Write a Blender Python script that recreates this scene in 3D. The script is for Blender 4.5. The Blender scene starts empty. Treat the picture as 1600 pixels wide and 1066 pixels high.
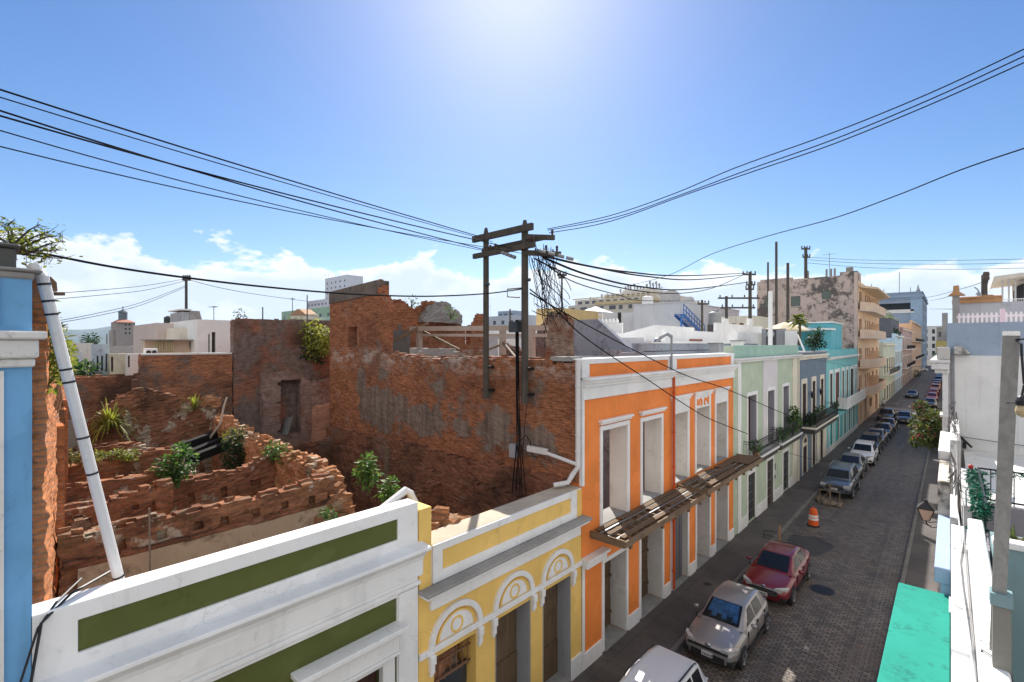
import bpy, bmesh, math, random
from mathutils import Vector, Matrix, noise
random.seed(7)
R = math.radians
SC = bpy.context.scene
COL = SC.collection
# ------------------------------------------------------------------ camera maths (surveyed from the street's vanishing points)
FPX, HCAM, YH = 750.0, 10.2, 538.0
TH = math.atan(686/750.0); SI, CO = math.sin(TH), math.cos(TH)
def ray(x, y):
    a = (x-800)/FPX
    return (-SI+CO*a, CO+SI*a, (YH-y)/FPX)
def PX(x, y, X=-8.4):
    d = ray(x, y); t = X/d[0]; return Vector((X, t*d[1], HCAM+t*d[2]))
def PY(x, y, Y):
    d = ray(x, y); t = Y/d[1]; return Vector((t*d[0], Y, HCAM+t*d[2]))
def PZ(x, y, Z):
    d = ray(x, y); t = (Z-HCAM)/d[2]; return Vector((t*d[0], t*d[1], Z))
def PT(x, y, t):
    d = ray(x, y); return Vector((t*d[0], t*d[1], HCAM+t*d[2]))
def colY(x, X=-8.4): return PX(x, YH, X).y

# ------------------------------------------------------------------ object helpers
def tag(o, label=None, cat=None, group=None, kind=None):
    if label: o['label'] = label
    if cat: o['category'] = cat
    if group: o['group'] = group
    if kind: o['kind'] = kind
    return o
def empty(name, loc=(0, 0, 0), rz=0, label=None, cat=None, group=None):
    o = bpy.data.objects.new(name, None); COL.objects.link(o)
    o.location = loc; o.rotation_euler = (0, 0, rz); o.empty_display_size = .2
    return tag(o, label, cat, group)
def kids(o): return [c for c in bpy.data.objects if c.parent == o]
def copy_tree(o, parent=None, swap=None):
    c = o.copy(); COL.objects.link(c)
    if parent is not None: c.parent = parent
    if swap and c.type == 'MESH':
        for s in c.material_slots:
            if s.material in swap:
                m = swap[s.material]; s.link = 'OBJECT'; s.material = m
    for ch in kids(o): copy_tree(ch, c, swap)
    return c

class MB:
    def __init__(self): self.v = []; self.f = []; self.mi = []; self.m = 0
    def add(self, vs, fs):
        b = len(self.v); self.v += [tuple(p) for p in vs]
        for f in fs: self.f.append(tuple(b+i for i in f)); self.mi.append(self.m)
    def box(self, x0, x1, y0, y1, z0, z1):
        if x0 > x1: x0, x1 = x1, x0
        if y0 > y1: y0, y1 = y1, y0
        if z0 > z1: z0, z1 = z1, z0
        self.add([(x0,y0,z0),(x1,y0,z0),(x1,y1,z0),(x0,y1,z0),(x0,y0,z1),(x1,y0,z1),(x1,y1,z1),(x0,y1,z1)],
                 [(0,3,2,1),(4,5,6,7),(0,1,5,4),(1,2,6,5),(2,3,7,6),(3,0,4,7)])
        return self
    def bar(self, p, q, w, h=None, up=(0,0,1)):
        p, q = Vector(p), Vector(q); h = h or w
        d = (q-p).normalized(); u = Vector(up)
        if abs(d.dot(u)) > .98: u = Vector((0, 1, 0))
        s = d.cross(u).normalized()*w/2; u = s.cross(d).normalized()*h/2
        self.add([p-s-u,p+s-u,p+s+u,p-s+u,q-s-u,q+s-u,q+s+u,q-s+u],
                 [(0,1,2,3),(7,6,5,4),(0,4,5,1),(1,5,6,2),(2,6,7,3),(3,7,4,0)])
        return self
    def tube(self, pts, r, n=6, cap=True):
        pts = [Vector(p) for p in pts]; k = len(pts)
        rs = r if isinstance(r, (list, tuple)) else [r]*k
        vs = []; prev = None
        for i, p in enumerate(pts):
            d = (pts[min(i+1, k-1)]-pts[max(i-1, 0)])
            d = d.normalized() if d.length > 1e-9 else Vector((0, 0, 1))
            if prev is None:
                u = Vector((0, 0, 1)) if abs(d.z) < .9 else Vector((1, 0, 0))
            else: u = prev
            u = (u-d*u.dot(d)); u = u.normalized() if u.length > 1e-6 else d.orthogonal().normalized()
            prev = u; w = d.cross(u)
            for j in range(n):
                a = 2*math.pi*j/n; vs.append(p+(u*math.cos(a)+w*math.sin(a))*rs[i])
        fs = [(i*n+j, i*n+(j+1) % n, (i+1)*n+(j+1) % n, (i+1)*n+j) for i in range(k-1) for j in range(n)]
        if cap: fs += [tuple(range(n-1, -1, -1)), tuple((k-1)*n+j for j in range(n))]
        self.add(vs, fs); return self
    def cyl(self, c, r, z0, z1, n=16, r2=None):
        return self.tube([(c[0], c[1], z0), (c[0], c[1], z1)], [r, r if r2 is None else r2], n)
    def lathe(self, c, prof, n=16):
        vs = []; k = len(prof)
        for r, z in prof:
            for j in range(n):
                a = 2*math.pi*j/n; vs.append((c[0]+r*math.cos(a), c[1]+r*math.sin(a), c[2]+z))
        fs = [(i*n+j, i*n+(j+1) % n, (i+1)*n+(j+1) % n, (i+1)*n+j) for i in range(k-1) for j in range(n)]
        fs += [tuple(range(n-1, -1, -1)), tuple((k-1)*n+j for j in range(n))]
        self.add(vs, fs); return self
    def prism(self, poly, fn, d0, d1):
        """poly: list of (a,b); fn(a,b,d) -> point"""
        n = len(poly)
        vs = [fn(a, b, d0) for a, b in poly]+[fn(a, b, d1) for a, b in poly]
        fs = [tuple(range(n-1, -1, -1)), tuple(range(n, 2*n))]+[(i, (i+1) % n, n+(i+1) % n, n+i) for i in range(n)]
        self.add(vs, fs); return self
    def ring(self, outer, inner, fn, d0, d1):
        """flat ring between two equally long open outlines, given thickness"""
        n = len(outer)
        vs = [fn(a, b, d0) for a, b in outer]+[fn(a, b, d0) for a, b in inner]+[fn(a, b, d1) for a, b in outer]+[fn(a, b, d1) for a, b in inner]
        fs = []
        for i in range(n-1):
            fs += [(i, i+1, n+i+1, n+i), (2*n+i, 3*n+i, 3*n+i+1, 2*n+i+1), (i, 2*n+i, 2*n+i+1, i+1), (n+i, n+i+1, 3*n+i+1, 3*n+i)]
        fs += [(0, n, 3*n, 2*n), (n-1, 3*n-1, 4*n-1, 2*n-1)]
        self.add(vs, fs); return self
    def build(self, name, mat, parent=None, smooth=False, bevel=0, subsurf=0, local=True):
        me = bpy.data.meshes.new(name)
        me.from_pydata([tuple(v) for v in self.v], [], self.f)
        mats = mat if isinstance(mat, (list, tuple)) else [mat]
        for m in mats: me.materials.append(m)
        if len(mats) > 1:
            for p, i in zip(me.polygons, self.mi): p.material_index = i
        bm = bmesh.new(); bm.from_mesh(me); bmesh.ops.recalc_face_normals(bm, faces=bm.faces); bm.to_mesh(me); bm.free()
        if smooth:
            for p in me.polygons: p.use_smooth = True
        o = bpy.data.objects.new(name, me); COL.objects.link(o)
        if parent is not None: o.parent = parent
        if bevel:
            b = o.modifiers.new('bevel', 'BEVEL'); b.width = bevel; b.segments = 1; b.limit_method = 'ANGLE'; b.angle_limit = R(50)
        if subsurf:
            s = o.modifiers.new('sub', 'SUBSURF'); s.levels = subsurf; s.render_levels = subsurf
        return o
def box(name, mat, parent, *a, bevel=0): return MB().box(*a).build(name, mat, parent, bevel=bevel)

def cells(mb, ul, zl, solid, fn, d0, d1, jit=None):
    """wall made of cells; only outer faces. fn(u,d,z) -> point. jit(i,k,s) -> offset vector"""
    nu, nz = len(ul)-1, len(zl)-1
    S = [[solid((ul[i]+ul[i+1])/2, (zl[k]+zl[k+1])/2) for k in range(nz)] for i in range(nu)]
    idx = {}
    vs = []; fs = []
    def V(i, k, s):
        key = (i, k, s)
        if key not in idx:
            p = Vector(fn(ul[i], d1 if s else d0, zl[k]))
            if jit: p += Vector(jit(i, k, s, p))
            idx[key] = len(vs); vs.append(p)
        return idx[key]
    g = lambda i, k: 0 <= i < nu and 0 <= k < nz and S[i][k]
    for i in range(nu):
        for k in range(nz):
            if not S[i][k]: continue
            for s in (0, 1): fs.append((V(i,k,s), V(i+1,k,s), V(i+1,k+1,s), V(i,k+1,s)))
            if not g(i-1,k): fs.append((V(i,k,0), V(i,k+1,0), V(i,k+1,1), V(i,k,1)))
            if not g(i+1,k): fs.append((V(i+1,k,0), V(i+1,k+1,0), V(i+1,k+1,1), V(i+1,k,1)))
            if not g(i,k-1): fs.append((V(i,k,0), V(i+1,k,0), V(i+1,k,1), V(i,k,1)))
            if not g(i,k+1): fs.append((V(i,k+1,0), V(i+1,k+1,0), V(i+1,k+1,1), V(i,k+1,1)))
    mb.add(vs, fs)
def lines(a, b, extra, step=None):
    s = {round(a, 4), round(b, 4)}
    for e in extra:
        if a < e < b: s.add(round(e, 4))
    s = sorted(s)
    if step:
        o = [s[0]]
        for p, q in zip(s, s[1:]):
            n = max(1, round((q-p)/step))
            o += [p+(q-p)*(j+1)/n for j in range(n)]
        s = o
    return s
def slab_wall(mb, X, th, y0, y1, z0, z1, openings):
    """facade slab with front at X, thickness th away from the street (sign of th)"""
    ul = lines(y0, y1, [e for o in openings for e in o[:2]])
    zl = lines(z0, z1, [e for o in openings for e in o[2:4]])
    def solid(u, z): return not any(o[0] < u < o[1] and o[2] < z < o[3] for o in openings)
    cells(mb, ul, zl, solid, lambda u, d, z: (X+d, u, z), 0, th)
def slab_wallY(mb, Y, th, x0, x1, z0, z1, openings):
    ul = lines(x0, x1, [e for o in openings for e in o[:2]])
    zl = lines(z0, z1, [e for o in openings for e in o[2:4]])
    def solid(u, z): return not any(o[0] < u < o[1] and o[2] < z < o[3] for o in openings)
    cells(mb, ul, zl, solid, lambda u, d, z: (u, Y+d, z), 0, th)
def interp(prof, u):
    if u <= prof[0][0]: return prof[0][1]
    for (a, b), (c, d) in zip(prof, prof[1:]):
        if u <= c: return b+(d-b)*(u-a)/max(c-a, 1e-6)
    return prof[-1][1]
def ruin_wall(mb, p0, p1, th, prof, z0=0, holes=(), rough=.16, du=.24, dz=.11, amp=.03, seed=0, pockets=()):
    """broken masonry: brick-sized cells between ground points p0 and p1; prof = [(distance, top z)]"""
    du *= .68; dz *= .66; rough *= .75; amp *= 1.25
    p0, p1 = Vector((p0[0], p0[1], 0)), Vector((p1[0], p1[1], 0))
    L = (p1-p0).length; d = (p1-p0)/L; nrm = Vector((-d.y, d.x, 0))
    zt = max(z for _, z in prof)+.5
    ul = lines(0, L, [], du); zl = lines(z0, zt, [], dz)
    LY = [0.0]; lay = [0]
    def solid(u, z):
        top = interp(prof, u)+LY[0]+rough*(noise.noise(Vector((u*1.3, seed*7.1, 0)))*1.3+noise.noise(Vector((u*4.9, seed*3.7, 2)))*1.1+noise.noise(Vector((u*13.3, seed*1.7, 4+lay[0]*3.3)))*.8+noise.noise(Vector((u*2.9, seed*2.3, lay[0]*5.1)))*.7)
        if z > top: return False
        if lay[0] == 0 and any(h[0] < u < h[1] and h[2] < z < h[3] for h in pockets): return False
        for h in holes:
            e = .07*noise.noise(Vector((u*4, z*4, seed)))
            if len(h) == 4:
                if h[0]+e < u < h[1]+e and h[2]+e < z < h[3]+e: return False
            else:   # arched
                if h[0] < u < h[1] and h[2] < z:
                    c = (h[0]+h[1])/2; r = (h[1]-h[0])/2
                    if z < h[3]+math.sqrt(max(0, r*r-(u-c)**2)): return False
        return True
    def jit(i, k, s, p):
        n = noise.noise_vector(Vector((p.x*2.3+seed, p.y*2.3, p.z*2.9)))
        m = noise.noise_vector(Vector((p.x*9.1+seed, p.y*9.1, p.z*9.9)))
        return n*amp*1.2+m*amp
    nl = 3 if th >= .34 and rough > .02 else 1
    for k in range(nl):
        lay[0] = k; LY[0] = (0, .05, -.02)[k]*(rough > .02)
        cells(mb, ul, zl, solid, lambda u, e, z: tuple(p0+d*u+nrm*e+Vector((0, 0, z))), -th/2+th*k/nl, -th/2+th*(k+1)/nl, jit)
    return mb

# ------------------------------------------------------------------ materials
MATS = {}
def nt(name):
    m = bpy.data.materials.new(name); m.use_nodes = True
    t = m.node_tree; b = t.nodes['Principled BSDF']
    return m, t, b
class N:
    def __init__(self, t): self.t = t
    def n(self, ty, **k):
        x = self.t.nodes.new(ty)
        for a, v in k.items():
            if a in x.inputs.keys() if isinstance(a, str) else False: x.inputs[a].default_value = v
            else: setattr(x, a, v)
        return x
    def l(self, a, b): self.t.links.new(a, b)
    def obj(self): return self.n('ShaderNodeTexCoord').outputs['Object']
    def mapn(self, v, scale=(1,1,1), rot=(0,0,0), loc=(0,0,0)):
        m = self.n('ShaderNodeMapping'); self.l(v, m.inputs['Vector'])
        m.inputs['Scale'].default_value = scale; m.inputs['Rotation'].default_value = rot; m.inputs['Location'].default_value = loc
        return m.outputs[0]
    def noise(self, v, scale, detail=6, rough=.6, dist=0):
        x = self.n('ShaderNodeTexNoise'); self.l(v, x.inputs['Vector'])
        x.inputs['Scale'].default_value = scale; x.inputs['Detail'].default_value = detail
        x.inputs['Roughness'].default_value = rough; x.inputs['Distortion'].default_value = dist
        return x.outputs['Fac']
    def ramp(self, f, a, b, va=0, vb=1):
        x = self.n('ShaderNodeMapRange'); self.l(f, x.inputs[0])
        for i, v in enumerate((a, b, va, vb)): x.inputs[i+1].default_value = v
        return x.outputs[0]
    def mix(self, f, a, b, mode='MIX'):
        x = self.n('ShaderNodeMix'); x.data_type = 'RGBA'; x.blend_type = mode
        for s, v in ((0, f), (6, a), (7, b)):
            if hasattr(v, 'is_linked') or hasattr(v, 'links'): self.l(v, x.inputs[s])
            else: x.inputs[s].default_value = (v if s == 0 else (*v, 1) if len(v) == 3 else v)
        return x.outputs[2]
    def math(self, op, a, b=None):
        x = self.n('ShaderNodeMath'); x.operation = op
        for i, v in enumerate((a, b)):
            if v is None: continue
            if hasattr(v, 'links'): self.l(v, x.inputs[i])
            else: x.inputs[i].default_value = v
        return x.outputs[0]
    def bump(self, h, b, strength=.3, dist=.02):
        x = self.n('ShaderNodeBump'); self.l(h, x.inputs['Height'])
        x.inputs['Strength'].default_value = strength; x.inputs['Distance'].default_value = dist
        self.l(x.outputs[0], b.inputs['Normal'])

def paint(name, col, rough=.75, var=.12, dirt=.25, dirtcol=(.12,.11,.10), streak=.25, bump=.12, scale=1.0, spec=.3):
    """painted stucco: slight tone drift, speckle dirt and rain streaks with shapes of their own"""
    if name in MATS: return MATS[name]
    m, t, b = nt(name); q = N(t); o = q.obj()
    n1 = q.noise(o, .9*scale, 5, .6); n2 = q.noise(o, 7*scale, 6, .7)
    st = q.noise(q.mapn(o, (3.2*scale, 3.2*scale, .22*scale)), 1.6, 5, .65)
    c = q.mix(q.ramp(n1, .3, .7), [x*(1-var) for x in col], [min(1, x*(1+var*.6)) for x in col])
    c = q.mix(q.math('MULTIPLY', q.ramp(n2, .58, .8), dirt), c, dirtcol)
    c = q.mix(q.math('MULTIPLY', q.ramp(st, .55, .85), streak), c, dirtcol)
    if bump > 0:   # repaired patches and hairline cracks
        rp = q.ramp(q.noise(q.mapn(o, loc=(3.3, 7.7, 1.9)), .75*scale, 3, .45), .585, .60)
        c = q.mix(q.math('MULTIPLY', rp, .55), c, [min(1, x*1.07+.012) for x in col])
        vo = q.n('ShaderNodeTexVoronoi'); vo.feature = 'DISTANCE_TO_EDGE'; vo.inputs['Scale'].default_value = .8*scale
        vd = q.n('ShaderNodeTexNoise'); q.l(o, vd.inputs['Vector']); vd.inputs['Scale'].default_value = 2.2*scale; vd.inputs['Detail'].default_value = 6
        vm = q.n('ShaderNodeVectorMath'); vm.operation = 'MULTIPLY_ADD'; q.l(vd.outputs['Color'], vm.inputs[0]); vm.inputs[1].default_value = (.55, .55, .55); q.l(o, vm.inputs[2]); q.l(vm.outputs[0], vo.inputs['Vector'])
        ck = q.math('MULTIPLY', q.ramp(vo.outputs['Distance'], .010, .003), q.ramp(q.noise(q.mapn(o, loc=(5, 2, 9)), .5*scale, 3), .50, .60))
        c = q.mix(q.math('MULTIPLY', ck, .28), c, [x*.45 for x in col])
    q.l(c, b.inputs['Base Color'])
    b.inputs['Roughness'].default_value = rough; b.inputs['Specular IOR Level'].default_value = spec
    q.bump(q.noise(o, 38*scale, 4, .6), b, bump, .012)
    MATS[name] = m; return m
def plain(name, col, rough=.6, metal=0, spec=.5, var=.1, scale=6, bump=0, coat=0):
    if name in MATS: return MATS[name]
    m, t, b = nt(name); q = N(t); o = q.obj()
    n1 = q.noise(o, scale, 5, .6)
    q.l(q.mix(q.ramp(n1, .3, .7), [x*(1-var) for x in col], [min(1, x*(1+var)) for x in col]), b.inputs['Base Color'])
    b.inputs['Roughness'].default_value = rough; b.inputs['Metallic'].default_value = metal; b.inputs['Specular IOR Level'].default_value = spec
    if coat: b.inputs['Coat Weight'].default_value = coat; b.inputs['Coat Roughness'].default_value = .05
    if bump: q.bump(q.noise(o, scale*8, 4, .6), b, bump, .01)
    MATS[name] = m; return m
def weathered(name, col, stain=(.09,.08,.075), amount=.5, lo=.48, hi=.62, scale=.5, rust=None):
    """old wall paint eaten by black mould in clustered blotches and drips"""
    if name in MATS: return MATS[name]
    m, t, b = nt(name); q = N(t); o = q.obj()
    big = q.noise(o, scale, 4, .55); fine = q.noise(o, scale*5, 8, .72)
    st = q.noise(q.mapn(o, (2.2, 2.2, .18)), 1.3, 5, .65)
    mask = q.math('ADD', q.math('MULTIPLY', big, .45), q.math('MULTIPLY', fine, .55))
    c = q.mix(q.ramp(q.noise(o, .7, 4), .3, .7), [x*.86 for x in col], col)
    c = q.mix(q.math('MULTIPLY', q.ramp(mask, lo, hi), amount), c, stain)
    c = q.mix(q.math('MULTIPLY', q.ramp(st, .55, .8), .35), c, [x*.45 for x in col])
    if rust: c = q.mix(q.math('MULTIPLY', q.ramp(q.noise(q.mapn(o, (1.1,1.1,.2)), .8, 4), .6, .7), .5), c, rust)
    q.l(c, b.inputs['Base Color']); b.inputs['Roughness'].default_value = .9; b.inputs['Specular IOR Level'].default_value = .15
    q.bump(fine, b, .3, .02)
    MATS[name] = m; return m
def brick(name, c1=(.33,.115,.042), c2=(.20,.068,.03), mortar=(.20,.13,.085), plaster=(.26,.20,.16), pl=.62, plw=.08, dark=.5, seed=0, soot=(.035,.026,.022), white=0.0, moss=0.0, psc=.55, blobs=(), bloom=None):
    """old brickwork: courses lost under blotches, islands of render, soot, lime bloom, moss"""
    if name in MATS: return MATS[name]
    m, t, b = nt(name); q = N(t); o = q.obj()
    sep = q.n('ShaderNodeSeparateXYZ'); q.l(o, sep.inputs[0])
    g = q.n('ShaderNodeNewGeometry'); ns = q.n('ShaderNodeSeparateXYZ'); q.l(g.outputs['True Normal'], ns.inputs[0])
    f = q.math('GREATER_THAN', q.math('ABSOLUTE', ns.outputs[0]), q.math('ABSOLUTE', ns.outputs[1]))
    u = q.math('ADD', q.math('MULTIPLY', sep.outputs[1], f), q.math('MULTIPLY', sep.outputs[0], q.math('SUBTRACT', 1.0, f)))
    cv = q.n('ShaderNodeCombineXYZ'); q.l(u, cv.inputs[0]); q.l(sep.outputs[2], cv.inputs[1])
    wob = q.n('ShaderNodeTexNoise'); q.l(o, wob.inputs['Vector']); wob.inputs['Scale'].default_value = 1.6; wob.inputs['Detail'].default_value = 4
    va = q.n('ShaderNodeVectorMath'); va.operation = 'MULTIPLY_ADD'
    q.l(wob.outputs['Color'], va.inputs[0]); va.inputs[1].default_value = (.10, .10, 0); q.l(cv.outputs[0], va.inputs[2])
    bt = q.n('ShaderNodeTexBrick'); q.l(va.outputs[0], bt.inputs['Vector'])
    bt.inputs['Scale'].default_value = 1.0; bt.inputs['Brick Width'].default_value = .30; bt.inputs['Row Height'].default_value = .085
    bt.inputs['Mortar Size'].default_value = .014; bt.inputs['Mortar Smooth'].default_value = .35
    bt.inputs['Color1'].default_value = (*c1, 1); bt.inputs['Color2'].default_value = (*c2, 1); bt.inputs['Mortar'].default_value = (*mortar, 1)
    off = q.mapn(o, loc=(seed*3.1, seed*1.7, seed*.9))
    n_s = q.noise(off, 9, 8, .75); n_m = q.noise(off, 1.7, 8, .68); n_b = q.noise(off, .33, 5, .6); n_c = q.noise(q.mapn(o, (1,1,1), loc=(9+seed,4,2)), psc, 7, .66)
    c = q.mix(q.ramp(n_s, .3, .72), bt.outputs['Color'], [x*1.35 for x in c1], 'MIX')
    c = q.mix(.45, bt.outputs['Color'], c)
    crs = q.noise(q.mapn(off, (3.0, 3.0, 10)), 1.2, 6, .66)
    c = q.mix(q.math('MULTIPLY', q.ramp(crs, .52, .62), .5), c, [x*.42 for x in c2])
    c = q.mix(q.math('MULTIPLY', q.ramp(crs, .46, .36), .35), c, [min(1, x*1.5) for x in c1])
    c = q.mix(q.math('MULTIPLY', q.ramp(n_m, .54, .68), .55), c, [x*.36 for x in c2])
    c = q.mix(q.math('MULTIPLY', q.ramp(n_b, .5, .66), dark), c, soot)
    if white: c = q.mix(q.math('MULTIPLY', q.ramp(q.noise(q.mapn(o, loc=(3,seed,8)), 1.1, 8, .7), .58, .66), white), c, (.48,.40,.34))
    pm = q.ramp(n_c, pl, pl+plw)
    pcol = q.mix(q.ramp(q.noise(off, 4, 6), .35, .7), plaster, [x*.5 for x in plaster])
    c = q.mix(pm, c, pcol)
    if blobs:      # islands of old render still clinging to the face, at the places measured on the wall
        best = None
        for cx_, cz_, rx_, rz_ in blobs:
            dx_ = q.math('DIVIDE', q.math('SUBTRACT', u, cx_), rx_); dz_ = q.math('DIVIDE', q.math('SUBTRACT', sep.outputs[2], cz_), rz_)
            k_ = q.math('SUBTRACT', 1.0, q.math('SQRT', q.math('ADD', q.math('MULTIPLY', dx_, dx_), q.math('MULTIPLY', dz_, dz_))))
            best = k_ if best is None else q.math('MAXIMUM', best, k_)
        rag = q.math('ADD', q.noise(off, 1.1, 9, .7), q.math('MULTIPLY', q.noise(off, 4.5, 6, .7), .35))
        bm_ = q.ramp(q.math('ADD', best, q.math('MULTIPLY', q.math('SUBTRACT', rag, .68), 2.6)), .16, .30)
        stk = q.noise(q.mapn(o, (3.5, 3.5, .35)), 1.4, 6, .65)
        rc = q.mix(q.ramp(stk, .35, .7), [x*1.15 for x in plaster], [x*.45 for x in plaster])
        c = q.mix(q.math('MULTIPLY', bm_, .9), c, rc); pm = q.math('MAXIMUM', pm, bm_)
    if bloom:
        zb_ = q.math('MULTIPLY', q.math('MULTIPLY', q.ramp(sep.outputs[2], bloom[0], bloom[1]), q.ramp(sep.outputs[2], 10.1, 9.75)), q.ramp(q.noise(q.mapn(off, (1, 1, 1.6)), 1.6, 8, .7), .48, .6))
        c = q.mix(q.math('MULTIPLY', zb_, .7), c, (.50,.42,.36))
    if moss: c = q.mix(q.math('MULTIPLY', q.ramp(q.noise(q.mapn(o, loc=(1,5,seed)), 1.3, 6, .65), .55, .66), moss), c, (.06,.075,.02))
    q.l(c, b.inputs['Base Color']); b.inputs['Roughness'].default_value = .95; b.inputs['Specular IOR Level'].default_value = .1
    h = q.math('ADD', q.math('MULTIPLY', q.math('SUBTRACT', 1.0, bt.outputs['Fac']), .7), q.math('MULTIPLY', n_s, 1.1))
    h = q.math('ADD', h, q.math('MULTIPLY', pm, .6))
    q.bump(h, b, .75, .035)
    MATS[name] = m; return m
def wood(name, c1=(.20,.125,.07), c2=(.09,.055,.03), scale=1.0, rough=.8, axis=2):
    if name in MATS: return MATS[name]
    m, t, b = nt(name); q = N(t); o = q.obj()
    s = [14*scale]*3; s[axis] = .8*scale
    n1 = q.noise(q.mapn(o, s), 1.5, 6, .65, .6); n2 = q.noise(o, 2.2, 4)
    c = q.mix(q.ramp(n1, .3, .7), c1, c2); c = q.mix(q.math('MULTIPLY', q.ramp(n2, .5, .75), .5), c, [x*.5 for x in c2])
    q.l(c, b.inputs['Base Color']); b.inputs['Roughness'].default_value = rough; b.inputs['Specular IOR Level'].default_value = .2
    q.bump(n1, b, .4, .01); MATS[name] = m; return m
def leafmat(name, a, bcol, hi):
    if name in MATS: return MATS[name]
    m, t, b = nt(name); q = N(t); g = q.n('ShaderNodeNewGeometry')
    c = q.mix(q.ramp(g.outputs['Random Per Island'], 0, 1), a, bcol)
    c = q.mix(q.ramp(g.outputs['Random Per Island'], .78, 1), c, hi)
    q.l(c, b.inputs['Base Color']); b.inputs['Roughness'].default_value = .55
    tr = q.n('ShaderNodeBsdfTranslucent'); q.l(c, tr.inputs['Color'])
    mx = q.n('ShaderNodeMixShader'); mx.inputs[0].default_value = .55
    q.l(b.outputs[0], mx.inputs[1]); q.l(tr.outputs[0], mx.inputs[2])
    q.l(mx.outputs[0], t.nodes['Material Output'].inputs[0]); MATS[name] = m; return m
def glass(name, col=(.015,.02,.025), rough=.05):
    return plain(name, col, rough, 0, .6, .2, 1.5)
def leaf(mb, p, size, d=None):
    """one pointed leaf: a bent quad pair"""
    d = Vector(d) if d is not None else Vector((random.gauss(0,1), random.gauss(0,1), random.gauss(0,.7)))
    if d.length < 1e-3: d = Vector((1, 0, 0))
    d.normalize(); s = d.cross(Vector((random.gauss(0,.5), random.gauss(0,.5), 1))); s.normalize(); n = s.cross(d)
    p = Vector(p); w = size*random.uniform(.22, .36); L = size*random.choice((.5, .7, .9, 1.0, 1.2, 1.45))*random.uniform(.85, 1.15)
    mb.add([p, p+d*L*.5+s*w-n*.06*L, p+d*L-n*.18*L, p+d*L*.5-s*w-n*.06*L], [(0,1,2,3)])
def foliage_blob(mb, c, r, n, size, flat=1.0):
    c = Vector(c)
    for _ in range(n):
        v = Vector((random.gauss(0,1), random.gauss(0,1), random.gauss(0,1))); v.normalize()
        rad = random.random()**.45
        p = c+Vector((v.x*r*rad, v.y*r*rad, v.z*r*rad*flat))
        leaf(mb, p, size, v+Vector((0, 0, -.2))+Vector((random.gauss(0,.6), random.gauss(0,.6), random.gauss(0,.5))))
def sag(p, q, s, n=14):
    p, q = Vector(p), Vector(q)
    return [p.lerp(q, i/n)-Vector((0, 0, 4*s*(i/n)*(1-i/n))) for i in range(n+1)]
HAZE = .00010
# ================================================================== world, sun, camera
SUN_EL, SUN_AZ = R(41.5), math.atan2(-.672, .741)        # azimuth from +Y towards +X
w = bpy.data.worlds.new("World"); SC.world = w; w.use_nodes = True
t = w.node_tree; q = N(t); bg = t.nodes['Background']; bg.inputs['Strength'].default_value = .1
sky = t.nodes.new('ShaderNodeTexSky'); sky.sky_type = 'NISHITA'; sky.sun_disc = False
sky.sun_elevation = SUN_EL; sky.sun_rotation = SUN_AZ; sky.altitude = 10; sky.air_density = 1.0; sky.dust_density = .38; sky.ozone_density = 3.2
gen = t.nodes.new('ShaderNodeTexCoord').outputs['Generated']
sp = t.nodes.new('ShaderNodeSeparateXYZ'); t.links.new(gen, sp.inputs[0])
wv = q.mapn(gen, (1, 1, 2.1))
n1 = q.noise(wv, 6.2, 10, .58, .15); n2 = q.noise(q.mapn(gen, (1, 1, 2.6), loc=(.09, -.03, .17)), 5.2, 8, .62)
# cumulus bank low over the horizon on the left and ahead, thinning to the right
az = q.math('ADD', q.math('MULTIPLY', sp.outputs[0], -.80), q.math('MULTIPLY', sp.outputs[1], .60))
side = q.ramp(az, .25, .80, -.13, .10)
lift = q.ramp(sp.outputs[2], .10, .22, .13, -.34)
dens = q.math('ADD', q.math('ADD', n1, side), lift)
mask = q.ramp(dens, .497, .547)
low = q.ramp(sp.outputs[2], -.01, .03)
mask = q.math('MULTIPLY', mask, low)
# unseen white cloud added behind the viewer to fill the shaded fronts with light
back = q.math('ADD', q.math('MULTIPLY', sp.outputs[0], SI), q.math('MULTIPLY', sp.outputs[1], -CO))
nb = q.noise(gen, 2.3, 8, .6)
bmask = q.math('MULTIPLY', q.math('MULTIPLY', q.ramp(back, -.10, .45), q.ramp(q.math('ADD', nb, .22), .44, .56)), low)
ccol = q.mix(q.ramp(q.math('ADD', q.math('MULTIPLY', n2, .6), q.math('MULTIPLY', q.ramp(dens, .5, .75), .4)), .30, .62), (6.5, 6.6, 6.7), (4.4, 4.95, 5.7))
hs = t.nodes.new('ShaderNodeHueSaturation'); hs.inputs['Hue'].default_value = .506; hs.inputs['Saturation'].default_value = 1.26; hs.inputs['Value'].default_value = .74; t.links.new(sky.outputs[0], hs.inputs['Color'])
c = q.mix(q.math('MULTIPLY', mask, .95), hs.outputs[0], ccol)
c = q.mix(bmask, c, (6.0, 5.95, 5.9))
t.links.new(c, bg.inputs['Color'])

sun = bpy.data.lights.new('sun', 'SUN'); sun.energy = 4.6; sun.angle = R(.53); sun.color = (1, .95, .87)
so = bpy.data.objects.new('sun', sun); COL.objects.link(so)
sd = Vector((math.sin(SUN_AZ)*math.cos(SUN_EL), math.cos(SUN_AZ)*math.cos(SUN_EL), math.sin(SUN_EL)))
so.rotation_euler = sd.to_track_quat('Z', 'Y').to_euler(); so.location = (0, 0, 60)

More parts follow.
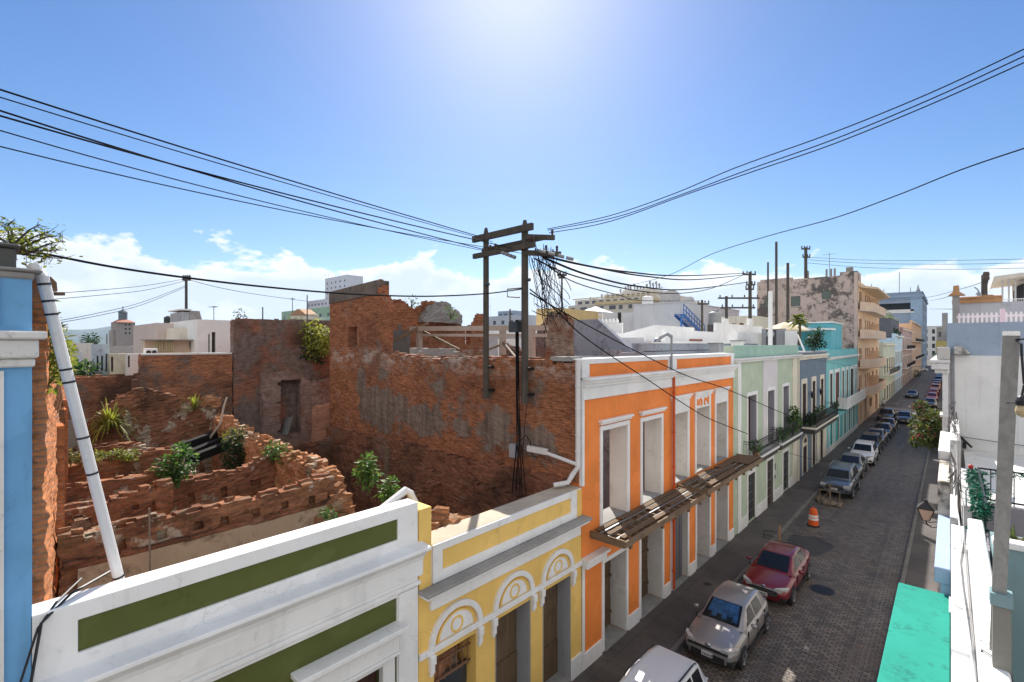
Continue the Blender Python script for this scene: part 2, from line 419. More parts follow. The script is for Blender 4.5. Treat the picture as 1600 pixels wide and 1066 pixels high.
cam = bpy.data.cameras.new('camera'); cam.sensor_width = 36; cam.lens = FPX/1600*36; cam.clip_start = .1; cam.clip_end = 60000
cam.shift_y = (YH-533)/1600
co = bpy.data.objects.new('camera', cam); COL.objects.link(co)
co.location = (0, 0, HCAM); co.rotation_euler = (R(90), 0, TH); SC.camera = co
SC.view_settings.view_transform = 'Standard'; SC.view_settings.look = 'None'; SC.view_settings.exposure = .88; SC.view_settings.gamma = 1
SC.cycles.max_bounces = 7; SC.cycles.diffuse_bounces = 4; SC.cycles.glossy_bounces = 3; SC.cycles.transmission_bounces = 4
SC.cycles.use_denoising = True; SC.cycles.caustics_reflective = False; SC.cycles.caustics_refractive = False
SC.cycles.sample_clamp_indirect = 8

# ================================================================== ground, road, pavements
def mat_ground():
    m, t, b = nt('dry_ground'); q = N(t); o = q.obj()
    c = q.mix(q.ramp(q.noise(o, .15, 6), .35, .65), (.10, .085, .065), (.17, .14, .11))
    q.l(q.mix(q.ramp(q.noise(o, 2, 8, .7), .45, .7), c, (.05, .045, .035)), b.inputs['Base Color']); b.inputs['Roughness'].default_value = .95
    return m
def mat_cobble():
    m, t, b = nt('cobbles'); q = N(t); o = q.obj()
    v = q.mapn(o, (1, 1, 1), (0, 0, R(90)))
    wob = q.n('ShaderNodeTexNoise'); q.l(o, wob.inputs['Vector']); wob.inputs['Scale'].default_value = .8
    va = q.n('ShaderNodeVectorMath'); va.operation = 'MULTIPLY_ADD'; q.l(wob.outputs['Color'], va.inputs[0]); va.inputs[1].default_value = (.10, .10, 0); q.l(o, va.inputs[2])
    bt = q.n('ShaderNodeTexBrick'); q.l(va.outputs[0], bt.inputs['Vector']); bt.inputs['Scale'].default_value = 1
    bt.inputs['Brick Width'].default_value = .235; bt.inputs['Row Height'].default_value = .135; bt.inputs['Mortar Size'].default_value = .016; bt.inputs['Mortar Smooth'].default_value = .4
    bt.inputs['Color1'].default_value = (.22, .185, .155, 1); bt.inputs['Color2'].default_value = (.10, .087, .078, 1); bt.inputs['Mortar'].default_value = (.02, .018, .016, 1)
    c = q.mix(q.math('MULTIPLY', q.ramp(q.noise(o, .35, 6, .65), .46, .64), .7), bt.outputs['Color'], (.115, .085, .062))
    c = q.mix(q.math('MULTIPLY', q.ramp(q.noise(q.mapn(o, loc=(7,1,1)), .8, 7, .7), .52, .66), .6), c, (.035, .031, .03))
    c = q.mix(q.math('MULTIPLY', q.ramp(q.noise(q.mapn(o, (1.4, .09, 1)), 1.2, 5), .5, .72), .55), c, (.028, .026, .025))
    c = q.mix(q.math('MULTIPLY', q.ramp(q.noise(q.mapn(o, loc=(4,2,1)), 5, 7, .75), .62, .74), .5), c, (.16, .14, .12))
    q.l(c, b.inputs['Base Color']); b.inputs['Roughness'].default_value = .62; b.inputs['Specular IOR Level'].default_value = .35
    h = q.math('ADD', q.math('SUBTRACT', 1.0, bt.outputs['Fac']), q.math('MULTIPLY', q.noise(o, 14, 5, .7), .6))
    q.bump(h, b, .7, .02); return m
def mat_pave(name, col):
    m, t, b = nt(name); q = N(t); o = q.obj()
    c = q.mix(q.ramp(q.noise(o, .6, 7, .65), .35, .68), [x*.7 for x in col], [x*1.2 for x in col])
    bt = q.n('ShaderNodeTexBrick'); q.l(o, bt.inputs['Vector']); bt.offset = 0; bt.inputs['Scale'].default_value = 1; bt.inputs['Brick Width'].default_value = 1.6; bt.inputs['Row Height'].default_value = 1.55
    bt.inputs['Mortar Size'].default_value = .012; bt.inputs['Color1'].default_value = (1,1,1,1); bt.inputs['Color2'].default_value = (.86,.86,.86,1); bt.inputs['Mortar'].default_value = (.4,.4,.4,1)
    c = q.mix(.8, c, bt.outputs['Color'], 'MULTIPLY')
    c = q.mix(q.math('MULTIPLY', q.ramp(q.noise(q.mapn(o, loc=(2,8,3)), 2.4, 7, .7), .56, .72), .6), c, [x*.4 for x in col])
    q.l(c, b.inputs['Base Color']); b.inputs['Roughness'].default_value = .8; q.bump(q.noise(o, 60, 4), b, .2, .01); return m
COBBLE = mat_cobble(); PAVE = mat_pave('pavement_concrete', (.105, .088, .077)); PAVE2 = mat_pave('pavement_slabs', (.09, .076, .070)); GROUND = mat_ground()
KERB = paint('kerb_stone', (.17, .155, .14), .85, .2, .5)
mb = MB(); mb.add([(-5400,-1900,-.03),(2900,-1900,-.03),(2900,4900,-.03),(-5400,4900,-.03)], [(0,1,2,3)])
tag(mb.build('ground', GROUND), kind='structure')
mb = MB()
ys = [-20+i*4 for i in range(150)]
for a, b in zip(ys, ys[1:]): mb.add([(-6.72,a,0),(-1.58,a,0),(-1.58,b,0),(-6.72,b,0)], [(0,1,2,3)])
tag(mb.build('road', COBBLE), kind='structure')
def pavement(name, x0, x1, mat):
    mb = MB(); ys = [-20, 12.3, 26.3, 60, 95, 98]; mb.box(x0, x1, -20, 95, -.02, .13)
    o = mb.build(name, mat, bevel=.02); tag(o, kind='structure')
    mb = MB(); mb.box(x0, x1, 101, 560, -.02, .13); o = mb.build(name, mat); tag(o, kind='structure')
pavement('pavement', -8.6, -6.86, PAVE); pavement('pavement', -1.44, .4, PAVE2)
for nm, x0, x1 in (('kerb', -6.86, -6.70), ('kerb', -1.60, -1.44)):
    mb = MB(); y = -20
    while y < 560:
        if not 94.5 < y < 101: mb.box(x0, x1, y+.006, y+1.494, -.02, .138)
        y += 1.5
    tag(mb.build(nm, KERB, bevel=.015), kind='structure')
# cross street beyond the apartment block
mb = MB(); mb.add([(-60,95.2,.004),(-6.9,95.2,.004),(-6.9,100.8,.004),(-60,100.8,.004)], [(0,1,2,3)]); tag(mb.build('side_street', COBBLE), kind='structure')
mb = MB(); mb.add([(-6.9,95.4,.006),(-1.4,95.4,.006),(-1.4,98.0,.006),(-6.9,98.0,.006)], [(0,1,2,3)]); tag(mb.build('crossing_paving', paint('crossing_concrete', (.24,.22,.20), .85, .2, .4)), kind='structure')

# hills far across the bay, and the bay
def hills(name, y0, x0, x1, h, seed, mat, dep):
    mb = MB(); n = 90; vs = []; rows = 5
    for j in range(rows):
        for i in range(n+1):
            x = x0+(x1-x0)*i/n
            z = h*(.55+.75*noise.noise(Vector((i*.055, seed, 0)))+.28*noise.noise(Vector((i*.21, seed, 5))))*math.sin(math.pi*min(1, max(0.02, j/(rows-1)*.98+.01)))
            z *= min(1, i/8, (n-i)/8)
            vs.append((x, y0+dep*j/(rows-1), max(z, -2)-1))
    fs = [(j*(n+1)+i, j*(n+1)+i+1, (j+1)*(n+1)+i+1, (j+1)*(n+1)+i) for j in range(rows-1) for i in range(n)]
    mb.add(vs, fs); o = mb.build(name, mat, smooth=True); tag(o, kind='structure'); return o
HILL = paint('hill_woodland', (.05, .075, .045), .95, .3, .3, scale=.004, bump=0)
h1 = hills('hills', 0, -1700, 4000, 130, 3.3, HILL, 700); h1.rotation_euler = (0, 0, R(90)); h1.location = (-3200, 0, 0)
h2 = hills('hills', 0, -1800, 4600, 200, 8.1, HILL, 800); h2.rotation_euler = (0, 0, R(90)); h2.location = (-4500, 0, 0)
mb = MB(); mb.add([(-5390,-1890,.4),(-520,-1890,.4),(-520,4890,.4),(-5390,4890,.4)], [(0,1,2,3)]); tag(mb.build('bay_water', plain('bay_water', (.03,.07,.11), .15, 0, .5, .1, .01)), kind='structure')
hz_ = bpy.data.materials.new('haze_air'); hz_.use_nodes = True; ht_ = hz_.node_tree; ht_.nodes.clear()
pv_ = ht_.nodes.new('ShaderNodeVolumePrincipled'); pv_.inputs['Color'].default_value = (.62,.78,1,1); pv_.inputs['Density'].default_value = HAZE; pv_.inputs['Anisotropy'].default_value = .2
ho_ = ht_.nodes.new('ShaderNodeOutputMaterial'); ht_.links.new(pv_.outputs[0], ho_.inputs['Volume'])
mb = MB(); mb.box(-5500, 3000, -2000, 5000, -6, 300); hzo = mb.build('haze', hz_); tag(hzo, kind='stuff')
# ================================================================== painted materials
WHITE = paint('white_paint', (.80, .795, .78), .7, .07, .45, (.30,.28,.26), .26)
WHITE_OLD = paint('white_paint_stained', (.72, .71, .69), .8, .1, .75, (.10,.095,.09), .55)
CREAM = paint('cream_paint', (.72, .66, .55), .75, .08, .25, streak=.3)
OLIVE = paint('olive_green_paint', (.095, .110, .026), .8, .12, .15, streak=.2)
YELLOW = paint('yellow_paint', (.83, .545, .155), .75, .12, .25, (.34,.24,.10), .4)
ORANGE = paint('orange_paint', (.84, .245, .05), .72, .13, .2, (.36,.11,.04), .4)
BLUE = paint('sky_blue_paint', (.16, .385, .66), .75, .14, .45, (.07,.13,.20), .4)
MINT = paint('mint_green_paint', (.47, .54, .41), .75, .1, .2, streak=.2)
MINT2 = paint('sea_green_paint', (.33, .50, .41), .75, .12, .4, (.10,.13,.12), .5)
SLATE = paint('slate_blue_paint', (.145, .195, .255), .75, .12, .2, streak=.25)
AQUA = paint('aqua_paint', (.20, .52, .53), .75, .1, .2, streak=.2)
PEACH = paint('peach_paint', (.70, .43, .24), .75, .12, .2, streak=.3)
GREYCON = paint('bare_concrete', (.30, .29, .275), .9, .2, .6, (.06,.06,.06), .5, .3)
GREYPAINT = paint('grey_paint', (.33, .335, .35), .85, .12, .3, streak=.4)
CEMENT_WARM = paint('sunbaked_cement', (.50, .42, .32), .9, .15, .4, (.14,.12,.10), .3, .3)
REVEAL = weathered('bare_reveal_plaster', (.74,.71,.66), (.34,.28,.22), .4, .52, .68, .9)
BOARD = wood('plywood_board', (.185, .125, .075), (.10, .065, .04)); TIMBER = wood('weathered_timber', (.26, .185, .12), (.13, .09, .06), axis=1)
TIMBERX = wood('weathered_timber_joist', (.25, .175, .11), (.12, .08, .05), axis=0)
POLE = wood('old_pole_wood', (.115, .10, .082), (.05, .045, .04)); DARKWOOD = wood('dark_door_wood', (.075, .035, .025), (.03, .016, .012))
IRON = plain('black_iron', (.012, .012, .013), .5); STEEL = plain('grey_steel', (.30, .31, .32), .45, .7); DARKSTEEL = plain('dark_sheet_metal', (.045, .055, .065), .4, .3, var=.3, scale=3)
PIPE = paint('white_pipe', (.66, .65, .64), .5, .06, .3); PIPE_OR = paint('orange_pipe', (.55, .09, .02), .5, .05, .1)
GLASS = glass('dark_glass'); RUBBER = plain('black_rubber', (.014, .014, .014), .8)
SHUTTER = paint('lilac_grey_shutter', (.36, .34, .40), .6, .06, .1)
DIRT = paint('earth_fill', (.12, .09, .06), .95, .3, .5, bump=.5)
BRICK_LIT = brick('brick_orange', (.55,.21,.085), (.38,.14,.06), (.26,.17,.11), (.33,.27,.21), .60, .08, .35, 1, white=.3)
BLOBS = [(lambda p: (p.x, p.z, rx, rz))(PY(px, py, 12.3)) for px, py, rx, rz in ((600, 640, 2.6, 1.3), (665, 655, 1.9, .9), (775, 668, 1.1, 1.0), (840, 692, 1.2, .8), (565, 600, .6, 1.0), (720, 668, .7, .6))]
BRICK = brick('brick_party', (.41,.165,.080), (.24,.092,.050), (.17,.105,.07), (.25,.20,.165), .60, .07, .34, 4, white=.25, psc=.4, blobs=BLOBS, bloom=(8.8, 9.5))
BRICK_IN = brick('brick_inner', (.34,.150,.080), (.18,.078,.046), (.20,.14,.09), (.56,.46,.36), .545, .03, .85, 7, moss=.3, psc=.8)
BRICK_DK = brick('brick_dark', (.30,.125,.072), (.18,.075,.045), (.13,.09,.06), (.26,.19,.155), .58, .10, .75, 11, moss=.15)
BRICK_RND = brick('brick_rendered', (.32,.13,.07), (.21,.085,.05), (.20,.14,.11), (.34,.24,.21), .38, .12, .6, 15)

XF = -8.4
def fbox(mb, p0, p1, y0, y1, z0, z1):     # proud from the facade: p0 (negative = into the wall) .. p1 towards the street
    mb.box(XF+p0, XF+p1, y0, y1, z0, z1)
def part(name, mat, parent, *boxes, bevel=0):
    mb = MB()
    for b in boxes: fbox(mb, *b)
    return mb.build(name, mat, parent, bevel=bevel)
def moulding(name, mat, parent, y0, y1, steps, bevel=.012):
    """steps: (z0, z1, projection), stacked without overlap"""
    mb = MB()
    for z0, z1, p in steps: fbox(mb, -.05, p, y0, y1, z0, z1)
    return mb.build(name, mat, parent, bevel=bevel)

# ------------------------------------------------------------------ blue house at the left edge
bh = empty('blue_house', (XF, -3, 0), 0, 'tall sky blue house front with white cornice, cropped at the photo edge', 'house')
def bpart(name, mat, *boxes, bevel=0, par=None):
    mb = MB()
    for p0, p1, y0, y1, z0, z1 in boxes: mb.box(XF+p0, XF+p1, y0, y1, z0, z1)
    o = mb.build(name, mat, None, bevel=bevel); o.parent = par or bh; o.matrix_parent_inverse = Matrix.Translation(bh.location).inverted() if par is None else Matrix(); return o
mb = MB(); slab_wall(mb, XF, -.5, -6, .375, 0, 11.0, [(-5.2, -4.0, 0.2, 4), (-3.2, -1.6, 1.0, 4), (-5.2, -3.8, 6.5, 9.4), (-3.0, -1.6, 6.5, 9.4)])
o = mb.build('wall', BLUE); o.parent = bh; o.matrix_parent_inverse = Matrix.Translation(bh.location).inverted()
bpart('pilaster', WHITE_OLD, (-.02, .05, -.6, .135, 0, 9.88))
bpart('pilaster', WHITE_OLD, (-.02, .04, -.6, .10, 10.45, 11.0))
bpart('cornice', WHITE_OLD, (-.3, .07, -6, .40, 9.92, 10.03), (-.3, .13, -6, .43, 10.03, 10.26), (-.3, .2, -6, .50, 10.26, 10.36), bevel=.02)
bpart('parapet_cap', GREYCON, (-.55, .03, -6, .40, 11.0, 11.09), (-.55, .06, -1, .47, 11.09, 11.13), bevel=.02)
bpart('door', DARKWOOD, (-.35, -.3, -5.25, -3.95, .15, 4.05)); bpart('window', GLASS, (-.35, -.3, -3.25, -1.55, .95, 4.05))
for y in (-5.25, -3.05): bpart('window', GLASS, (-.35, -.3, y, y+1.5, 6.45, 9.45))
bpart('side_render', GREYCON, (-.5, -.3, .375, .40, 5.9, 6.6))
mb = MB(); P = [PX(x, y, -8.9) for x, y in ((-30, 385), (31, 385))]
mb.box(-9.3, -8.75, -.9, .25, 11.09, 11.42); mb.box(-9.35, -8.7, -.95, .29, 11.42, 11.47)
o = mb.build('roof_tank', paint('dull_zinc', (.09,.09,.085), .6, .3, .6), None, bevel=.02)
tag(o, 'grey metal box standing on top of the blue house parapet', 'tank')
# long broken side wall of the blue house
sw = empty('ruined_side_wall', (-9, .45, 0), 0, 'tall sunlit orange brick wall running back beside the blue house', 'wall')
mb = MB()
ruin_wall(mb, (-8.92, .28), (-24.5, 1.72), .5, [(0, 11.1), (.8, 11.0), (2.2, 10.4), (4.0, 9.9), (6, 9.4), (8.5, 9.0), (12, 9.0), (15.6, 8.6)], 0, [(2.4, 3.3, 3.6, 7.4), (5.2, 6.3, 4.2, 7.6)], .2, .24, .11, .03, 5)
for i in (4.2, 7.4, 10.2):
    x = -8.92-i*.996; y = .28+i*.092; mb.box(x-.25, x+.25, y+.2, y+.36, 0, 8.6)
o = mb.build('masonry', BRICK_LIT); o.parent = sw; o.matrix_parent_inverse = Matrix.Translation(sw.location).inverted()

def reparent(o, p):
    o.parent = p; o.matrix_parent_inverse = Matrix.Translation(p.location).inverted(); return o

# ------------------------------------------------------------------ green and white single-storey facade
gf = empty('green_facade', (XF, 3.3, 0), 0, 'single storey facade with olive green panels framed in white', 'facade')
def gp(name, mat, *boxes, bevel=0): return reparent(part(name, mat, None, *boxes, bevel=bevel), gf)
G0, G1 = .36, 6.21
mb = MB(); slab_wall(mb, XF, -.38, G0, G1, 0, 6.83, [(.80, 5.71, 6.17, 6.60), (.95, 5.69, .7, 4.99)])
reparent(mb.build('wall', WHITE, None, bevel=.008), gf)
gp('parapet_panel', OLIVE, (-.20, -.045, .78, 5.73, 6.15, 6.62))
mb = MB(); slab_wall(mb, XF-.045, -.28, .93, 5.71, .68, 5.01, [(3.99, 5.33, .72, 3.85)]); reparent(mb.build('wall_panel', OLIVE), gf)
mb = MB()
mb.prism([(-.05,5.26),(.05,5.26),(.06,5.62),(.10,5.64),(.12,5.70),(.22,5.80),(.27,5.83),(.30,5.87),(.34,5.88),(.34,5.95),(-.05,5.99)], lambda a, b, d: (XF+a, d, b), G0-.02, G1+.10)
reparent(mb.build('cornice', WHITE, None, bevel=.012), gf)
mb = MB(); fbox(mb, -.05, .07, G0, G1+.03, 5.09, 5.17); reparent(mb.build('moulding', WHITE, None, bevel=.012), gf)
gp('pilaster', WHITE, (-.05, .035, 5.71, 6.19, 0, 5.05), bevel=.008)
gp('pilaster', WHITE, (-.05, .035, G0, .93, 0, 5.05), bevel=.008)
ho = reparent(part('door_hood', WHITE, None, (-.08, .30, 3.55, 5.78, 4.40, 4.50), (-.08, .22, 3.62, 5.71, 4.32, 4.40), (-.08, .14, 3.68, 5.65, 3.98, 4.32), (-.08, .18, 3.66, 5.67, 3.92, 3.98), bevel=.012), gf)
fr = gp('door_surround', WHITE, (-.10, .06, 3.72, 4.0, .3, 3.92), (-.10, .06, 5.32, 5.60, .3, 3.92), (-.10, .06, 4.0, 5.32, 3.78, 3.92), bevel=.01)
gp('door', DARKWOOD, (-.26, -.2, 3.95, 5.36, .3, 3.86))
gp('plinth', WHITE, (-.05, .06, .93, 3.70, 0, .68))

# ------------------------------------------------------------------ yellow facade with three lunettes
yf = empty('yellow_facade', (XF, 9.2, 0), 0, 'low yellow facade with three white fan shaped arches above boarded doors', 'facade')
def yp(name, mat, *boxes, bevel=0): return reparent(part(name, mat, None, *boxes, bevel=bevel), yf)
Y0, Y1 = 6.22, 12.34
DO = [(6.64, 7.90, .2, 3.29), (8.57, 9.92, .2, 3.29), (10.46, 11.78, .2, 3.29)]
mb = MB(); slab_wall(mb, XF, -.62, Y0, Y1, 0, 4.9, DO); reparent(mb.build('wall', YELLOW), yf)
mb = MB(); slab_wall(mb, XF, -.62, 6.56, Y1, 4.9, 5.78, []); reparent(mb.build('parapet', WHITE), yf)
yp('parapet_coping', CEMENT_WARM, (-.64, .0, 6.57, Y1-.01, 5.78, 5.80), bevel=.008)
yp('parapet_frame', WHITE, (-.02, .05, 6.58, 6.85, 4.95, 5.79), (-.02, .05, 11.75, 12.05, 4.95, 5.79), (-.02, .05, 6.85, 11.75, 5.62, 5.79), (-.02, .05, 6.85, 11.75, 4.95, 5.18), bevel=.008)
yp('parapet_panel', YELLOW, (-.02, .015, 6.84, 11.76, 5.17, 5.63), (-.02, .03, 12.06, Y1-.02, 4.95, 5.75))
yp('end_pier', YELLOW, (-.62, .03, Y0+.01, 6.55, 4.9, 6.66), bevel=.01)
yp('cornice', GREYCON, (-.05, .36, 6.20, 12.42, 4.86, 4.94), bevel=.015)
yp('frieze', WHITE, (-.05, .30, 6.24, 12.40, 4.78, 4.86), (-.05, .09, 6.50, 12.20, 4.40, 4.78), bevel=.012)
yp('string_course', WHITE, (-.05, .06, Y0, Y1, 3.42, 3.56), bevel=.01)
def fF(a, b, d): return (XF+d, a, b)
for k, (c, r) in enumerate(((7.27, .80), (9.245, .78), (11.12, .76))):
    z = 3.56; ar = [(math.cos(a), math.sin(a)) for a in [math.pi*i/22 for i in range(23)]]
    mb = MB(); mb.ring([(c+r*x, z+r*.93*y) for x, y in ar], [(c+(r-.14)*x, z+(r-.14)*.93*y) for x, y in ar], fF, -.02, .075)
    l = reparent(mb.build('lunette', WHITE), yf)
    mb = MB(); mb.prism([(c+(r-.27)*x, z+.05+(r-.27)*.9*y) for x, y in ar], fF, -.02, .04)
    reparent(mb.build('fan_panel', WHITE, None), yf)
    mb = MB(); cc = [(math.cos(2*math.pi*i/24), math.sin(2*math.pi*i/24)) for i in range(25)]
    mb.ring([(c+.19*x, z+.235+.19*y) for x, y in cc], [(c+.14*x, z+.235+.14*y) for x, y in cc], fF, .03, .052)
    mb.ring([(c+(r-.23)*x, z+.035+(r-.23)*.9*y) for x, y in ar], [(c+(r-.29)*x, z+.055+(r-.29)*.9*y) for x, y in ar], fF, .0, .055)
    reparent(mb.build('lunette_ring', YELLOW, None), yf)
    d = DO[k]
    for y in (d[0]-.17, d[1]+.02):
        mb = MB(); fbox(mb, -.02, .13, y, y+.15, 3.22, 3.42); fbox(mb, -.02, .10, y+.015, y+.135, 3.02, 3.22); fbox(mb, -.02, .06, y+.03, y+.12, 2.94, 3.02)
        reparent(mb.build('console', WHITE, None, bevel=.015), yf)
    if k:
        for ya in (d[1]-.03, d[0]-.01): yp('door_reveal', GREYPAINT, (-.60, .0, ya, ya+.04, .2, 3.29))
    if k:
        mb = MB(); n = 2 if k == 1 else 3
        for i in range(n):
            za, zb = .2+(3.09)*i/n, .2+3.09*(i+1)/n-.02
            fbox(mb, -.50-.02*(i % 2), -.46-.02*(i % 2), d[0]+.03, d[1]-.03, za, zb)
        reparent(mb.build('boarding', BOARD), yf)
    else:
        yp('metal_sheet', DARKSTEEL, (-.34, -.31, d[0]+.02, d[1]-.02, .2, 2.55))
        mb = MB()
        for i in range(7): mb.tube([(XF-.2, d[0]+.1+i*.18, 2.5), (XF-.2, d[0]+.1+i*.18, 3.28)], .012)
        fbox(mb, -.22, -.18, d[0], d[1], 2.55, 2.6); fbox(mb, -.22, -.18, d[0], d[1], 2.95, 2.98)
        reparent(mb.build('window_grille', plain('rusty_bars', (.20,.10,.06), .8)), yf)
    yp('door_sill', GREYCON, (-.61, .03, d[0]+.01, d[1]-.01, 0, .21))
for a_, b_ in ((11.79, Y1), (9.93, 10.45), (7.91, 8.56), (Y0, 6.63)): yp('plinth', WHITE, (-.02, .04, a_, b_, 0, .75), bevel=.01)

# ------------------------------------------------------------------ orange roofless facade
of = empty('orange_facade', (XF, 19.3, 0), 0, 'two storey bright orange facade, roofless, with five empty upper windows', 'facade')
def op(name, mat, *boxes, bevel=0, par=None):
    o = part(name, mat, None, *boxes, bevel=bevel)
    if par is None: return reparent(o, of)
    o.parent = par; return o
O0, O1 = 12.36, 26.3
UW = [(13.51, 15.18, 4.30, 7.40), (16.25, 17.86, 4.30, 7.36), (18.98, 20.42, 4.45, 7.34), (21.32, 22.93, 4.45, 7.34), (23.76, 25.3, 4.45, 7.34)]
GD = [(13.62, 15.10, .18, 3.05), (16.15, 17.95, .18, 3.25), (18.80, 20.42, .18, 3.35), (21.37, 22.95, .18, 3.35), (23.76, 25.42, .18, 3.35)]
mb = MB(); slab_wall(mb, XF, -.70, O0, O1, 0, 9.70, UW+GD); reparent(mb.build('wall', ORANGE), of)
op('parapet_frame', WHITE, (-.72, .06, O0, O1, 9.58, 9.74), (-.02, .06, O0, 12.72, 9.17, 9.58), (-.02, .06, 18.42, 19.2, 9.17, 9.58), (-.02, .05, 25.9, O1, 9.17, 9.58), bevel=.01)
op('cornice', WHITE, (-.02, .34, O0-.02, O1+.02, 9.08, 9.17), (-.02, .26, O0, O1, 8.98, 9.08), (-.02, .16, O0, O1, 8.86, 8.98), (-.02, .08, O0, O1, 8.47, 8.86), bevel=.012)
op('corner_strip', WHITE, (-.08, .05, O0-.02, O0+.10, 5.82, 9.72), bevel=.008)
for k, (a, b, c, d) in enumerate(UW):
    f = .13
    op('window_sill', GREYCON, (-.71, .02, a+.03, b-.03, c-.02, c+.03))
    up = d+(.13 if k < 2 else .52)
    w_ = op('window_surround', WHITE, (-.03, .045, a-f, a+.02, c, d), (-.03, .045, b-.02, b+f, c, d), (-.03, .045, a-f, b+f, d-.02, up), bevel=.008)
    for ya in (a, b-.02): op('reveal', REVEAL, (-.69, -.035, ya, ya+.02, c+.03, d-.02))
    op('reveal', REVEAL, (-.69, -.035, a+.02, b-.02, d-.025, d-.005))
    if k < 2: h_ = op('window_hood', WHITE, (-.02, .16, a-.2, b+.22, 7.66, 7.74), (-.02, .10, a-.15, b+.17, 7.58, 7.66), bevel=.012)
    else: h_ = op('window_hood', WHITE, (-.02, .14, a-.26, b+.26, 7.98, 8.07), (-.02, .09, a-.2, b+.2, 7.86, 7.98), bevel=.012)
for k, (a, b, c, d) in enumerate(GD):
    op('door_surround', WHITE, (-.03, .04, a-.12, a+.02, c, d), (-.03, .04, b-.02, b+.12, c, d), (-.03, .04, a-.12, b+.12, d-.02, d+.12), bevel=.008)
    for ya in (a, b-.02): op('reveal', REVEAL, (-.69, -.035, ya, ya+.02, c+.02, d-.02))
    op('door_sill', GREYCON, (-.70, .05, a+.03, b-.03, 0, .19))
    if k in (0, 1):
        mb = MB()
        for i in range(3): fbox(mb, -.64-.015*(i % 2), -.60-.015*(i % 2), a+.03, b-.03, .2+i*1.0, 1.18+i*1.0)
        for z in (.6, 1.9, 2.8): fbox(mb, -.60, -.56, a+.03, b-.03, z, z+.09)
        reparent(mb.build('boarding', BOARD), of)
    if k == 2: op('metal_sheet', paint('grey_sheet', (.13,.135,.15), .5, .15, .3), (-.22, -.19, a+.03, b-.12, .2, 2.95), (-.19, -.17, b-.4, b-.34, .3, 2.9))
for a, b in ((O0, 13.49), (15.23, 16.02), (18.08, 18.67), (20.55, 21.24), (23.08, 23.63), (25.55, O1)): op('plinth', WHITE, (-.02, .05, a, b, 0, .62), bevel=.01)
op('string_course', WHITE, (-.02, .30, O0-.01, 13.6, 3.52, 3.60), (-.02, .22, O0, 13.5, 3.30, 3.52), bevel=.012)
op('pier_edge', WHITE, (-.02, .045, O0, O0+.12, .62, 3.3))
# numerals lying on their backs above the fourth window
for k, (s, y) in enumerate((('5', 21.55), ('2', 22.35))):
    cu = bpy.data.curves.new('numeral', 'FONT'); cu.body = s; cu.size = .78; cu.extrude = .02; cu.align_x = 'CENTER'; cu.align_y = 'CENTER'; cu.offset = .02
    tmp = bpy.data.objects.new('numeral', cu); COL.objects.link(tmp)
    bpy.context.view_layer.update()
    me = bpy.data.meshes.new_from_object(tmp.evaluated_get(bpy.context.evaluated_depsgraph_get())); bpy.data.objects.remove(tmp)
    me.materials.clear(); me.materials.append(ORANGE)
    o = bpy.data.objects.new('house_number', me); COL.objects.link(o)
    # glyph x -> up (turned anticlockwise), glyph y -> -along the wall
    M = Matrix(((0, 0, 1, XF+.055), (0, -1, 0, y+.12), (1, 0, 0, 7.60), (0, 0, 0, 1)))
    me.transform(M); reparent(o, of)
# drain pipes
mb = MB(); y = 18.75; mb.tube([(XF+.13, y, 8.9), (XF+.13, y, 8.0), (XF+.13, y, .3)], .055, 8)
for z in (8.2, 6.6, 5.2, 3, 1): mb.tube([(XF+.13, y, z), (XF+.13, y, z+.07)], .075, 8)
reparent(mb.build('drain_pipe', PIPE_OR), of)
mb = MB(); mb.tube([(XF+.12, 18.55, 10.55), (XF+.12, 18.55, 9.1)], .045, 8); mb.tube([(XF+.12, 18.55, 10.5), (XF-.05, 18.5, 10.62), (XF-.25, 18.3, 10.45)], .07, 8)
o = tag(mb.build('floodlight_bracket', STEEL), 'grey floodlight on a short pipe bracket above the orange facade', 'lamp')
mb = MB(); mb.lathe((XF-.32, 18.2, 10.30), [(.03, .16), (.09, .13), (.15, 0), (.14, -.02)], 12); ch = mb.build('lamp_head', STEEL); ch.parent = o
mb = MB(); xa = XF+.0
pts = [(-8.40, 12.16, 9.72), (-8.40, 12.16, 6.45), (-8.55, 12.08, 6.2), (-8.62, 11.95, 5.98), (-8.9, 11.6, 5.92)]
mb.tube(pts, .075, 10)
for z in (9.4, 8.9, 8.2, 7.4, 6.9): mb.tube([(-8.40, 12.16, z), (-8.40, 12.16, z+.05)], .088, 10)
dp = tag(mb.build('downpipe', PIPE, smooth=False), 'white downpipe at the corner between brick party wall and orange facade', 'pipe')
mb = MB(); mb.tube([(-8.42, 12.1, 6.55), (-9.5, 12.05, 6.72)], .06, 8); mb.box(-10.3, -9.5, 11.98, 12.1, 6.68, 6.86)
reparent(mb.build('side_branch', PIPE), dp)
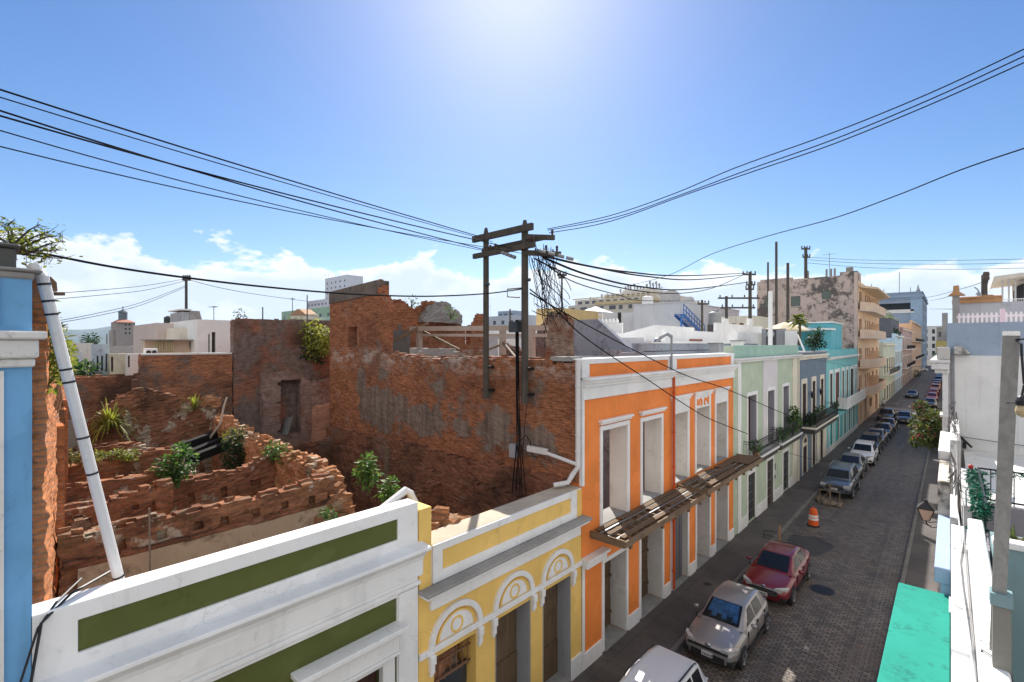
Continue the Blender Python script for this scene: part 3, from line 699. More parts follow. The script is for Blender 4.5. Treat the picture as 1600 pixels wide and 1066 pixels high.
# timber balconies
def timber_balcony(y0, y1, z, x1, label, planks):
    t_ = empty('timber_balcony', (XF, (y0+y1)/2, z), 0, label, 'balcony', 'unfinished timber balconies on the orange facade')
    mb = MB(); mb.box(x1-.06, x1, y0, y1, z-.17, z+.02); reparent(mb.build('edge_beam', TIMBER), t_)
    for ya in (y0, y1-.06): mb = MB(); mb.box(XF+.02, x1-.06, ya, ya+.06, z-.20, z+.03); reparent(mb.build('end_board', TIMBERX), t_)
    n = int((y1-y0)/.46)
    for i in range(1, n):
        y = y0+(y1-y0)*i/n; mb = MB(); mb.box(XF-.3 if i % 3 == 0 else XF+.01, x1-.06, y-.04, y+.04, z-.20, z-.03); reparent(mb.build('joist', TIMBERX), t_)
    for x in (XF+.32, XF+.62, XF+.92):
        mb = MB(); mb.box(x-.028, x+.028, y0+.06, y1-.06, z-.03, z+.012); reparent(mb.build('batten', STEEL), t_)
    for a, b, c, d, dz in planks:
        mb = MB(); mb.box(XF+a, XF+b, c, d, z+.015+dz, z+.045+dz); reparent(mb.build('loose_plank', BOARD), t_)
    y = y0+.5
    while y < y1: mb = MB(); mb.box(x1-.16, x1-.08, y-.05, y+.05, z-.36, z-.2); reparent(mb.build('bracket_block', TIMBER), t_); y += 1.1
timber_balcony(12.8, 19.15, 4.30, -7.12, 'unfinished timber balcony frame nearest the yellow facade', [(.08,.28,14.4,18.9,0),(.36,.56,15.9,19.0,0),(.70,.90,16.8,18.9,0),(.95,1.12,13.0,16.2,0),(.08,.26,13.0,14.2,0),(.5,.66,12.95,14.6,0)])
timber_balcony(19.3, 26.9, 4.36, -7.12, 'unfinished timber balcony frame next to the mint green house', [(.1,1.15,24.9,26.7,0),(.2,.5,23.2,25.6,.035),(.85,1.1,20.0,23.5,0),(.08,.3,19.5,22.6,0),(.42,.62,20.2,24.4,0)])
# ================================================================== the row beyond the orange facade
def house(name, label, y0, y1, h, mat, openings, depth=12, cat='house', x=XF, back=True):
    t_ = empty(name, (x, (y0+y1)/2, 0), 0, label, cat)
    mb = MB(); slab_wall(mb, x, -.5, y0+.004, y1-.004, 0, h, openings)
    if back:
        mb.box(x-depth, x-.52, y0+.004, y0+.25, 0, h-.9); mb.box(x-depth, x-.52, y1-.25, y1-.004, 0, h-.9); mb.box(x-depth, x-depth+.3, y0+.26, y1-.26, 0, h-.9)
    reparent(mb.build('wall', mat), t_)
    if back:
        mb = MB(); mb.box(x-depth+.31, x-.51, y0+.26, y1-.26, h-1.5, h-1.2); reparent(mb.build('roof', ROOF), t_)
    return t_
def hp(t_, name, mat, *boxes, bevel=0): return reparent(part(name, mat, None, *boxes, bevel=bevel), t_)
def sub(par, name, mat, *boxes, bevel=0):
    o = part(name, mat, None, *boxes, bevel=bevel)
    o.parent = par; return o
ROOF = paint('white_roof_coating', (.74, .74, .73), .8, .1, .35, (.3,.29,.27), .1)
def french_window(t_, a, b, c, d, frame, leafmat_, f=.17, top=.22, pane=DARKWOOD, open_=True, name='window'):
    dp_ = -.34 if leafmat_ is not None else -.11
    w_ = hp(t_, name, frame, (-.06, .05, a-f, a, c, d+top), (-.06, .05, b, b+f, c, d+top), (-.06, .05, a, b, d, d+top), bevel=.008)
    sub(w_, 'door_leaf' if name == 'door' else 'window_leaf', pane, (dp_, dp_+.04, a, b, c, d))
    if leafmat_ is not None:
        # one leaf folded back against the far reveal
        sub(w_, 'shutter', leafmat_, (-.30, -.01, b-.07, b-.03, c+.05, d-.03))
    return w_
def iron_balcony(t_, y0, y1, z, p, slabmat, railmat=IRON, rail=.95, step=.13, under=.30, scroll=True, name='balcony'):
    s_ = hp(t_, name, slabmat, (-.05, p, y0, y1, z-.13, z), bevel=.015)
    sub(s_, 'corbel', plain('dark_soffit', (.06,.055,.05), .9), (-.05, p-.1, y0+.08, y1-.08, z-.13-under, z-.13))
    mb = MB(); pts = [(XF+.0, y0+.04), (XF+p-.05, y0+.04), (XF+p-.05, y1-.04), (XF+.0, y1-.04)]
    for (xa, ya), (xb, yb) in zip(pts, pts[1:]):
        for zz, th in ((z+rail, .035), (z+.10, .025), (z+rail-.14, .018)): mb.bar((xa, ya, zz), (xb, yb, zz), th)
        L = math.hypot(xb-xa, yb-ya); n = max(2, int(L/step))
        for i in range(n+1):
            x_, y_ = xa+(xb-xa)*i/n, ya+(yb-ya)*i/n; mb.bar((x_, y_, z), (x_, y_, z+rail), .014)
            if scroll and i < n and i % 2 == 0:
                c_ = ((x_+(xb-xa)/n), (y_+(yb-ya)/n))
                mb.tube([(c_[0]+(xb-xa)/L*.07*math.cos(a), c_[1]+(yb-ya)/L*.07*math.cos(a), z+.42+.11*math.sin(a)) for a in [math.pi*k/4 for k in range(9)]], .007, 4)
    sub_ = mb.build('railing', railmat); sub_.parent = s_
    return s_
# ---- mint green house
WN = [(28.7, 30.3, 4.0, 7.28), (32.6, 34.15, 4.0, 7.28), (36.3, 37.9, 4.0, 7.32)]
DN = [(28.7, 30.0, .18, 2.85), (32.45, 33.85, .1, 2.95), (36.3, 37.75, .18, 2.82)]
mh = house('mint_house', 'pale mint green house with white pilasters and two small iron balconies', 26.32, 40.70, 10.12, MINT, WN+DN, 13)
hp(mh, 'parapet', MINT2, (-.02, .05, 26.33, 40.6, 9.46, 10.14), bevel=.02)
hp(mh, 'cornice', WHITE_OLD, (-.05, .30, 26.34, 40.66, 9.34, 9.46), (-.05, .22, 26.34, 40.66, 9.22, 9.34), bevel=.02)
hp(mh, 'pilaster', WHITE, (-.02, .06, 26.95, 27.45, 0, 9.22), bevel=.01)
hp(mh, 'pilaster', CREAM, (-.02, .07, 38.9, 40.60, 0, 9.22), bevel=.01)
hp(mh, 'wall_panel', paint('pale_lilac_paint', (.66,.62,.63), .75, .06, .2), (-.02, .02, 31.7, 32.42, 4.0, 9.22), (-.02, .02, 34.32, 34.9, 4.0, 9.22), (-.02, .02, 32.42, 34.32, 7.5, 9.22))
for a, b in ((27.46, 28.5), (30.2, 32.25), (34.05, 36.1), (37.95, 38.89)): hp(mh, 'plinth', WHITE_OLD, (-.02, .06, a, b, 0, .75), bevel=.01)
for a, b, c, d in WN: french_window(mh, a, b, c, d, WHITE, SHUTTER)
for k, (a, b, c, d) in enumerate(DN):
    w_ = french_window(mh, a, b, c, d, WHITE, None, name='door', pane=IRON if k != 1 else DARKWOOD)
    mb = MB()
    for i in range(1, 5): mb.box(XF-.06, XF-.04, a, b, c+i*.52, c+i*.52+.03)
    for i in range(1, 4): mb.box(XF-.055, XF-.035, a+(b-a)*i/4-.015, a+(b-a)*i/4+.015, c, d)
    g = mb.build('grille', STEEL); g.parent = w_
b1 = iron_balcony(mh, 28.0, 33.3, 3.90, .55, WHITE_OLD); b2 = iron_balcony(mh, 33.6, 39.2, 3.96, .62, WHITE_OLD)
hp(mh, 'house_plate', IRON, (-.02, .03, 34.25, 34.4, 1.55, 1.75)); hp(mh, 'intercom', STEEL, (-.02, .05, 34.3, 34.42, 2.1, 2.5))
mb = MB(); mb.tube([(XF+.13, 40.3, 9.2), (XF+.13, 40.3, .15)], .05, 8); reparent(mb.build('drain_pipe', CREAM), mh)
# ---- slate blue house
WS = [(42.0, 43.3, 3.95, 7.15), (45.55, 46.75, 3.95, 7.15), (49.0, 50.2, 3.95, 7.15)]
DS = [(42.2, 43.5, .15, 2.3), (45.6, 46.7, .15, 2.9), (48.75, 49.95, .15, 2.7)]
sh = house('slate_house', 'narrow slate blue house with cream door frames and one long planted balcony', 40.72, 51.6, 9.5, SLATE, WS+DS, 12)
hp(sh, 'cornice', CREAM, (-.05, .26, 40.70, 51.58, 9.22, 9.36), (-.05, .14, 40.74, 51.56, 9.0, 9.22), bevel=.02)
hp(sh, 'parapet', GREYPAINT, (-.52, .03, 40.73, 51.4, 9.5, 9.62), bevel=.02)
for a, b, c, d in WS: french_window(sh, a, b, c, d, CREAM, None, f=.3, top=.38)
for k, (a, b, c, d) in enumerate(DS): french_window(sh, a, b, c, d, CREAM, None, f=.24, top=.25, name='door')
mb = MB(); ar = [(math.cos(math.pi*i/12), math.sin(math.pi*i/12)) for i in range(13)]
mb.ring([(42.85+.9*x, 2.3+.9*y) for x, y in ar], [(42.85+.66*x, 2.3+.66*y) for x, y in ar], lambda a, b, d: (XF+d, a, b), -.02, .07); reparent(mb.build('door_arch', CREAM), sh)
mb = MB(); mb.prism([(42.85+.66*x, 2.3+.66*y) for x, y in ar], lambda a, b, d: (XF+d, a, b), -.02, .015); reparent(mb.build('fanlight', DARKWOOD), sh)
for a, b in ((47.3, 48.3), (50.3, 51.5)): hp(sh, 'pilaster', CREAM, (-.02, .06, a, b, 0, 3.3), bevel=.01)
iron_balcony(sh, 41.7, 51.4, 3.92, 1.0, CREAM, rail=1.05, under=.35)
for y in (44.4, 47.9):
    mb = MB(); mb.tube([(XF, y, 6.35), (XF+.25, y, 6.45), (XF+.25, y, 6.3)], .02, 5); mb.lathe((XF+.25, y, 5.9), [(.07, 0), (.14, .3), (.15, .36), (.03, .5)], 8)
    reparent(mb.build('wall_lantern', IRON), sh)
# ---- aqua house
cols = [(53.3, 54.6), (56.2, 58.4), (60.2, 61.3), (62.9, 64.0), (65.8, 68.0), (69.4, 70.5)]
WA = [(a, b, 4.1, 7.4) for a, b in cols]
DA = [(a, b, .6, 3.2) for a, b in ((53.0, 54.6), (56.0, 58.2), (61.0, 62.6), (64.2, 65.6), (67.4, 69.0))]
ah = house('aqua_house', 'bright aqua house with a row of tall windows and white balcony', 51.65, 71.45, 9.0, AQUA, WA+DA, 12)
hp(ah, 'parapet', paint('turquoise_paint', (.16,.46,.48), .75, .1, .4, (.1,.16,.16), .3), (-.4, .02, 51.8, 71.3, 9.0, 9.68), bevel=.02)
hp(ah, 'cornice', WHITE_OLD, (-.05, .3, 51.66, 71.4, 8.86, 9.0), (-.05, .2, 51.66, 71.4, 8.74, 8.86), bevel=.02)
for k, (a, b, c, d) in enumerate(WA): french_window(ah, a, b, c, d, WHITE, None, f=.28, top=.36, pane=DARKWOOD if k != 1 else plain('red_door', (.13,.03,.028), .6))
for a, b, c, d in DA:
    w_ = french_window(ah, a, b, c, d, WHITE, None, f=.2, top=.2, name='door', pane=paint('aqua_door', (.12,.48,.46), .55, .06, .1))
hp(ah, 'plinth', WHITE_OLD, *[(-.02, .06, a, b, 0, .6) for a, b in ((51.7, 71.4),)])
bal = hp(ah, 'balcony', WHITE_OLD, (-.05, .85, 57.6, 75.0-3.7, 3.72, 3.86), bevel=.02)
mb = MB()
for a, b in ((57.6, 60.4), (60.6, 66.4), (66.6, 71.3)):
    mb.box(XF+.72, XF+.82, a, b, 3.86, 4.86)
mb.box(XF, XF+.72, 57.6, 57.7, 3.86, 4.86)
pr = mb.build('parapet_rail', WHITE_OLD, bevel=.015); pr.parent = bal
hp(ah, 'awning', paint('aqua_awning', (.15,.42,.42), .6, .05, .1), (-.02, .7, 52.4, 58.9, 3.45, 3.55), bevel=.02)
# ---- peach apartment block
PEACH = paint('peach_block_paint', (.72, .50, .33), .75, .12, .3, streak=.35)
SIDE = weathered('stained_pink_render', (.56, .45, .40), (.085,.078,.076), .92, .47, .545, .34, (.36,.18,.07))
ab = empty('apartment_block', (XF, 82, 0), 0, 'five storey peach apartment block with curved balconies and mould stained side wall', 'apartment block')
PY0 = 71.55
FL = [.9, 4.0, 7.4, 11.1, 14.5]
op_ = []
for i, z in enumerate(FL):
    if i == 0: op_ += [(73.4, 75.0, .3, 2.7), (78, 80.0, .2, 3.0), (83, 86, 1.3, 2.6), (90, 93, .2, 3)]
    else: op_ += [(73.0, 75.2, z+.1, z+2.3), (78.4, 79.6, z+.2, z+2.3), (80.4, 81.6, z+1.0, z+2.3), (82.4, 83.6, z+1.0, z+2.3), (86, 88, z+.1, z+2.3), (91, 93, z+.9, z+2.3)]
mb = MB(); slab_wall(mb, XF, -.4, PY0+.02, 95.3, 0, 18.0, op_); reparent(mb.build('wall', PEACH), ab)
mb = MB(); slab_wallY(mb, PY0, .35, -19.7, XF, 0, 18.75, [(-12.1, -11.1, 15.9, 17.0), (-15.6, -14.5, 15.2, 16.5), (-12.1, -11.0, 10.7, 11.9), (-18.8, -17.8, 15.2, 16.4)])
mb.box(XF-.4, XF-.002, PY0-.0+.36, PY0+3, 18.0, 19.1); mb.box(-19.7, -19.4, PY0+.36, 95.3, 0, 18.7); mb.box(-19.39, XF-.41, 95.0, 95.3, 0, 18.7)
mb.box(-10.2, XF, PY0, PY0+.34, 18.76, 19.15); mb.box(-19.3, -15.4, PY0, PY0+.34, 18.76, 19.0)
reparent(mb.build('side_wall', SIDE), ab)
mb = MB(); mb.box(-19.39, XF-.41, PY0+.36, 94.99, 17.5, 17.9); reparent(mb.build('roof', GREYCON), ab)
mb = MB(); mb.box(-8.75, XF+.015, PY0-.05, PY0-.0, 0, 19.0); reparent(mb.build('corner_band', paint('pale_pink_paint', (.58,.46,.40), .8, .1, .3)), ab)
for a, b, c, d in [(-12.1, -11.1, 15.9, 17.0), (-15.6, -14.5, 15.2, 16.5), (-12.1, -11.0, 10.7, 11.9), (-18.8, -17.8, 15.2, 16.4)]:
    mb = MB(); mb.box(a, b, PY0+.12, PY0+.16, c, d); reparent(mb.build('window', plain('green_louvre', (.11,.14,.125), .6)), ab)
mb = MB(); pl_ = [(XF-.02, 72.6), (XF+1.3, 75.2), (XF+1.75, 93.0), (XF-.02, 95.2)]
for i, z in enumerate(FL):
    for (a, b, c, d) in [o_ for o_ in op_ if z-.7 < o_[2] < z+1.6]:
        hp(ab, 'window' if d-c < 2 else 'balcony_door', plain('brown_louvre', (.10,.055,.04), .6), (-.25, -.2, a, b, c, d))
    if i:
        poly = [(XF-.05, 72.0), (XF+.2, 72.0), (XF+1.25, 75.5), (XF+1.25, 90.5), (XF+.2, 93.5), (XF-.05, 93.5)]
        mb = MB(); mb.prism(poly, lambda a, b, d: (a, b, d), z-.2, z); s_ = reparent(mb.build('balcony', PEACH if i < 3 else paint('pale_grey_render', (.55,.47,.42), .8, .1, .4)), ab)
        mb = MB(); inner = [(a-.12 if a > XF+.1 else a, b) for a, b in poly]
        mb.ring(poly[1:5], [(poly[1][0]-.05, 72.12), (poly[2][0]-.12, 75.55), (poly[3][0]-.12, 90.4), (poly[4][0]-.05, 93.3)], lambda a, b, d: (a, b, d), z, z+.92)
        r_ = mb.build('parapet_rail', paint('pale_peach_render', (.60,.46,.36), .8, .1, .3)); r_.parent = s_
        mb = MB(); mb.box(XF, XF+1.1, 82.6, 82.75, z+.0, z+1.9); r_ = mb.build('divider', PEACH); r_.parent = s_
mb = MB(); mb.prism([(XF-.3, 72.0), (XF+.3, 72.0), (XF+1.6, 76), (XF+1.6, 92), (XF+.3, 95), (XF-.3, 95)], lambda a, b, d: (a, b, d), 17.15, 17.4); reparent(mb.build('eave_slab', paint('ochre_soffit', (.56,.44,.30), .8, .1, .3)), ab)
for x in (-14.1, -12.0, -11.5, -11.1): mb = MB(); mb.tube([(x, 74, 17.9), (x, 74, 20.0)], .12, 6); reparent(mb.build('vent_pipe', GREYCON), ab)
mb = MB(); mb.box(-9.9, -9.2, 74, 74.7, 17.9, 20.0); reparent(mb.build('chimney', GREYCON), ab)
# ---- further houses
def far_house(name, label, y0, y1, h, mat, nwin, floors, trim=WHITE, balc=False):
    f0 = (h-1.0)/floors; ops = []
    for fl in range(floors):
        for i in range(nwin):
            c = y0+(y1-y0)*(i+.5)/nwin; wd = min(1.1, (y1-y0)/nwin*.28); ops.append((c-wd, c+wd, fl*f0+.35, fl*f0+min(2.9, f0*.74)))
    t_ = house(name, label, y0, y1, h, mat, ops, 12)
    hp(t_, 'cornice', trim, (-.05, .4, y0+.01, y1-.01, h-.6, h-.4), bevel=.02)
    for a, b, c, d in ops:
        w_ = hp(t_, 'window', trim, (-.06, .05, a-.25, a, c, d+.25), (-.06, .05, b, b+.25, c, d+.25), (-.06, .05, a, b, d, d+.25))
        sub(w_, 'window_leaf', DARKWOOD, (-.14, -.10, a, b, c, d))
    if balc:
        for fl in range(1, floors):
            s_ = hp(t_, 'balcony', trim, (-.05, .9, y0+.6, y1-.6, fl*f0+.05, fl*f0+.25), bevel=.02)
            mb = MB(); mb.bar((XF+.85, y0+.6, fl*f0+1.15), (XF+.85, y1-.6, fl*f0+1.15), .05)
            n = int((y1-y0)/.5)
            for i in range(n+1): y = y0+.6+(y1-y0-1.2)*i/n; mb.bar((XF+.85, y, fl*f0+.25), (XF+.85, y, fl*f0+1.15), .025)
            r_ = mb.build('railing', IRON); r_.parent = s_
    return t_
CREAMGREEN = paint('pale_sage_paint', (.50,.55,.46), .8, .1, .3)
far_house('sage_house', 'pale sage and cream two storey house past the side street', 101.5, 124, 10.6, CREAMGREEN, 5, 2, CREAM, True)
far_house('ice_blue_house', 'narrow ice blue house standing taller than the sage house', 124.1, 144, 12.4, paint('ice_blue_paint', (.46,.62,.74), .8, .1, .25), 4, 2, WHITE)
mh2 = far_house('mauve_house', 'dusty mauve and brick red house before the peach one', 144.1, 181, 14.2, paint('mauve_paint', (.40,.28,.29), .8, .12, .3), 6, 3, CREAM, True)
far_house('orange_townhouse', 'far pale orange three storey townhouse against the blue tower', 181.1, 243, 17.2, paint('apricot_paint', (.66,.40,.24), .8, .1, .25), 8, 3, CREAM, True)
# dark roof extension with ivy
gr = empty('roof_extension', (-14, 128, 0), 0, 'dark slate grey rooftop block with green creeper along its top', 'building')
mb = MB(); mb.box(-16.5, XF-.6, 124.5, 144, 11.2, 15.6); mb.box(-20.5, -16.52, 124.5, 144, 0, 15.4); reparent(mb.build('wall', paint('dark_slate_render', (.10,.105,.125), .85, .15, .3)), gr)
# ---- big blue tower block
bt_ = empty('blue_tower', (-14, 270, 0), 0, 'tall pale blue office block with dark open top floor closing the street', 'tower block')
TBLUE = paint('tower_blue', (.27, .35, .45), .8, .1, .25, scale=.3)
mb = MB(); slab_wallY(mb, 246, 1.0, -27, XF, 0, 30.5, [(-25.5, -10.8, 23.2, 26.6)]+[(-25.0+i*2.5, -23.4+i*2.5, 3.5+j*4, 6.2+j*4) for i in range(5) for j in range(4)])
slab_wall(mb, XF, -1.0, 247, 300, 0, 30.5, [(250+i*7.0, 252.6+i*7.0, 3+j*4.2, 6+j*4.2) for i in range(7) for j in range(6)])
reparent(mb.build('wall', TBLUE), bt_)
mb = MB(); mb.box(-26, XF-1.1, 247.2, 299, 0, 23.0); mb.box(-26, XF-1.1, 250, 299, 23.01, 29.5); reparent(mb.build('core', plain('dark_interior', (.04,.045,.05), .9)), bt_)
mb = MB(); mb.box(-27.3, XF+.5, 245.6, 300.3, 28.9, 29.6); mb.box(-27.1, XF+.3, 245.75, 300.1, 30.5, 30.9)
for i in range(24): mb.box(-26.6+i*.78, -26.25+i*.78, 245.55, 246, 28.0, 28.9)
reparent(mb.build('cornice', paint('tower_trim', (.27,.37,.50), .8, .08, .2)), bt_)
mb = MB(); mb.box(-25.6, -10.7, 245.7, 246.2, 22.6, 23.2); mb.box(-25.5, -10.8, 245.8, 246.1, 23.2, 24.0); reparent(mb.build('terrace_rail', WHITE_OLD), bt_)
mb = MB(); mb.box(XF-3.4, XF+.18, 245.8, 245.99, 0, 28.9); reparent(mb.build('corner_pier', paint('tower_pier', (.30,.42,.56), .8, .08, .2)), bt_)
mb = MB()
for x, h in ((-24.6, 5), (-22.8, 3.4), (-20.5, 2.4), (-15.5, 9), (-12, 2.5)): mb.tube([(x, 250, 30.5), (x, 250, 30.5+h)], .13, 5)
mb.lathe((-24.6, 250, 33), [(.2, 0), (1.0, .7), (1.1, 1.0)], 10); mb.lathe((-9.6, 248, 30.9), [(.5, 0), (.7, .6), (.35, 1.4), (.1, 2.8)], 10)
reparent(mb.build('antenna', STEEL), bt_)
mb = MB(); mb.box(-48, -27.5, 252, 290, 0, 28.4); 
an = tag(mb.build('office_block', paint('grey_blue_block', (.33,.36,.40), .85, .12, .3, scale=.3)), 'plain grey office block left of the blue tower', 'office block')
mb = MB()
for j in range(6):
    mb.box(-47, -28.5, 251.8, 252.1, 4+j*4, 6.2+j*4)
o = mb.build('window_band', GLASS); o.parent = an
# closing end of the street
def simple_block(name, label, cat, x0, x1, y0, y1, h, mat, win=None, z0=0, trim=True, group=None, wmat=None):
    t_ = empty(name, ((x0+x1)/2, (y0+y1)/2, 0), 0, label, cat, group)
    ops = []
    if win:
        nx, nz, fw, fh, zb, zt = win
        for i in range(nx):
            for j in range(nz):
                cx = x0+(x1-x0)*(i+.5)/nx; cz = zb+(zt-zb)*(j+.5)/nz; hw = (x1-x0)/nx*fw/2; hh = (zt-zb)/nz*fh/2
                ops.append((cx-hw, cx+hw, cz-hh, cz+hh))
    mb = MB(); slab_wallY(mb, y0, .3, x0, x1, z0, h, ops); mb.box(x0, x0+.3, y0+.31, y1, z0, h); mb.box(x1-.3, x1, y0+.31, y1, z0, h); mb.box(x0+.31, x1-.31, y1-.3, y1, z0, h)
    mb.box(x0+.31, x1-.31, y0+.31, y1-.31, h-.6, h-.4)
    reparent(mb.build('wall', mat), t_)
    for a, b, c, d in ops:
        mb = MB(); mb.box(a, b, y0+.18, y0+.22, c, d); reparent(mb.build('window', wmat or GLASS), t_)
    if trim:
        mb = MB(); mb.box(x0-.12, x1+.12, y0-.12, y1+.12, h, h+.2); reparent(mb.build('coping', mat), t_)
    return t_
simple_block('terminal_house', 'pale stained house closing the far end of the street', 'house', -14, 8, 420, 440, 22, WHITE_OLD, (6, 4, .4, .6, 2, 21))
simple_block('terminal_house', 'yellow house with trees in front, far end of the street', 'house', -5.6, 6, 318, 335, 11.8, paint('sun_yellow_paint', (.62,.50,.16), .8, .1, .3), (5, 2, .4, .6, 2, 10))
simple_block('terminal_house', 'low grey rooftop block above the yellow house, far end', 'house', -6, 8, 360, 380, 19.5, GREYCON, (5, 3, .4, .6, 4, 18))
# ================================================================== the ruins behind the green and yellow facades
def ruin(name, label, bm_fn, mat, loc, cat='wall', part_name='masonry'):
    t_ = empty(name, loc, 0, label, cat); mb = MB(); bm_fn(mb); reparent(mb.build(part_name, mat), t_); return t_
mb = MB()
mb.add([(-45, .6, .02), (-8.8, .6, .02), (-8.8, 26.3, .02), (-45, 26.3, .02)], [(0,1,2,3)]); tag(mb.build('courtyard_earth', DIRT), kind='structure')
# party wall between the ruins and the orange facade
YP = 12.42
pw = empty('party_wall', (-16, YP, 0), 0, 'huge red brick party wall with dark render patches beside the orange facade', 'wall')
mb = MB()
# measured from the facade end: s = -8.7 - x
prof = [(0, 9.62), (2.0, 9.70), (6.0, 9.66), (10.5, 9.72), (10.75, 9.72), (10.8, 12.2), (11.1, 12.5), (11.3, 13.15), (13, 13.05), (15.7, 12.92)]
ruin_wall(mb, (-8.52, YP+.16), (-24.4, YP+.16), .55, prof, 5.9, [(13.05, 13.85, 10.05, 11.05)], .10, .24, .10, .022, 3)
reparent(mb.build('upper_masonry', BRICK), pw)
mb = MB(); ruin_wall(mb, (-8.78, YP+.08), (-24.6, YP+.08), .80, [(0, 6.0), (3, 6.02), (5.5, 5.9), (8, 5.98), (16, 5.9)], 5.1, [], .10, .24, .10, .03, 13); reparent(mb.build('ledge_masonry', BRICK_DK), pw)
mb = MB(); ruin_wall(mb, (-9.05, YP+.0), (-24.8, YP+.0), 1.05, [(0, 5.2), (8, 5.15), (16, 5.2)], 0, [], .10, .24, .11, .03, 23); reparent(mb.build('base_masonry', BRICK_DK), pw)
mb = MB(); mb.box(-9.6, -8.72, YP-.1, YP+.46, 9.66, 9.8); reparent(mb.build('corner_render', GREYCON), pw)
# cement cap on the gable
mb = MB(); mb.prism([(-24.4, 12.35), (-19.75, 12.55), (-19.75, 13.2), (-24.4, 12.97)], lambda a, b, d: (a, d, b), YP-.16, YP+.50); reparent(mb.build('cement_cap', weathered('sooty_cement', (.20,.165,.14), (.05,.045,.04), .8, .45, .6, .8)), pw)
# rear wall of the orange ruin
rw = empty('ruined_rear_wall', (-23.5, 18, 0), 0, 'jagged red brick rear wall with blocked windows behind the party wall', 'wall')
mb = MB(); ruin_wall(mb, (-23.5, 12.9), (-23.5, 22.9), .5, [(0, 13.0), (1.6, 12.9), (2.6, 12.75), (3.2, 12.5), (4.2, 12.3), (5.0, 12.65), (6.3, 12.6), (6.9, 11.9), (8.0, 11.2), (9.0, 11.3), (9.4, 12.2), (10, 12.1)], 0, [(8.0, 8.45, 10.2, 11.2)], .22, .24, .11, .03, 31)
reparent(mb.build('masonry', BRICK), rw)
mb = MB(); mb.box(-23.3, -23.2, 15.35, 16.6, 9.4, 11.0); mb.box(-23.3, -23.22, 15.8, 16.0, 11.0, 11.35); reparent(mb.build('blocked_window', paint('grey_block_infill', (.16,.145,.13), .95, .25, .5, bump=.5)), rw)
mb = MB(); ruin_wall(mb, (-23.0, 17.2), (-23.0, 20.2), .55, [(0, 11.9), (.8, 12.6), (1.9, 12.8), (3, 12.0)], 11.5, [], .16, .22, .12, .05, 37); reparent(mb.build('fallen_lintel', GREYCON), rw)
# interior cross wall and pier of the orange ruin
def f(mb): ruin_wall(mb, (-17.5, 12.9), (-17.5, 26), .5, [(0, 9.0), (4, 8.6), (6, 9.3), (9, 8.4), (13, 9.0)], 0, [(2, 3.2, 4.4, 7.2), (5, 6.2, 4.4, 7.2), (8.4, 9.6, 4.4, 7.2), (2, 3.2, .2, 3), (8.4, 9.6, .2, 3)], .22, .26, .13, .03, 41)
ruin('ruined_inner_wall', 'brick inner wall glimpsed through the empty orange windows', f, BRICK_IN, (-17.5, 19, 0))
pr_ = empty('brick_pier', (-14.2, 21.7, 0), 0, 'stained brick chimney pier behind the orange parapet', 'pier')
mb = MB(); ruin_wall(mb, (-15.9, 20.0), (-14.7, 20.9), 1.0, [(0, 11.6), (.8, 11.9), (1.5, 11.5)], 0, [], .2, .22, .11, .04, 43); reparent(mb.build('masonry', brick('brick_pier', (.22,.085,.045), (.15,.06,.035), (.16,.12,.10), (.30,.25,.21), .44, .1, .6, 17)), pr_)
def f(mb): ruin_wall(mb, (-21.5, 22.6), (-16.2, 20.6), .45, [(0, 10.4), (1.5, 9.9), (3.2, 9.8), (4.6, 10.6), (5.6, 11.4)], 0, [], .18, .24, .11, .03, 47)
ruin('ruined_inner_wall', 'stepped grey and red masonry wall left of the chimney pier', f, BRICK_RND, (-19, 21.5, 0))
# concrete frame in the ruin
cf = empty('concrete_frame', (-21, 16, 0), 0, 'slender weathered concrete beam frame standing in the brick ruin', 'frame')
mb = MB(); Z1 = 11.05
for s, (x, y) in enumerate(((-21.4, 15.9), (-17.4, 18.3), (-14.4, 17.1))):
    mb2 = MB(); mb2.box(x-.13, x+.13, y-.13, y+.13, 3, Z1-.12); reparent(mb2.build('post', paint('old_limewash', (.42,.36,.31), .9, .15, .6)), cf)
mb.bar((-21.9, 15.7, Z1), (-13.6, 17.3, Z1-.1), .2, .24); mb.bar((-21.4, 15.9, Z1-.35), (-13.6, 17.2, Z1-.45), .12, .14); reparent(mb.build('beam', paint('old_limewash', (.42,.36,.31))), cf)
mb = MB(); mb.bar((-22.3, 14.9, 10.4), (-20.9, 16.1, 11.35), .12, .14); mb.bar((-21.2, 16, 10.9), (-18.9, 16.6, 9.9), .12, .12); mb.bar((-17.4, 18.3, 10.3), (-14.8, 16.4, 9.6), .1, .12); mb.bar((-17.4, 18.3, 10.2), (-18.9, 17.2, 9.5), .1, .1); reparent(mb.build('brace', TIMBER), cf)
bw = empty('block_wall', (-20, 14.5, 0), 0, 'short rough wall of grey concrete blocks on the brick party wall', 'wall')
mb = MB(); ruin_wall(mb, (-18.6, 13.4), (-15.6, 13.6), .3, [(0, 10.0), (2, 10.05), (2.9, 9.9)], 0, [], .08, .4, .2, .02, 51); reparent(mb.build('masonry', GREYCON), bw)
mb = MB(); mb.box(-13.0, -10.6, 12.95, 13.2, 9.5, 9.75); mb.box(-14.4, -13.2, 12.95, 13.15, 9.5, 9.62)
tag(mb.build('timber_plate', wood('black_timber', (.05,.045,.04), (.025,.022,.02), axis=0)), 'dark timber beam lying on top of the party wall', 'beam')

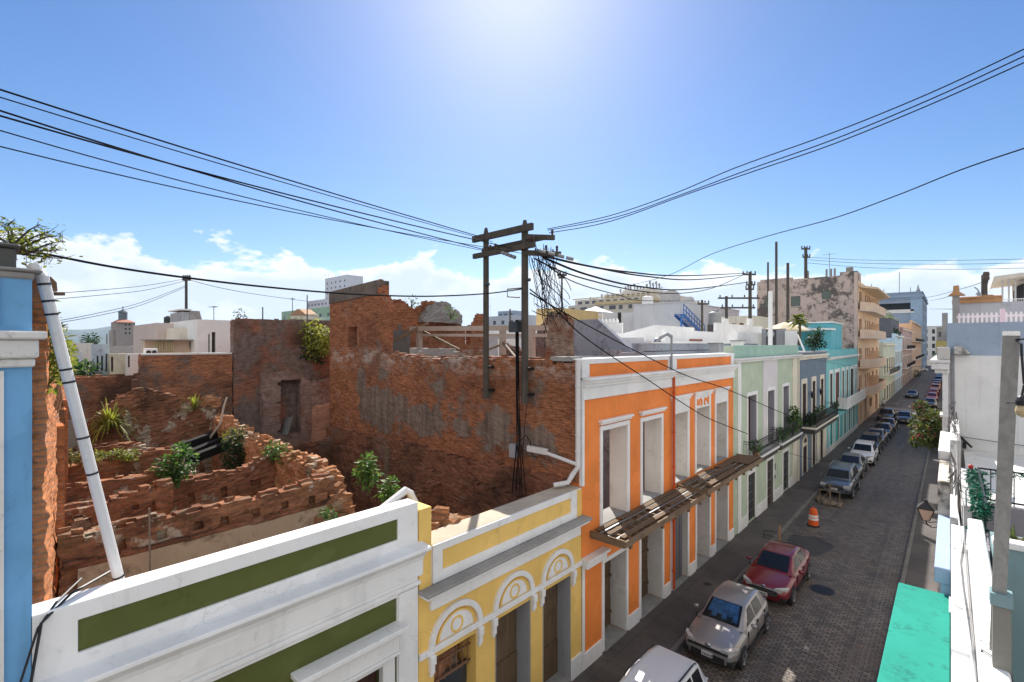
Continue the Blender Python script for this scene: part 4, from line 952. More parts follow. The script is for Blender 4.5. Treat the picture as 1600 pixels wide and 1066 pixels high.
# walls inside the left ruin (the front plots)
def f(mb): ruin_wall(mb, (-12.4, .9), (-12.3, 6.2), .42, [(0, 6.62), (1.6, 6.52), (2.4, 6.58), (3.4, 6.52), (5.3, 6.74)], 0, [], .08, .24, .10, .03, 61, [(.25+i*.62, .40+i*.62, 6.14, 6.34) for i in range(9)])
fw = ruin('ruined_room_wall', 'front room wall, brick band over pale plaster, nearest the green parapet', f, BRICK_IN, (-12.4, 3.5, 0))
mb = MB(); mb.box(-12.20, -12.09, 1.15, 6.2, 0, 5.98)
PLASTER = weathered('old_plaster', (.46, .35, .25), (.12,.085,.06), .85, .52, .64, .8)
reparent(mb.build('plaster', PLASTER), fw)
mb = MB(); ruin_wall(mb, (-12.13, .95), (-12.13, 6.15), .12, [(0, 6.1), (5.2, 6.1)], 5.99, [], .03, .24, .07, .03, 67); reparent(mb.build('brick_ledge', BRICK_DK), fw)
def f(mb): ruin_wall(mb, (-14.2, .95), (-14.15, 3.05), .38, [(0, 6.62), (.8, 6.6), (1.2, 6.72), (2.1, 6.85)], 0, [(.22, .72, 5.6, 6.2, 1), (1.15, 1.75, 5.9, 6.45)], .09, .24, .11, .03, 70)
ruin('ruined_room_wall', 'short brick wall stub with two window holes just behind the front room wall', f, BRICK_IN, (-14.2, 2, 0))
def f(mb): ruin_wall(mb, (-16.6, 1.0), (-16.4, 6.4), .42, [(0, 6.62), (1.5, 6.55), (2.5, 6.66), (2.6, 6.25), (3.4, 6.3), (4.4, 6.3), (5.4, 6.6)], 0, [(.4, .95, 4.9, 5.9)], .09, .24, .11, .03, 71, [(2.9, 3.15, 5.6, 5.85), (3.7, 3.95, 5.6, 5.85), (4.6, 4.85, 5.7, 5.95), (1.6, 1.8, 5.7, 5.95)])
ruin('ruined_room_wall', 'brick room wall with plaster niches behind the green bush', f, BRICK_IN, (-16.5, 3.5, 0))
def f(mb): ruin_wall(mb, (-19.6, 1.25), (-19.5, 4.9), .42, [(0, 6.55), (2.6, 6.7), (3.2, 6.65), (3.25, 6.1), (3.7, 5.8)], 0, [(.5, 1.2, 4.9, 6.0)], .08, .24, .11, .03, 73)
ruin('ruined_room_wall', 'brick room wall carrying small yellow weeds along its crest', f, BRICK_IN, (-19.5, 2.8, 0))
def f(mb): ruin_wall(mb, (-22.4, 1.55), (-22.3, 4.2), .42, [(0, 6.5), (1.6, 6.6), (2.2, 6.5), (2.7, 6.2)], 0, [], .1, .24, .11, .03, 79)
ruin('ruined_room_wall', 'low brick room wall below the spiky yellow plant', f, BRICK_IN, (-22.4, 3, 0))
# collapsed brick lying on the floors of the rooms
def rubble(name, label, x0, x1, y0, y1, z, n, seed):
    r_ = random.Random(seed); mb = MB()
    for k in range(n):
        p = Vector((r_.uniform(x0, x1), r_.uniform(y0, y1), z*r_.random()**1.6)); a = Vector((r_.gauss(0, 1), r_.gauss(0, 1), r_.gauss(0, .4))).normalized()*r_.uniform(.07, .2); mb.bar(p-a, p+a, r_.uniform(.08, .16), r_.uniform(.05, .12))
    return tag(mb.build(name, BRICK_IN), label, 'rubble', None, None)
for k, (x0, x1, y0, y1, lab) in enumerate(((-16.2, -12.8, 1.2, 5.9, 'fallen bricks heaped on the floor of the front ruined room'), (-24, -17, 7.2, 11.5, 'fallen bricks on the floor of the shaded rear court'))):
    tag(rubble('fallen_brick', lab, x0, x1, y0, y1, 1.6, 420, 40+k), kind='stuff')
def f(mb): ruin_wall(mb, (-24.2, 2.6), (-24.2, 7.2), .5, [(0, 7.2), (.8, 8.0), (1.5, 8.3), (2.4, 8.2), (3.3, 7.6), (4.6, 7.3)], 0, [(2.6, 3.5, 3.8, 6)], .2, .24, .11, .04, 83)
ruin('ruined_room_wall', 'crumbling stepped brick wall near the back of the ruin', f, BRICK_IN, (-24.2, 5, 0))
def f(mb): ruin_wall(mb, (-10.6, 6.35), (-25.8, 7.0), .55, [(0, 4.2), (.6, 5.1), (1.3, 5.9), (2.0, 6.5), (3.2, 6.75), (5, 6.7), (6.5, 6.8), (8.5, 6.7), (10.5, 6.9), (13.5, 7.0), (14.2, 7.7), (15.3, 7.9)], 0, [(4.2, 5.1, 1, 4.0), (9, 10, 1, 4.2)], .22, .22, .11, .05, 89)
ruin('ruined_spine_wall', 'long crumbling brick spine wall with plants growing on its crest', f, brick('brick_crest', (.50,.23,.11), (.34,.15,.075), (.30,.2,.13), (.52,.40,.28), .53, .06, .35, 19, moss=.6, psc=.7), (-18, 6.7, 0))
def f(mb): ruin_wall(mb, (-9.0, 6.55), (-9.9, 9.0), .9, [(0, 5.0), (.8, 5.7), (1.6, 5.9), (2.1, 5.4), (2.6, 4.7)], 0, [], .3, .2, .11, .06, 97)
ruin('rubble_pier', 'heap of broken brick masonry with a young tree behind the yellow pier', f, brick('brick_rubble', (.40,.18,.085), (.26,.11,.055), (.28,.2,.14), (.4,.32,.25), .6, .06, .35, 23, moss=.4), (-9.4, 7.8, 0), 'rubble', 'broken_masonry')
def f(mb): ruin_wall(mb, (-14.8, 12.0), (-14.6, 9.4), .45, [(0, 4.85), (1.4, 4.7), (2.4, 4.4)], 0, [], .12, .24, .11, .03, 101)
ruin('ruined_stub_wall', 'dark low brick wall butting against the party wall', f, BRICK_DK, (-14.7, 10.7, 0))
def f(mb): ruin_wall(mb, (-23.4, 12.0), (-23.2, 7.1), .5, [(0, 5.35), (2, 5.2), (3.0, 5.25), (5, 5.1)], 0, [(1.6, 2.4, .5, 3.2)], .1, .24, .11, .03, 103)
ruin('ruined_stub_wall', 'dark brick cross wall in the shaded rear court', f, BRICK_DK, (-23.3, 9.6, 0))
def f(mb): ruin_wall(mb, (-24.7, 11.6), (-24.7, 12.5), .6, [(0, 6.9), (.9, 7.0)], 0, [], .06, .22, .1, .02, 107)
ruin('brick_pillar', 'salmon rendered pillar at the rear end of the party wall', f, paint('salmon_render', (.40,.20,.13), .9, .2, .4, bump=.4), (-24.7, 12, 0), 'pillar')
# burnt joists lying across the rear rooms
for k, (p, q_, lab) in enumerate((((-19.2, 2.9, 5.75), (-21.5, 6.6, 6.15), 'charred roof joist, front one of the set in the ruin'), ((-20.0, 3.2, 5.75), (-22.4, 6.7, 6.2), 'charred roof joist, middle one of the set in the ruin'), ((-21.6, 4.3, 6.1), (-23.2, 6.8, 6.4), 'short charred roof joist at the back of the set'))):
    mb = MB(); mb.bar(p, q_, .26, .3); tag(mb.build('charred_joist', wood('charred_timber', (.02,.018,.016), (.009,.008,.008))), lab, 'beam', 'charred joists across the ruin')
# back boundary walls
bk = empty('boundary_wall', (-27, 5, 0), 0, 'sooty brown brick boundary wall at the back of the ruin', 'wall')
mb = MB(); ruin_wall(mb, (-27, 1.6), (-27, 8.35), .45, [(0, 8.85), (2.8, 8.8), (3.0, 8.8), (3.05, 9.7), (6.75, 9.68)], 0, [], .04, .26, .11, .02, 113)
reparent(mb.build('masonry', brick('brick_soot', (.42,.17,.08), (.28,.11,.06), (.26,.18,.13), (.20,.16,.135), .52, .1, .85, 29)), bk)
mb = MB(); mb.box(-27.24, -26.74, 4.66, 8.33, 9.7, 9.78); reparent(mb.build('coping', WHITE_OLD), bk)
mb = MB(); mb.box(-26.72, -26.66, 1.7, 4.4, 5.2, 7.1); mb.box(-26.72, -26.66, 5.0, 7.2, 5.9, 7.0); reparent(mb.build('render_patch', paint('grey_lime_render', (.28,.24,.20), .9, .2, .5)), bk)
bk2 = empty('boundary_wall', (-27, 12, 0), 0, 'taller purplish rendered boundary wall right of the sooty one', 'wall')
mb = MB(); ruin_wall(mb, (-27, 8.4), (-27, 16.5), .5, [(0, 11.45), (8, 11.6)], 0, [], .04, .26, .11, .015, 117)
reparent(mb.build('masonry', brick('brick_purple', (.36,.14,.08), (.25,.10,.06), (.22,.15,.12), (.25,.185,.16), .40, .12, .85, 5)), bk2)
mb = MB(); ruin_wall(mb, (-26.4, 9.6), (-26.2, 15), .5, [(0, 8.6), (1.4, 8.8), (2.6, 8.0), (5, 8.6)], 0, [(.8, 1.9, 5.4, 8.3), (3.0, 3.6, 3.0, 5.6)], .12, .26, .11, .02, 119); reparent(mb.build('lean_to_wall', BRICK_RND), bk2)
# posts, planks, boards
def stick(name, p, q_, w_, mat, label, cat='post', group=None):
    mb = MB(); mb.bar(p, q_, w_, w_); return tag(mb.build(name, mat), label, cat, group)
stick('iron_stanchion', (-24.8, 4.1, 0), (-24.8, 4.1, 8.75), .18, plain('rusty_iron', (.11,.055,.035), .9), 'upright rusty iron post in front of the sooty back wall')
stick('timber_prop', PY(603, 762, 11.4), PY(605, 700, 11.4), .14, TIMBER, 'grey timber prop leaning by the dark party wall, the right one')
stick('timber_prop', PY(584, 755, 11.5), PY(582, 703, 11.5), .14, TIMBER, 'grey timber prop behind the young tree, the left one')
mb = MB(); mb.tube([(-22.8, 6.2, 6.2), (-22.3, 6.5, 6.9), (-22.2, 6.6, 7.6), (-22.15, 6.7, 8.0)], [.05, .045, .04, .03], 6); tag(mb.build('dead_branch', paint('bleached_branch', (.5,.45,.38), .9)), 'bleached dead branch standing up between the ruined walls', 'branch')
mb = MB(); mb.bar((-26.0, 10.6, 5.4), (-26.1, 10.9, 6.3), .5, .04); tag(mb.build('zinc_sheet', STEEL), 'grey sheet leaning in the shaded rear court', 'sheet')
# white downspout slanting across the ruin, and the pipe end by the yellow pier
a, b = PX(66, 432, -8.75), PX(186, 906, -8.95)
mb = MB(); mb.tube([a+Vector((0, -.1, .15)), a, b, b+Vector((.12, .1, -.25))], .066, 12)
dsp = tag(mb.build('downspout', PIPE), 'long white downspout slanting from the blue house down to the green parapet', 'pipe')
for f_ in (.02, .07, .11, .28, .32, .5, .62, .985):
    mb = MB(); p = a.lerp(b, f_); q_ = a.lerp(b, f_+.006); mb.tube([p, q_], .072, 12); o = mb.build('strap', IRON); o.parent = dsp
a = PX(604, 790, -8.9); b = PX(634, 766, -8.95)
mb = MB(); mb.tube([a+(a-b)*.4, a, b, b+Vector((0, .12, -.1)), b+Vector((0, .3, -.45))], .085, 10); tag(mb.build('pipe_elbow', PIPE), 'grey white pipe elbow rising behind the green parapet end', 'pipe')
a = PX(120, 790, -10.6)
mb = MB(); mb.tube(sag((-11.9, 2.2, 6.9), (-11.7, 2.2, 2), .0)+[], .018, 5); mb.tube(sag((-11.9, 2.2, 5.2), (-9.2, 2.5, 6.5), .3), .012, 4); tag(mb.build('hanging_cable', plain('old_cable', (.20,.17,.14), .8)), 'thin grey cable hanging down the ruined front room wall', 'cable')
mb = MB(); mb.tube([(-9.2, 1.3, 6.86), (-8.6, .75, 6.9), (-8.3, .45, 6.75), (-8.32, .3, 5.6), (-8.33, .1, 4.9)], .018, 5); mb.tube([(-9.1, .9, 6.88), (-8.5, .6, 6.88), (-8.3, .42, 6.7), (-8.32, .22, 5.9), (-8.3, -.1, 5.0)], .014, 5)
tag(mb.build('loose_cable', IRON), 'loose black cables draped over the corner between green and blue fronts', 'cable')
# ================================================================== right-hand side: roofs and parapets at our feet
LEDGEWHITE = weathered('stained_white_ledge', (.66, .645, .62), (.10,.095,.085), .9, .52, .64, 1.3)  # off-white paint with dark mould blotches
TURQ = weathered('turquoise_canopy_paint', (.030, .31, .235), (.02,.13,.11), .8, .53, .64, 1.9)
TEAL = paint('teal_grey_paint', (.22, .33, .34), .8, .12, .3)
PERI = paint('periwinkle_paint', (.36, .46, .64), .8, .08, .25); BANDBLUE = paint('powder_blue_paint', (.34, .42, .53), .8, .10, .35)
oh = empty('white_parapet', (.1, 4, 0), 0, 'white house wall with dirty ledge and raised white parapet in the right foreground', 'parapet')
mb = MB(); mb.box(0, .27, -4, 11.6, 0, 7.0); reparent(mb.build('ledge', LEDGEWHITE, bevel=.01), oh)
mb = MB(); mb.box(.19, .36, -4, 10.3, 7.0, 7.5); reparent(mb.build('raised_parapet', WHITE, bevel=.015), oh)
mb = MB(); mb.box(.28, .34, -4, 10.25, 3.8, 6.99); reparent(mb.build('inner_wall', TEAL), oh)
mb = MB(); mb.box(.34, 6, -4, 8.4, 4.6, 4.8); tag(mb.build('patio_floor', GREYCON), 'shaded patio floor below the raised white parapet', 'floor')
cn = empty('canopy', (-.35, 8, 6.2), 0, 'bright turquoise concrete canopy over the right pavement', 'canopy')
mb = MB(); mb.box(-.65, -.006, 5.4, 10.35, 6.05, 6.2); reparent(mb.build('slab', TURQ, bevel=.012), cn)
mb = MB(); mb.tube([(-.012, 9.6, 6.24), (-.012, 10.2, 6.24)], .012, 5); reparent(mb.build('edge_pipe', WHITE), cn)
lb = empty('blue_ledge', (-.1, 12, 0), 0, 'pale periwinkle ledge between turquoise canopy and stained white block', 'ledge')
mb = MB(); mb.box(-.2, -.005, 10.36, 13.58, 6.35, 6.6); mb.box(-.12, -.005, 10.37, 13.57, 0, 6.35); reparent(mb.build('slab', PERI, bevel=.01), lb)
sbk = empty('stained_block', (-.1, 17, 0), 0, 'stained cream parapet block of the neighbour beyond the blue ledge', 'parapet')
mb = MB(); mb.box(-.21, -.02, 13.6, 19.9, 0, 7.3); reparent(mb.build('wall', weathered('stained_cream_render', (.66,.60,.52), (.08,.07,.06), .9, .5, .6, .9), bevel=.01), sbk)
mb = MB(); mb.box(-.24, -.01, 16.2, 19.92, 7.3, 7.52); reparent(mb.build('coping', WHITE_OLD, bevel=.015), sbk)
wl = empty('low_white_wall', (.1, 15, 0), 0, 'low white wall strewn with cables between the stained block and the garland railing', 'wall')
mb = MB(); mb.box(-.015, .10, 11.65, 14.6, 0, 7.1); mb.box(.14, .27, 11.65, 15.2, 0, 7.35); mb.box(-.015, .17, 15.3, 19.9, 0, 7.95); reparent(mb.build('wall', LEDGEWHITE, bevel=.01), wl)
# cables running along the ledge
for k, (pts, r, lab) in enumerate((
    ([(.16, 3.5, 7.04), (.165, 6, 7.03), (.15, 6.9, 7.03), (.10, 8.6, 7.03), (.085, 9.6, 7.03), (.12, 10.6, 7.05), (.10, 11.6, 7.12), (.05, 13, 7.16), (.04, 15.2, 7.4), (.02, 16, 8.0)], .012, 'thick white cable lying on the dirty ledge'),
    ([(.175, 3.5, 7.03), (.175, 6.5, 7.03), (.165, 8, 7.03), (.16, 10.3, 7.03), (.16, 11.6, 7.40), (.1, 13, 7.5), (.08, 16, 8.0), (.05, 19.6, 7.9)], .008, 'thin grey cable against the raised parapet'))):
    mb = MB(); mb.tube(pts, r, 6); tag(mb.build('ledge_cable', PIPE if k == 0 else plain('grey_cable', (.2,.2,.2), .6)), lab, 'cable')
mb = MB(); mb.tube([(.19, 5.95, 7.02), (.20, 5.9, 7.515), (.36, 5.75, 7.515), (.40, 5.7, 7.2)], .008, 5); mb.tube([(.19, 6.15, 7.02), (.20, 6.1, 7.51), (.36, 6.05, 7.51), (.38, 6.0, 7.2)], .004, 5)
tag(mb.build('crossing_cable', plain('dark_grey_cable', (.09,.09,.09), .6)), 'dark cable crossing over the raised white parapet', 'cable')
mb = MB(); rr = random.Random(5)
for k in range(16):
    y = 12+k*.5; z = 7.35 if y < 15.3 else 8.0
    mb.tube([(.02+rr.uniform(-.1, .12), y, z+.06), (.05+rr.uniform(-.1, .1), y+.3, z+.22+rr.uniform(0, .2)), (.05+rr.uniform(-.1, .1), y+.7, z+.05), (.02+rr.uniform(-.1, .1), y+1.1, z+rr.uniform(-.1, .1))], rr.uniform(.007, .013), 5)
for x in (.12, .15): mb.tube([(x, 11.9, 7.3), (x+.01, 12.1, 7.0), (x-.02, 12.3, 7.6), (x, 15.4, 8.1)], .012, 5)
tag(mb.build('cable_tangle', plain('mixed_cable', (.10,.09,.085), .7)), 'tangle of dark cables on the low white wall', 'cables')
# white neighbour house across the terrace
nb = empty('white_neighbour_house', (3, 24, 0), 0, 'white neighbour house wall with powder blue band below a pink picket fence', 'house')
mb = MB(); mb.box(-.06, 8, 20, 20.3, 0, 9.86); mb.box(-.06, .2, 20.31, 62, 0, 9.86); mb.box(.21, 8, 61.7, 62, 0, 9.86); reparent(mb.build('wall', paint('neighbour_white_render', (.74,.73,.71), .85, .08, .4, streak=.4)), nb)  # plain white render with dirt and rain streaks
mb = MB(); mb.box(-.09, 8, 20.05, 20.35, 9.86, 10.85); mb.box(-.1, .12, 20.36, 40, 9.86, 10.85); reparent(mb.build('blue_band', BANDBLUE), nb)
mb = MB(); mb.box(.21, 8, 20.36, 61.6, 10.3, 10.5); reparent(mb.build('roof', ROOF), nb)
mb = MB(); mb.box(-.46, -.04, 19.7, 62, 9.42, 9.62); mb.box(-.38, -.04, 19.8, 62, 9.3, 9.42); mb.box(-.5, -.02, 19.66, 62, 9.62, 9.72); reparent(mb.build('cornice', WHITE_OLD, bevel=.02), nb)
mb = MB(); mb.box(-.2, -.061, 19.9, 20.6, 0, 9.3); mb.box(-.26, .0, 19.86, 20.66, 7.95, 8.03); reparent(mb.build('pilaster', WHITE_OLD, bevel=.01), nb)
mb = MB(); mb.box(-.33, -.02, 19.75, 20.25, 9.72, 10.12); mb.prism([(.06, 9.88), (.06, 10.1), (.18, 10.18), (.3, 10.1), (.42, 9.94), (.42, 9.88)], lambda a, b, d: (a, d, b), 19.8, 20.04); reparent(mb.build('broken_ornament', weathered('stained_ornament', (.6,.58,.55), amount=.9, lo=.46, hi=.58, scale=2), bevel=.03), nb)
mb = MB(); mb.box(-.08, -.05, 19.93, 19.97, 6, 9.9); mb.tube([(.02, 19.95, 9.9), (.02, 19.95, 8.2), (.08, 19.95, 7.6), (.3, 19.9, 7.25)], .025, 6); mb.tube([(.06, 19.96, 9.9), (.07, 19.96, 8), (.16, 19.95, 7.5)], .014, 5); mb.tube([(.1, 19.95, 7.5)]+sag((.25, 19.9, 7.4), (5, 19.9, 7.25), .06, 6), .014, 5); mb.box(.05, .11, 19.9, 19.99, 8.4, 8.44)
reparent(mb.build('wall_cable', plain('grey_conduit', (.23,.23,.25), .6)), nb)
mb = MB(); mb.bar((.2, 19.85, 7.42), (.46, 19.8, 7.12), .05, .05); mb.box(.26, .34, 19.9, 19.99, 7.05, 7.25); reparent(mb.build('splice_box', IRON), nb)
ter = empty('terrace', (2, 16, 0), 0, 'sun patched white terrace floor beside the white neighbour house', 'terrace')
mb = MB(); mb.box(.28, 8, 13.5, 19.98, 6.8, 7.0); reparent(mb.build('floor', WHITE_OLD), ter)
mb = MB(); mb.box(.34, 8, 13.3, 13.48, 3, 7.05); mb.box(.34, .46, 10.45, 13.29, 3, 7.0); reparent(mb.build('parapet', paint('mauve_grey_paint', (.34,.31,.34), .8, .1, .3), bevel=.01), ter)
mb = MB()
for z in (7.12, 7.72): mb.bar((.40, 13.4, z), (8, 13.4, z), .03); mb.bar((.40, 10.5, z), (.40, 13.4, z), .03)
x = .42
while x < 5: mb.bar((x, 13.4, 7.05), (x, 13.4, 7.72), .016); x += .16
y = 10.5
while y < 13.4: mb.bar((.40, y, 7.0), (.40, y, 7.72), .016); y += .16
tag(mb.build('garland_railing', IRON), 'black iron terrace railing hung with green garlands', 'railing')
GARL = leafmat('garland_green', (.012,.085,.055), (.02,.13,.075), (.03,.17,.10))
mb = MB(); rr = random.Random(3)
for k in range(1500):
    y = 10.35+3.1*rr.random(); leaf(mb, (.36+rr.gauss(0, .05), y, 7.72-abs(rr.gauss(0, .2))), .09)
tag(mb.build('garland', GARL), 'thick dark green garland wound along the near side railing', 'garland')
mb = MB()
for k in range(700):
    x = .45+3.5*rr.random(); leaf(mb, (x, 13.37+rr.gauss(0, .03), 7.72-.10*abs(math.sin(x*3.1))+rr.gauss(0, .03)), .07)
tag(mb.build('garland', GARL), 'thin swagged garland along the far terrace railing', 'garland')
mb = MB()
for y, z in ((10.6, 7.3), (11.6, 7.35), (13.2, 7.75)): mb.lathe((.29, y, z), [(.015, -.05), (.04, 0), (.035, .04), (.01, .06)], 8)
tag(mb.build('red_ornaments', plain('red_ribbon', (.5,.02,.02), .4)), 'small red ribbons tied along the garland', 'ornament')
# planter by the parapet
pn = empty('planter', (1.5, 8.8, 4), 0, 'white edged teal planter trough with spiky plants at the right edge', 'planter')
mb = MB(); mb.box(.40, 4, 8.45, 8.55, 4.7, 7.7); mb.box(.40, 4, 9.3, 9.4, 4.7, 7.6); mb.box(.40, .48, 8.56, 9.29, 4.7, 7.6); reparent(mb.build('trough', TEAL), pn)
mb = MB(); mb.box(.38, 4, 8.40, 8.6, 7.7, 7.78); reparent(mb.build('rim', WHITE, bevel=.01), pn)
mb = MB(); mb.box(.49, 4, 8.6, 9.29, 7.3, 7.62); reparent(mb.build('soil', paint('potting_soil', (.13,.075,.045), .95, .3, .5, bump=.8)), pn)
SPIKE = leafmat('yucca_green', (.16,.18,.05), (.09,.14,.04), (.33,.30,.12))
for k, (x, y, lab) in enumerate(((.60, 9.0, 'spiky yellow green plant in the planter nearest the garland'), (.86, 8.85, 'spiky green plant in the planter at the photo edge'))):
    mb = MB()
    for i in range(26):
        a = rr.uniform(0, 6.28); el = rr.uniform(.4, 1.4); d = Vector((math.cos(a)*math.cos(el), math.sin(a)*math.cos(el), math.sin(el))); p = Vector((x, y, 7.6)); L = rr.uniform(.18, .34); s = d.cross(Vector((0, 0, 1))).normalized()*.018
        mb.add([p-s, p+s, p+d*L*.6+s*.8-Vector((0,0,.02)), p+d*L-Vector((0,0,.07)), p+d*L*.6-s*.8-Vector((0,0,.02))], [(0,1,2,3,4)])
    tag(mb.build('spiky_plant', SPIKE), lab, 'plant')
mb = MB()
for k in range(60):
    leaf(mb, (.62+rr.gauss(0, .13), 5.2+rr.gauss(0, .3), 6.9+rr.gauss(0, .14)), .35)
tag(mb.build('leafy_plant', leafmat('broad_leaf_dark', (.02,.07,.02), (.035,.10,.03), (.08,.16,.05))), 'broad leaved plant below the parapet in the bottom right corner', 'plant')
# timber post with festoon bulb
a, b = PT(1580, 521, 3.4), PT(1562, 905, 4.0)
ps = empty('timber_post', (b.x, b.y, b.z-1.6), 0, 'grey square timber post standing on the terrace at the right edge', 'post')
mb = MB(); mb.bar(a, b+(b-a)*.35, .088, .088, up=(.05, 1, 0)); reparent(mb.build('shaft', wood('silver_timber', (.44,.43,.41), (.30,.295,.28), 1.0)), ps)
c = PT(1566, 925, 4.02); mb = MB(); mb.box(c.x-.075, c.x+.06, c.y-.08, c.y+.07, c.z-.10, c.z+.0); reparent(mb.build('bracket', TEAL), ps)
mb = MB(); mb.box(c.x-.06, c.x+.05, c.y-.06, c.y+.05, 4.8, c.z-.1); reparent(mb.build('lower_shaft', paint('old_grey_post', (.24,.23,.2), .9)), ps)
fb = empty('festoon_bulb', (0, 0, 0), 0, 'clear festoon bulb in a black socket beside the timber post', 'bulb')
p = PT(1597, 640, 3.3)
mb = MB(); mb.lathe((p.x, p.y, p.z), [(.004, -.055), (.03, -.035), (.036, -.01), (.03, .02), (.022, .035)], 12); reparent(mb.build('glass_bulb', plain('amber_glass', (.55,.42,.22), .08, 0, .5)), fb)
mb = MB(); mb.lathe((p.x, p.y, p.z), [(.034, .03), (.034, .06), (.026, .085), (.012, .10)], 12); reparent(mb.build('socket', IRON), fb)
q0, q1, q2 = PT(1588, 531, 3.35), PT(1596, 538, 3.3), PT(1600, 600, 3.3)
mb = MB(); mb.tube([q0, q1, q1+Vector((.0, .0, -.04)), q2, p+Vector((.01, 0, .17)), p+Vector((0, 0, .1))], .007, 6); mb.tube([PT(1574, 630, 3.5), p+Vector((-.02, 0, .05))], .005, 5); mb.tube([q0, PT(1640, 524, 3.2)], .007, 6); reparent(mb.build('wire', IRON), fb)
# street lantern on the right wall
ln = empty('street_lantern', (-.2, 16.6, 5.5), 0, 'black four sided street lantern bracketed from the right hand wall', 'lantern')
c = PT(1447, 800, 14.2)
mb = MB()
for (w0, z0, w1, z1) in ((.05, -.26, .075, -.24), (.19, .10, .20, .13), (.20, .13, .10, .24), (.10, .24, .04, .30), (.045, .30, .045, .36)):
    mb.add([(c.x-w0, c.y-w0, c.z+z0), (c.x+w0, c.y-w0, c.z+z0), (c.x+w0, c.y+w0, c.z+z0), (c.x-w0, c.y+w0, c.z+z0), (c.x-w1, c.y-w1, c.z+z1), (c.x+w1, c.y-w1, c.z+z1), (c.x+w1, c.y+w1, c.z+z1), (c.x-w1, c.y+w1, c.z+z1)], [(0,3,2,1),(4,5,6,7),(0,1,5,4),(1,2,6,5),(2,3,7,6),(3,0,4,7)])
for sx in (-1, 1):
    for sy in (-1, 1): mb.bar((c.x+sx*.075, c.y+sy*.075, c.z-.24), (c.x+sx*.18, c.y+sy*.18, c.z+.10), .016)
reparent(mb.build('frame', IRON), ln)
mb = MB(); mb.add([(c.x-.07, c.y-.07, c.z-.235), (c.x+.07, c.y-.07, c.z-.235), (c.x+.07, c.y+.07, c.z-.235), (c.x-.07, c.y+.07, c.z-.235), (c.x-.172, c.y-.172, c.z+.095), (c.x+.172, c.y-.172, c.z+.095), (c.x+.172, c.y+.172, c.z+.095), (c.x-.172, c.y+.172, c.z+.095)], [(0,3,2,1),(4,5,6,7),(0,1,5,4),(1,2,6,5),(2,3,7,6),(3,0,4,7)])
reparent(mb.build('pane', paint('frosted_lamp_glass', (.55,.42,.36), .3, .05, .1)), ln)
mb = MB(); mb.tube([(c.x, c.y, c.z-.26), (c.x+.02, c.y, c.z-.36), (c.x+.12, c.y, c.z-.42), (-.19, c.y, c.z-.34)], .02, 6); mb.tube([(c.x+.05, c.y, c.z-.30), (-.19, c.y, c.z-.2)], .012, 5); reparent(mb.build('bracket', IRON), ln)
# right-hand street row further on (seen edge-on)
rh = empty('right_row_house', (4, 80, 0), 0, 'cream house edge on the right side of the far street', 'house')
mb = MB(); mb.box(-.05, 10, 62.1, 94, 0, 9.0); mb.box(-.05, 10, 102, 180, 0, 9.4); reparent(mb.build('wall', CREAM), rh)
# pink picket fence on the neighbour's roof
pf = empty('picket_fence', (5, 30, 10.5), 0, 'pale pink picket fence along the neighbour roof edge', 'fence')
mb = MB(); x = PY(1497, 500, 30).x
x0 = x
while x < 9:
    mb.prism([(x, 10.5), (x+.075, 10.5), (x+.075, 11.55), (x+.037, 11.63), (x, 11.55)], lambda a, b, d: (a, d, b), 29.97, 30.0); x += .15
for z in (10.75, 11.4): mb.box(x0-.05, 9, 30.002, 30.05, z, z+.09)
reparent(mb.build('pickets', paint('pink_picket_paint', (.74,.66,.68), .7, .05, .15)), pf)
for x in (x0+1.35, x0+2.6): mb = MB(); mb.box(x, x+.16, 29.94, 30.1, 10.5, 11.75); reparent(mb.build('post', paint('pink_post_paint', (.66,.50,.56), .7, .05, .15)), pf)
# things on the roofs behind the fence
gw = empty('rooftop_wall', (6, 38, 10.5), 0, 'grey rendered rooftop wall topped with orange ridge tiles', 'wall')
l, r_ = PY(1491, 500, 38).x, PY(1566, 500, 38).x
mb = MB(); mb.box(l, r_+2, 38, 38.3, 10.4, 12.55); reparent(mb.build('wall', paint('mottled_grey_render', (.42,.42,.45), .85, .1, .6, streak=.4)), gw)
TERRA = paint('terracotta', (.42, .23, .11), .8, .2, .4)
mb = MB(); mb.box(l-.1, r_, 37.9, 38.4, 12.55, 12.75)
for i in range(14): mb.tube([(l+i*(r_-l)/14, 38.15, 12.8), (l+(i+.92)*(r_-l)/14, 38.15, 12.82)], .14, 8)
mb.prism([(r_-1.1, 12.75), (r_-.75, 12.98), (r_-.4, 12.98), (r_, 12.75)], lambda a, b, d: (a, d, b), 37.95, 38.3)
reparent(mb.build('ridge_tiles', TERRA), gw)
kc = empty('tiled_chimney', (2.3, 37, 10.5), 0, 'grey chimney post under a small orange tiled cap', 'chimney')
x = PY(1494, 480, 37).x
mb = MB(); mb.box(x-.16, x+.14, 37, 37.3, 10.4, 13.0); mb.box(x-.6, x-.35, 37.1, 37.4, 10.4, 12.0); reparent(mb.build('shaft', GREYCON), kc)
mb = MB(); mb.prism([(x-.34, 12.95), (x-.14, 13.15), (x-.12, 13.5), (x+.12, 13.5), (x+.14, 13.15), (x+.38, 12.95)], lambda a, b, d: (a, d, b), 36.8, 37.5); reparent(mb.build('tiled_cap', TERRA), kc)
po = empty('porch_house', (6, 62, 10.5), 0, 'white upper house with overhanging porch roof at the top right', 'house')
l, r_ = PY(1563, 450, 62).x, PY(1600, 450, 62).x
mb = MB(); mb.box(l+1.2, r_+5, 63.5, 69, 10.4, 16.0); mb.box(l, r_+5, 61.2, 63.4, 10.4, 13.2); reparent(mb.build('wall', paint('porch_white', (.70,.66,.62), .8, .08, .2)), po)
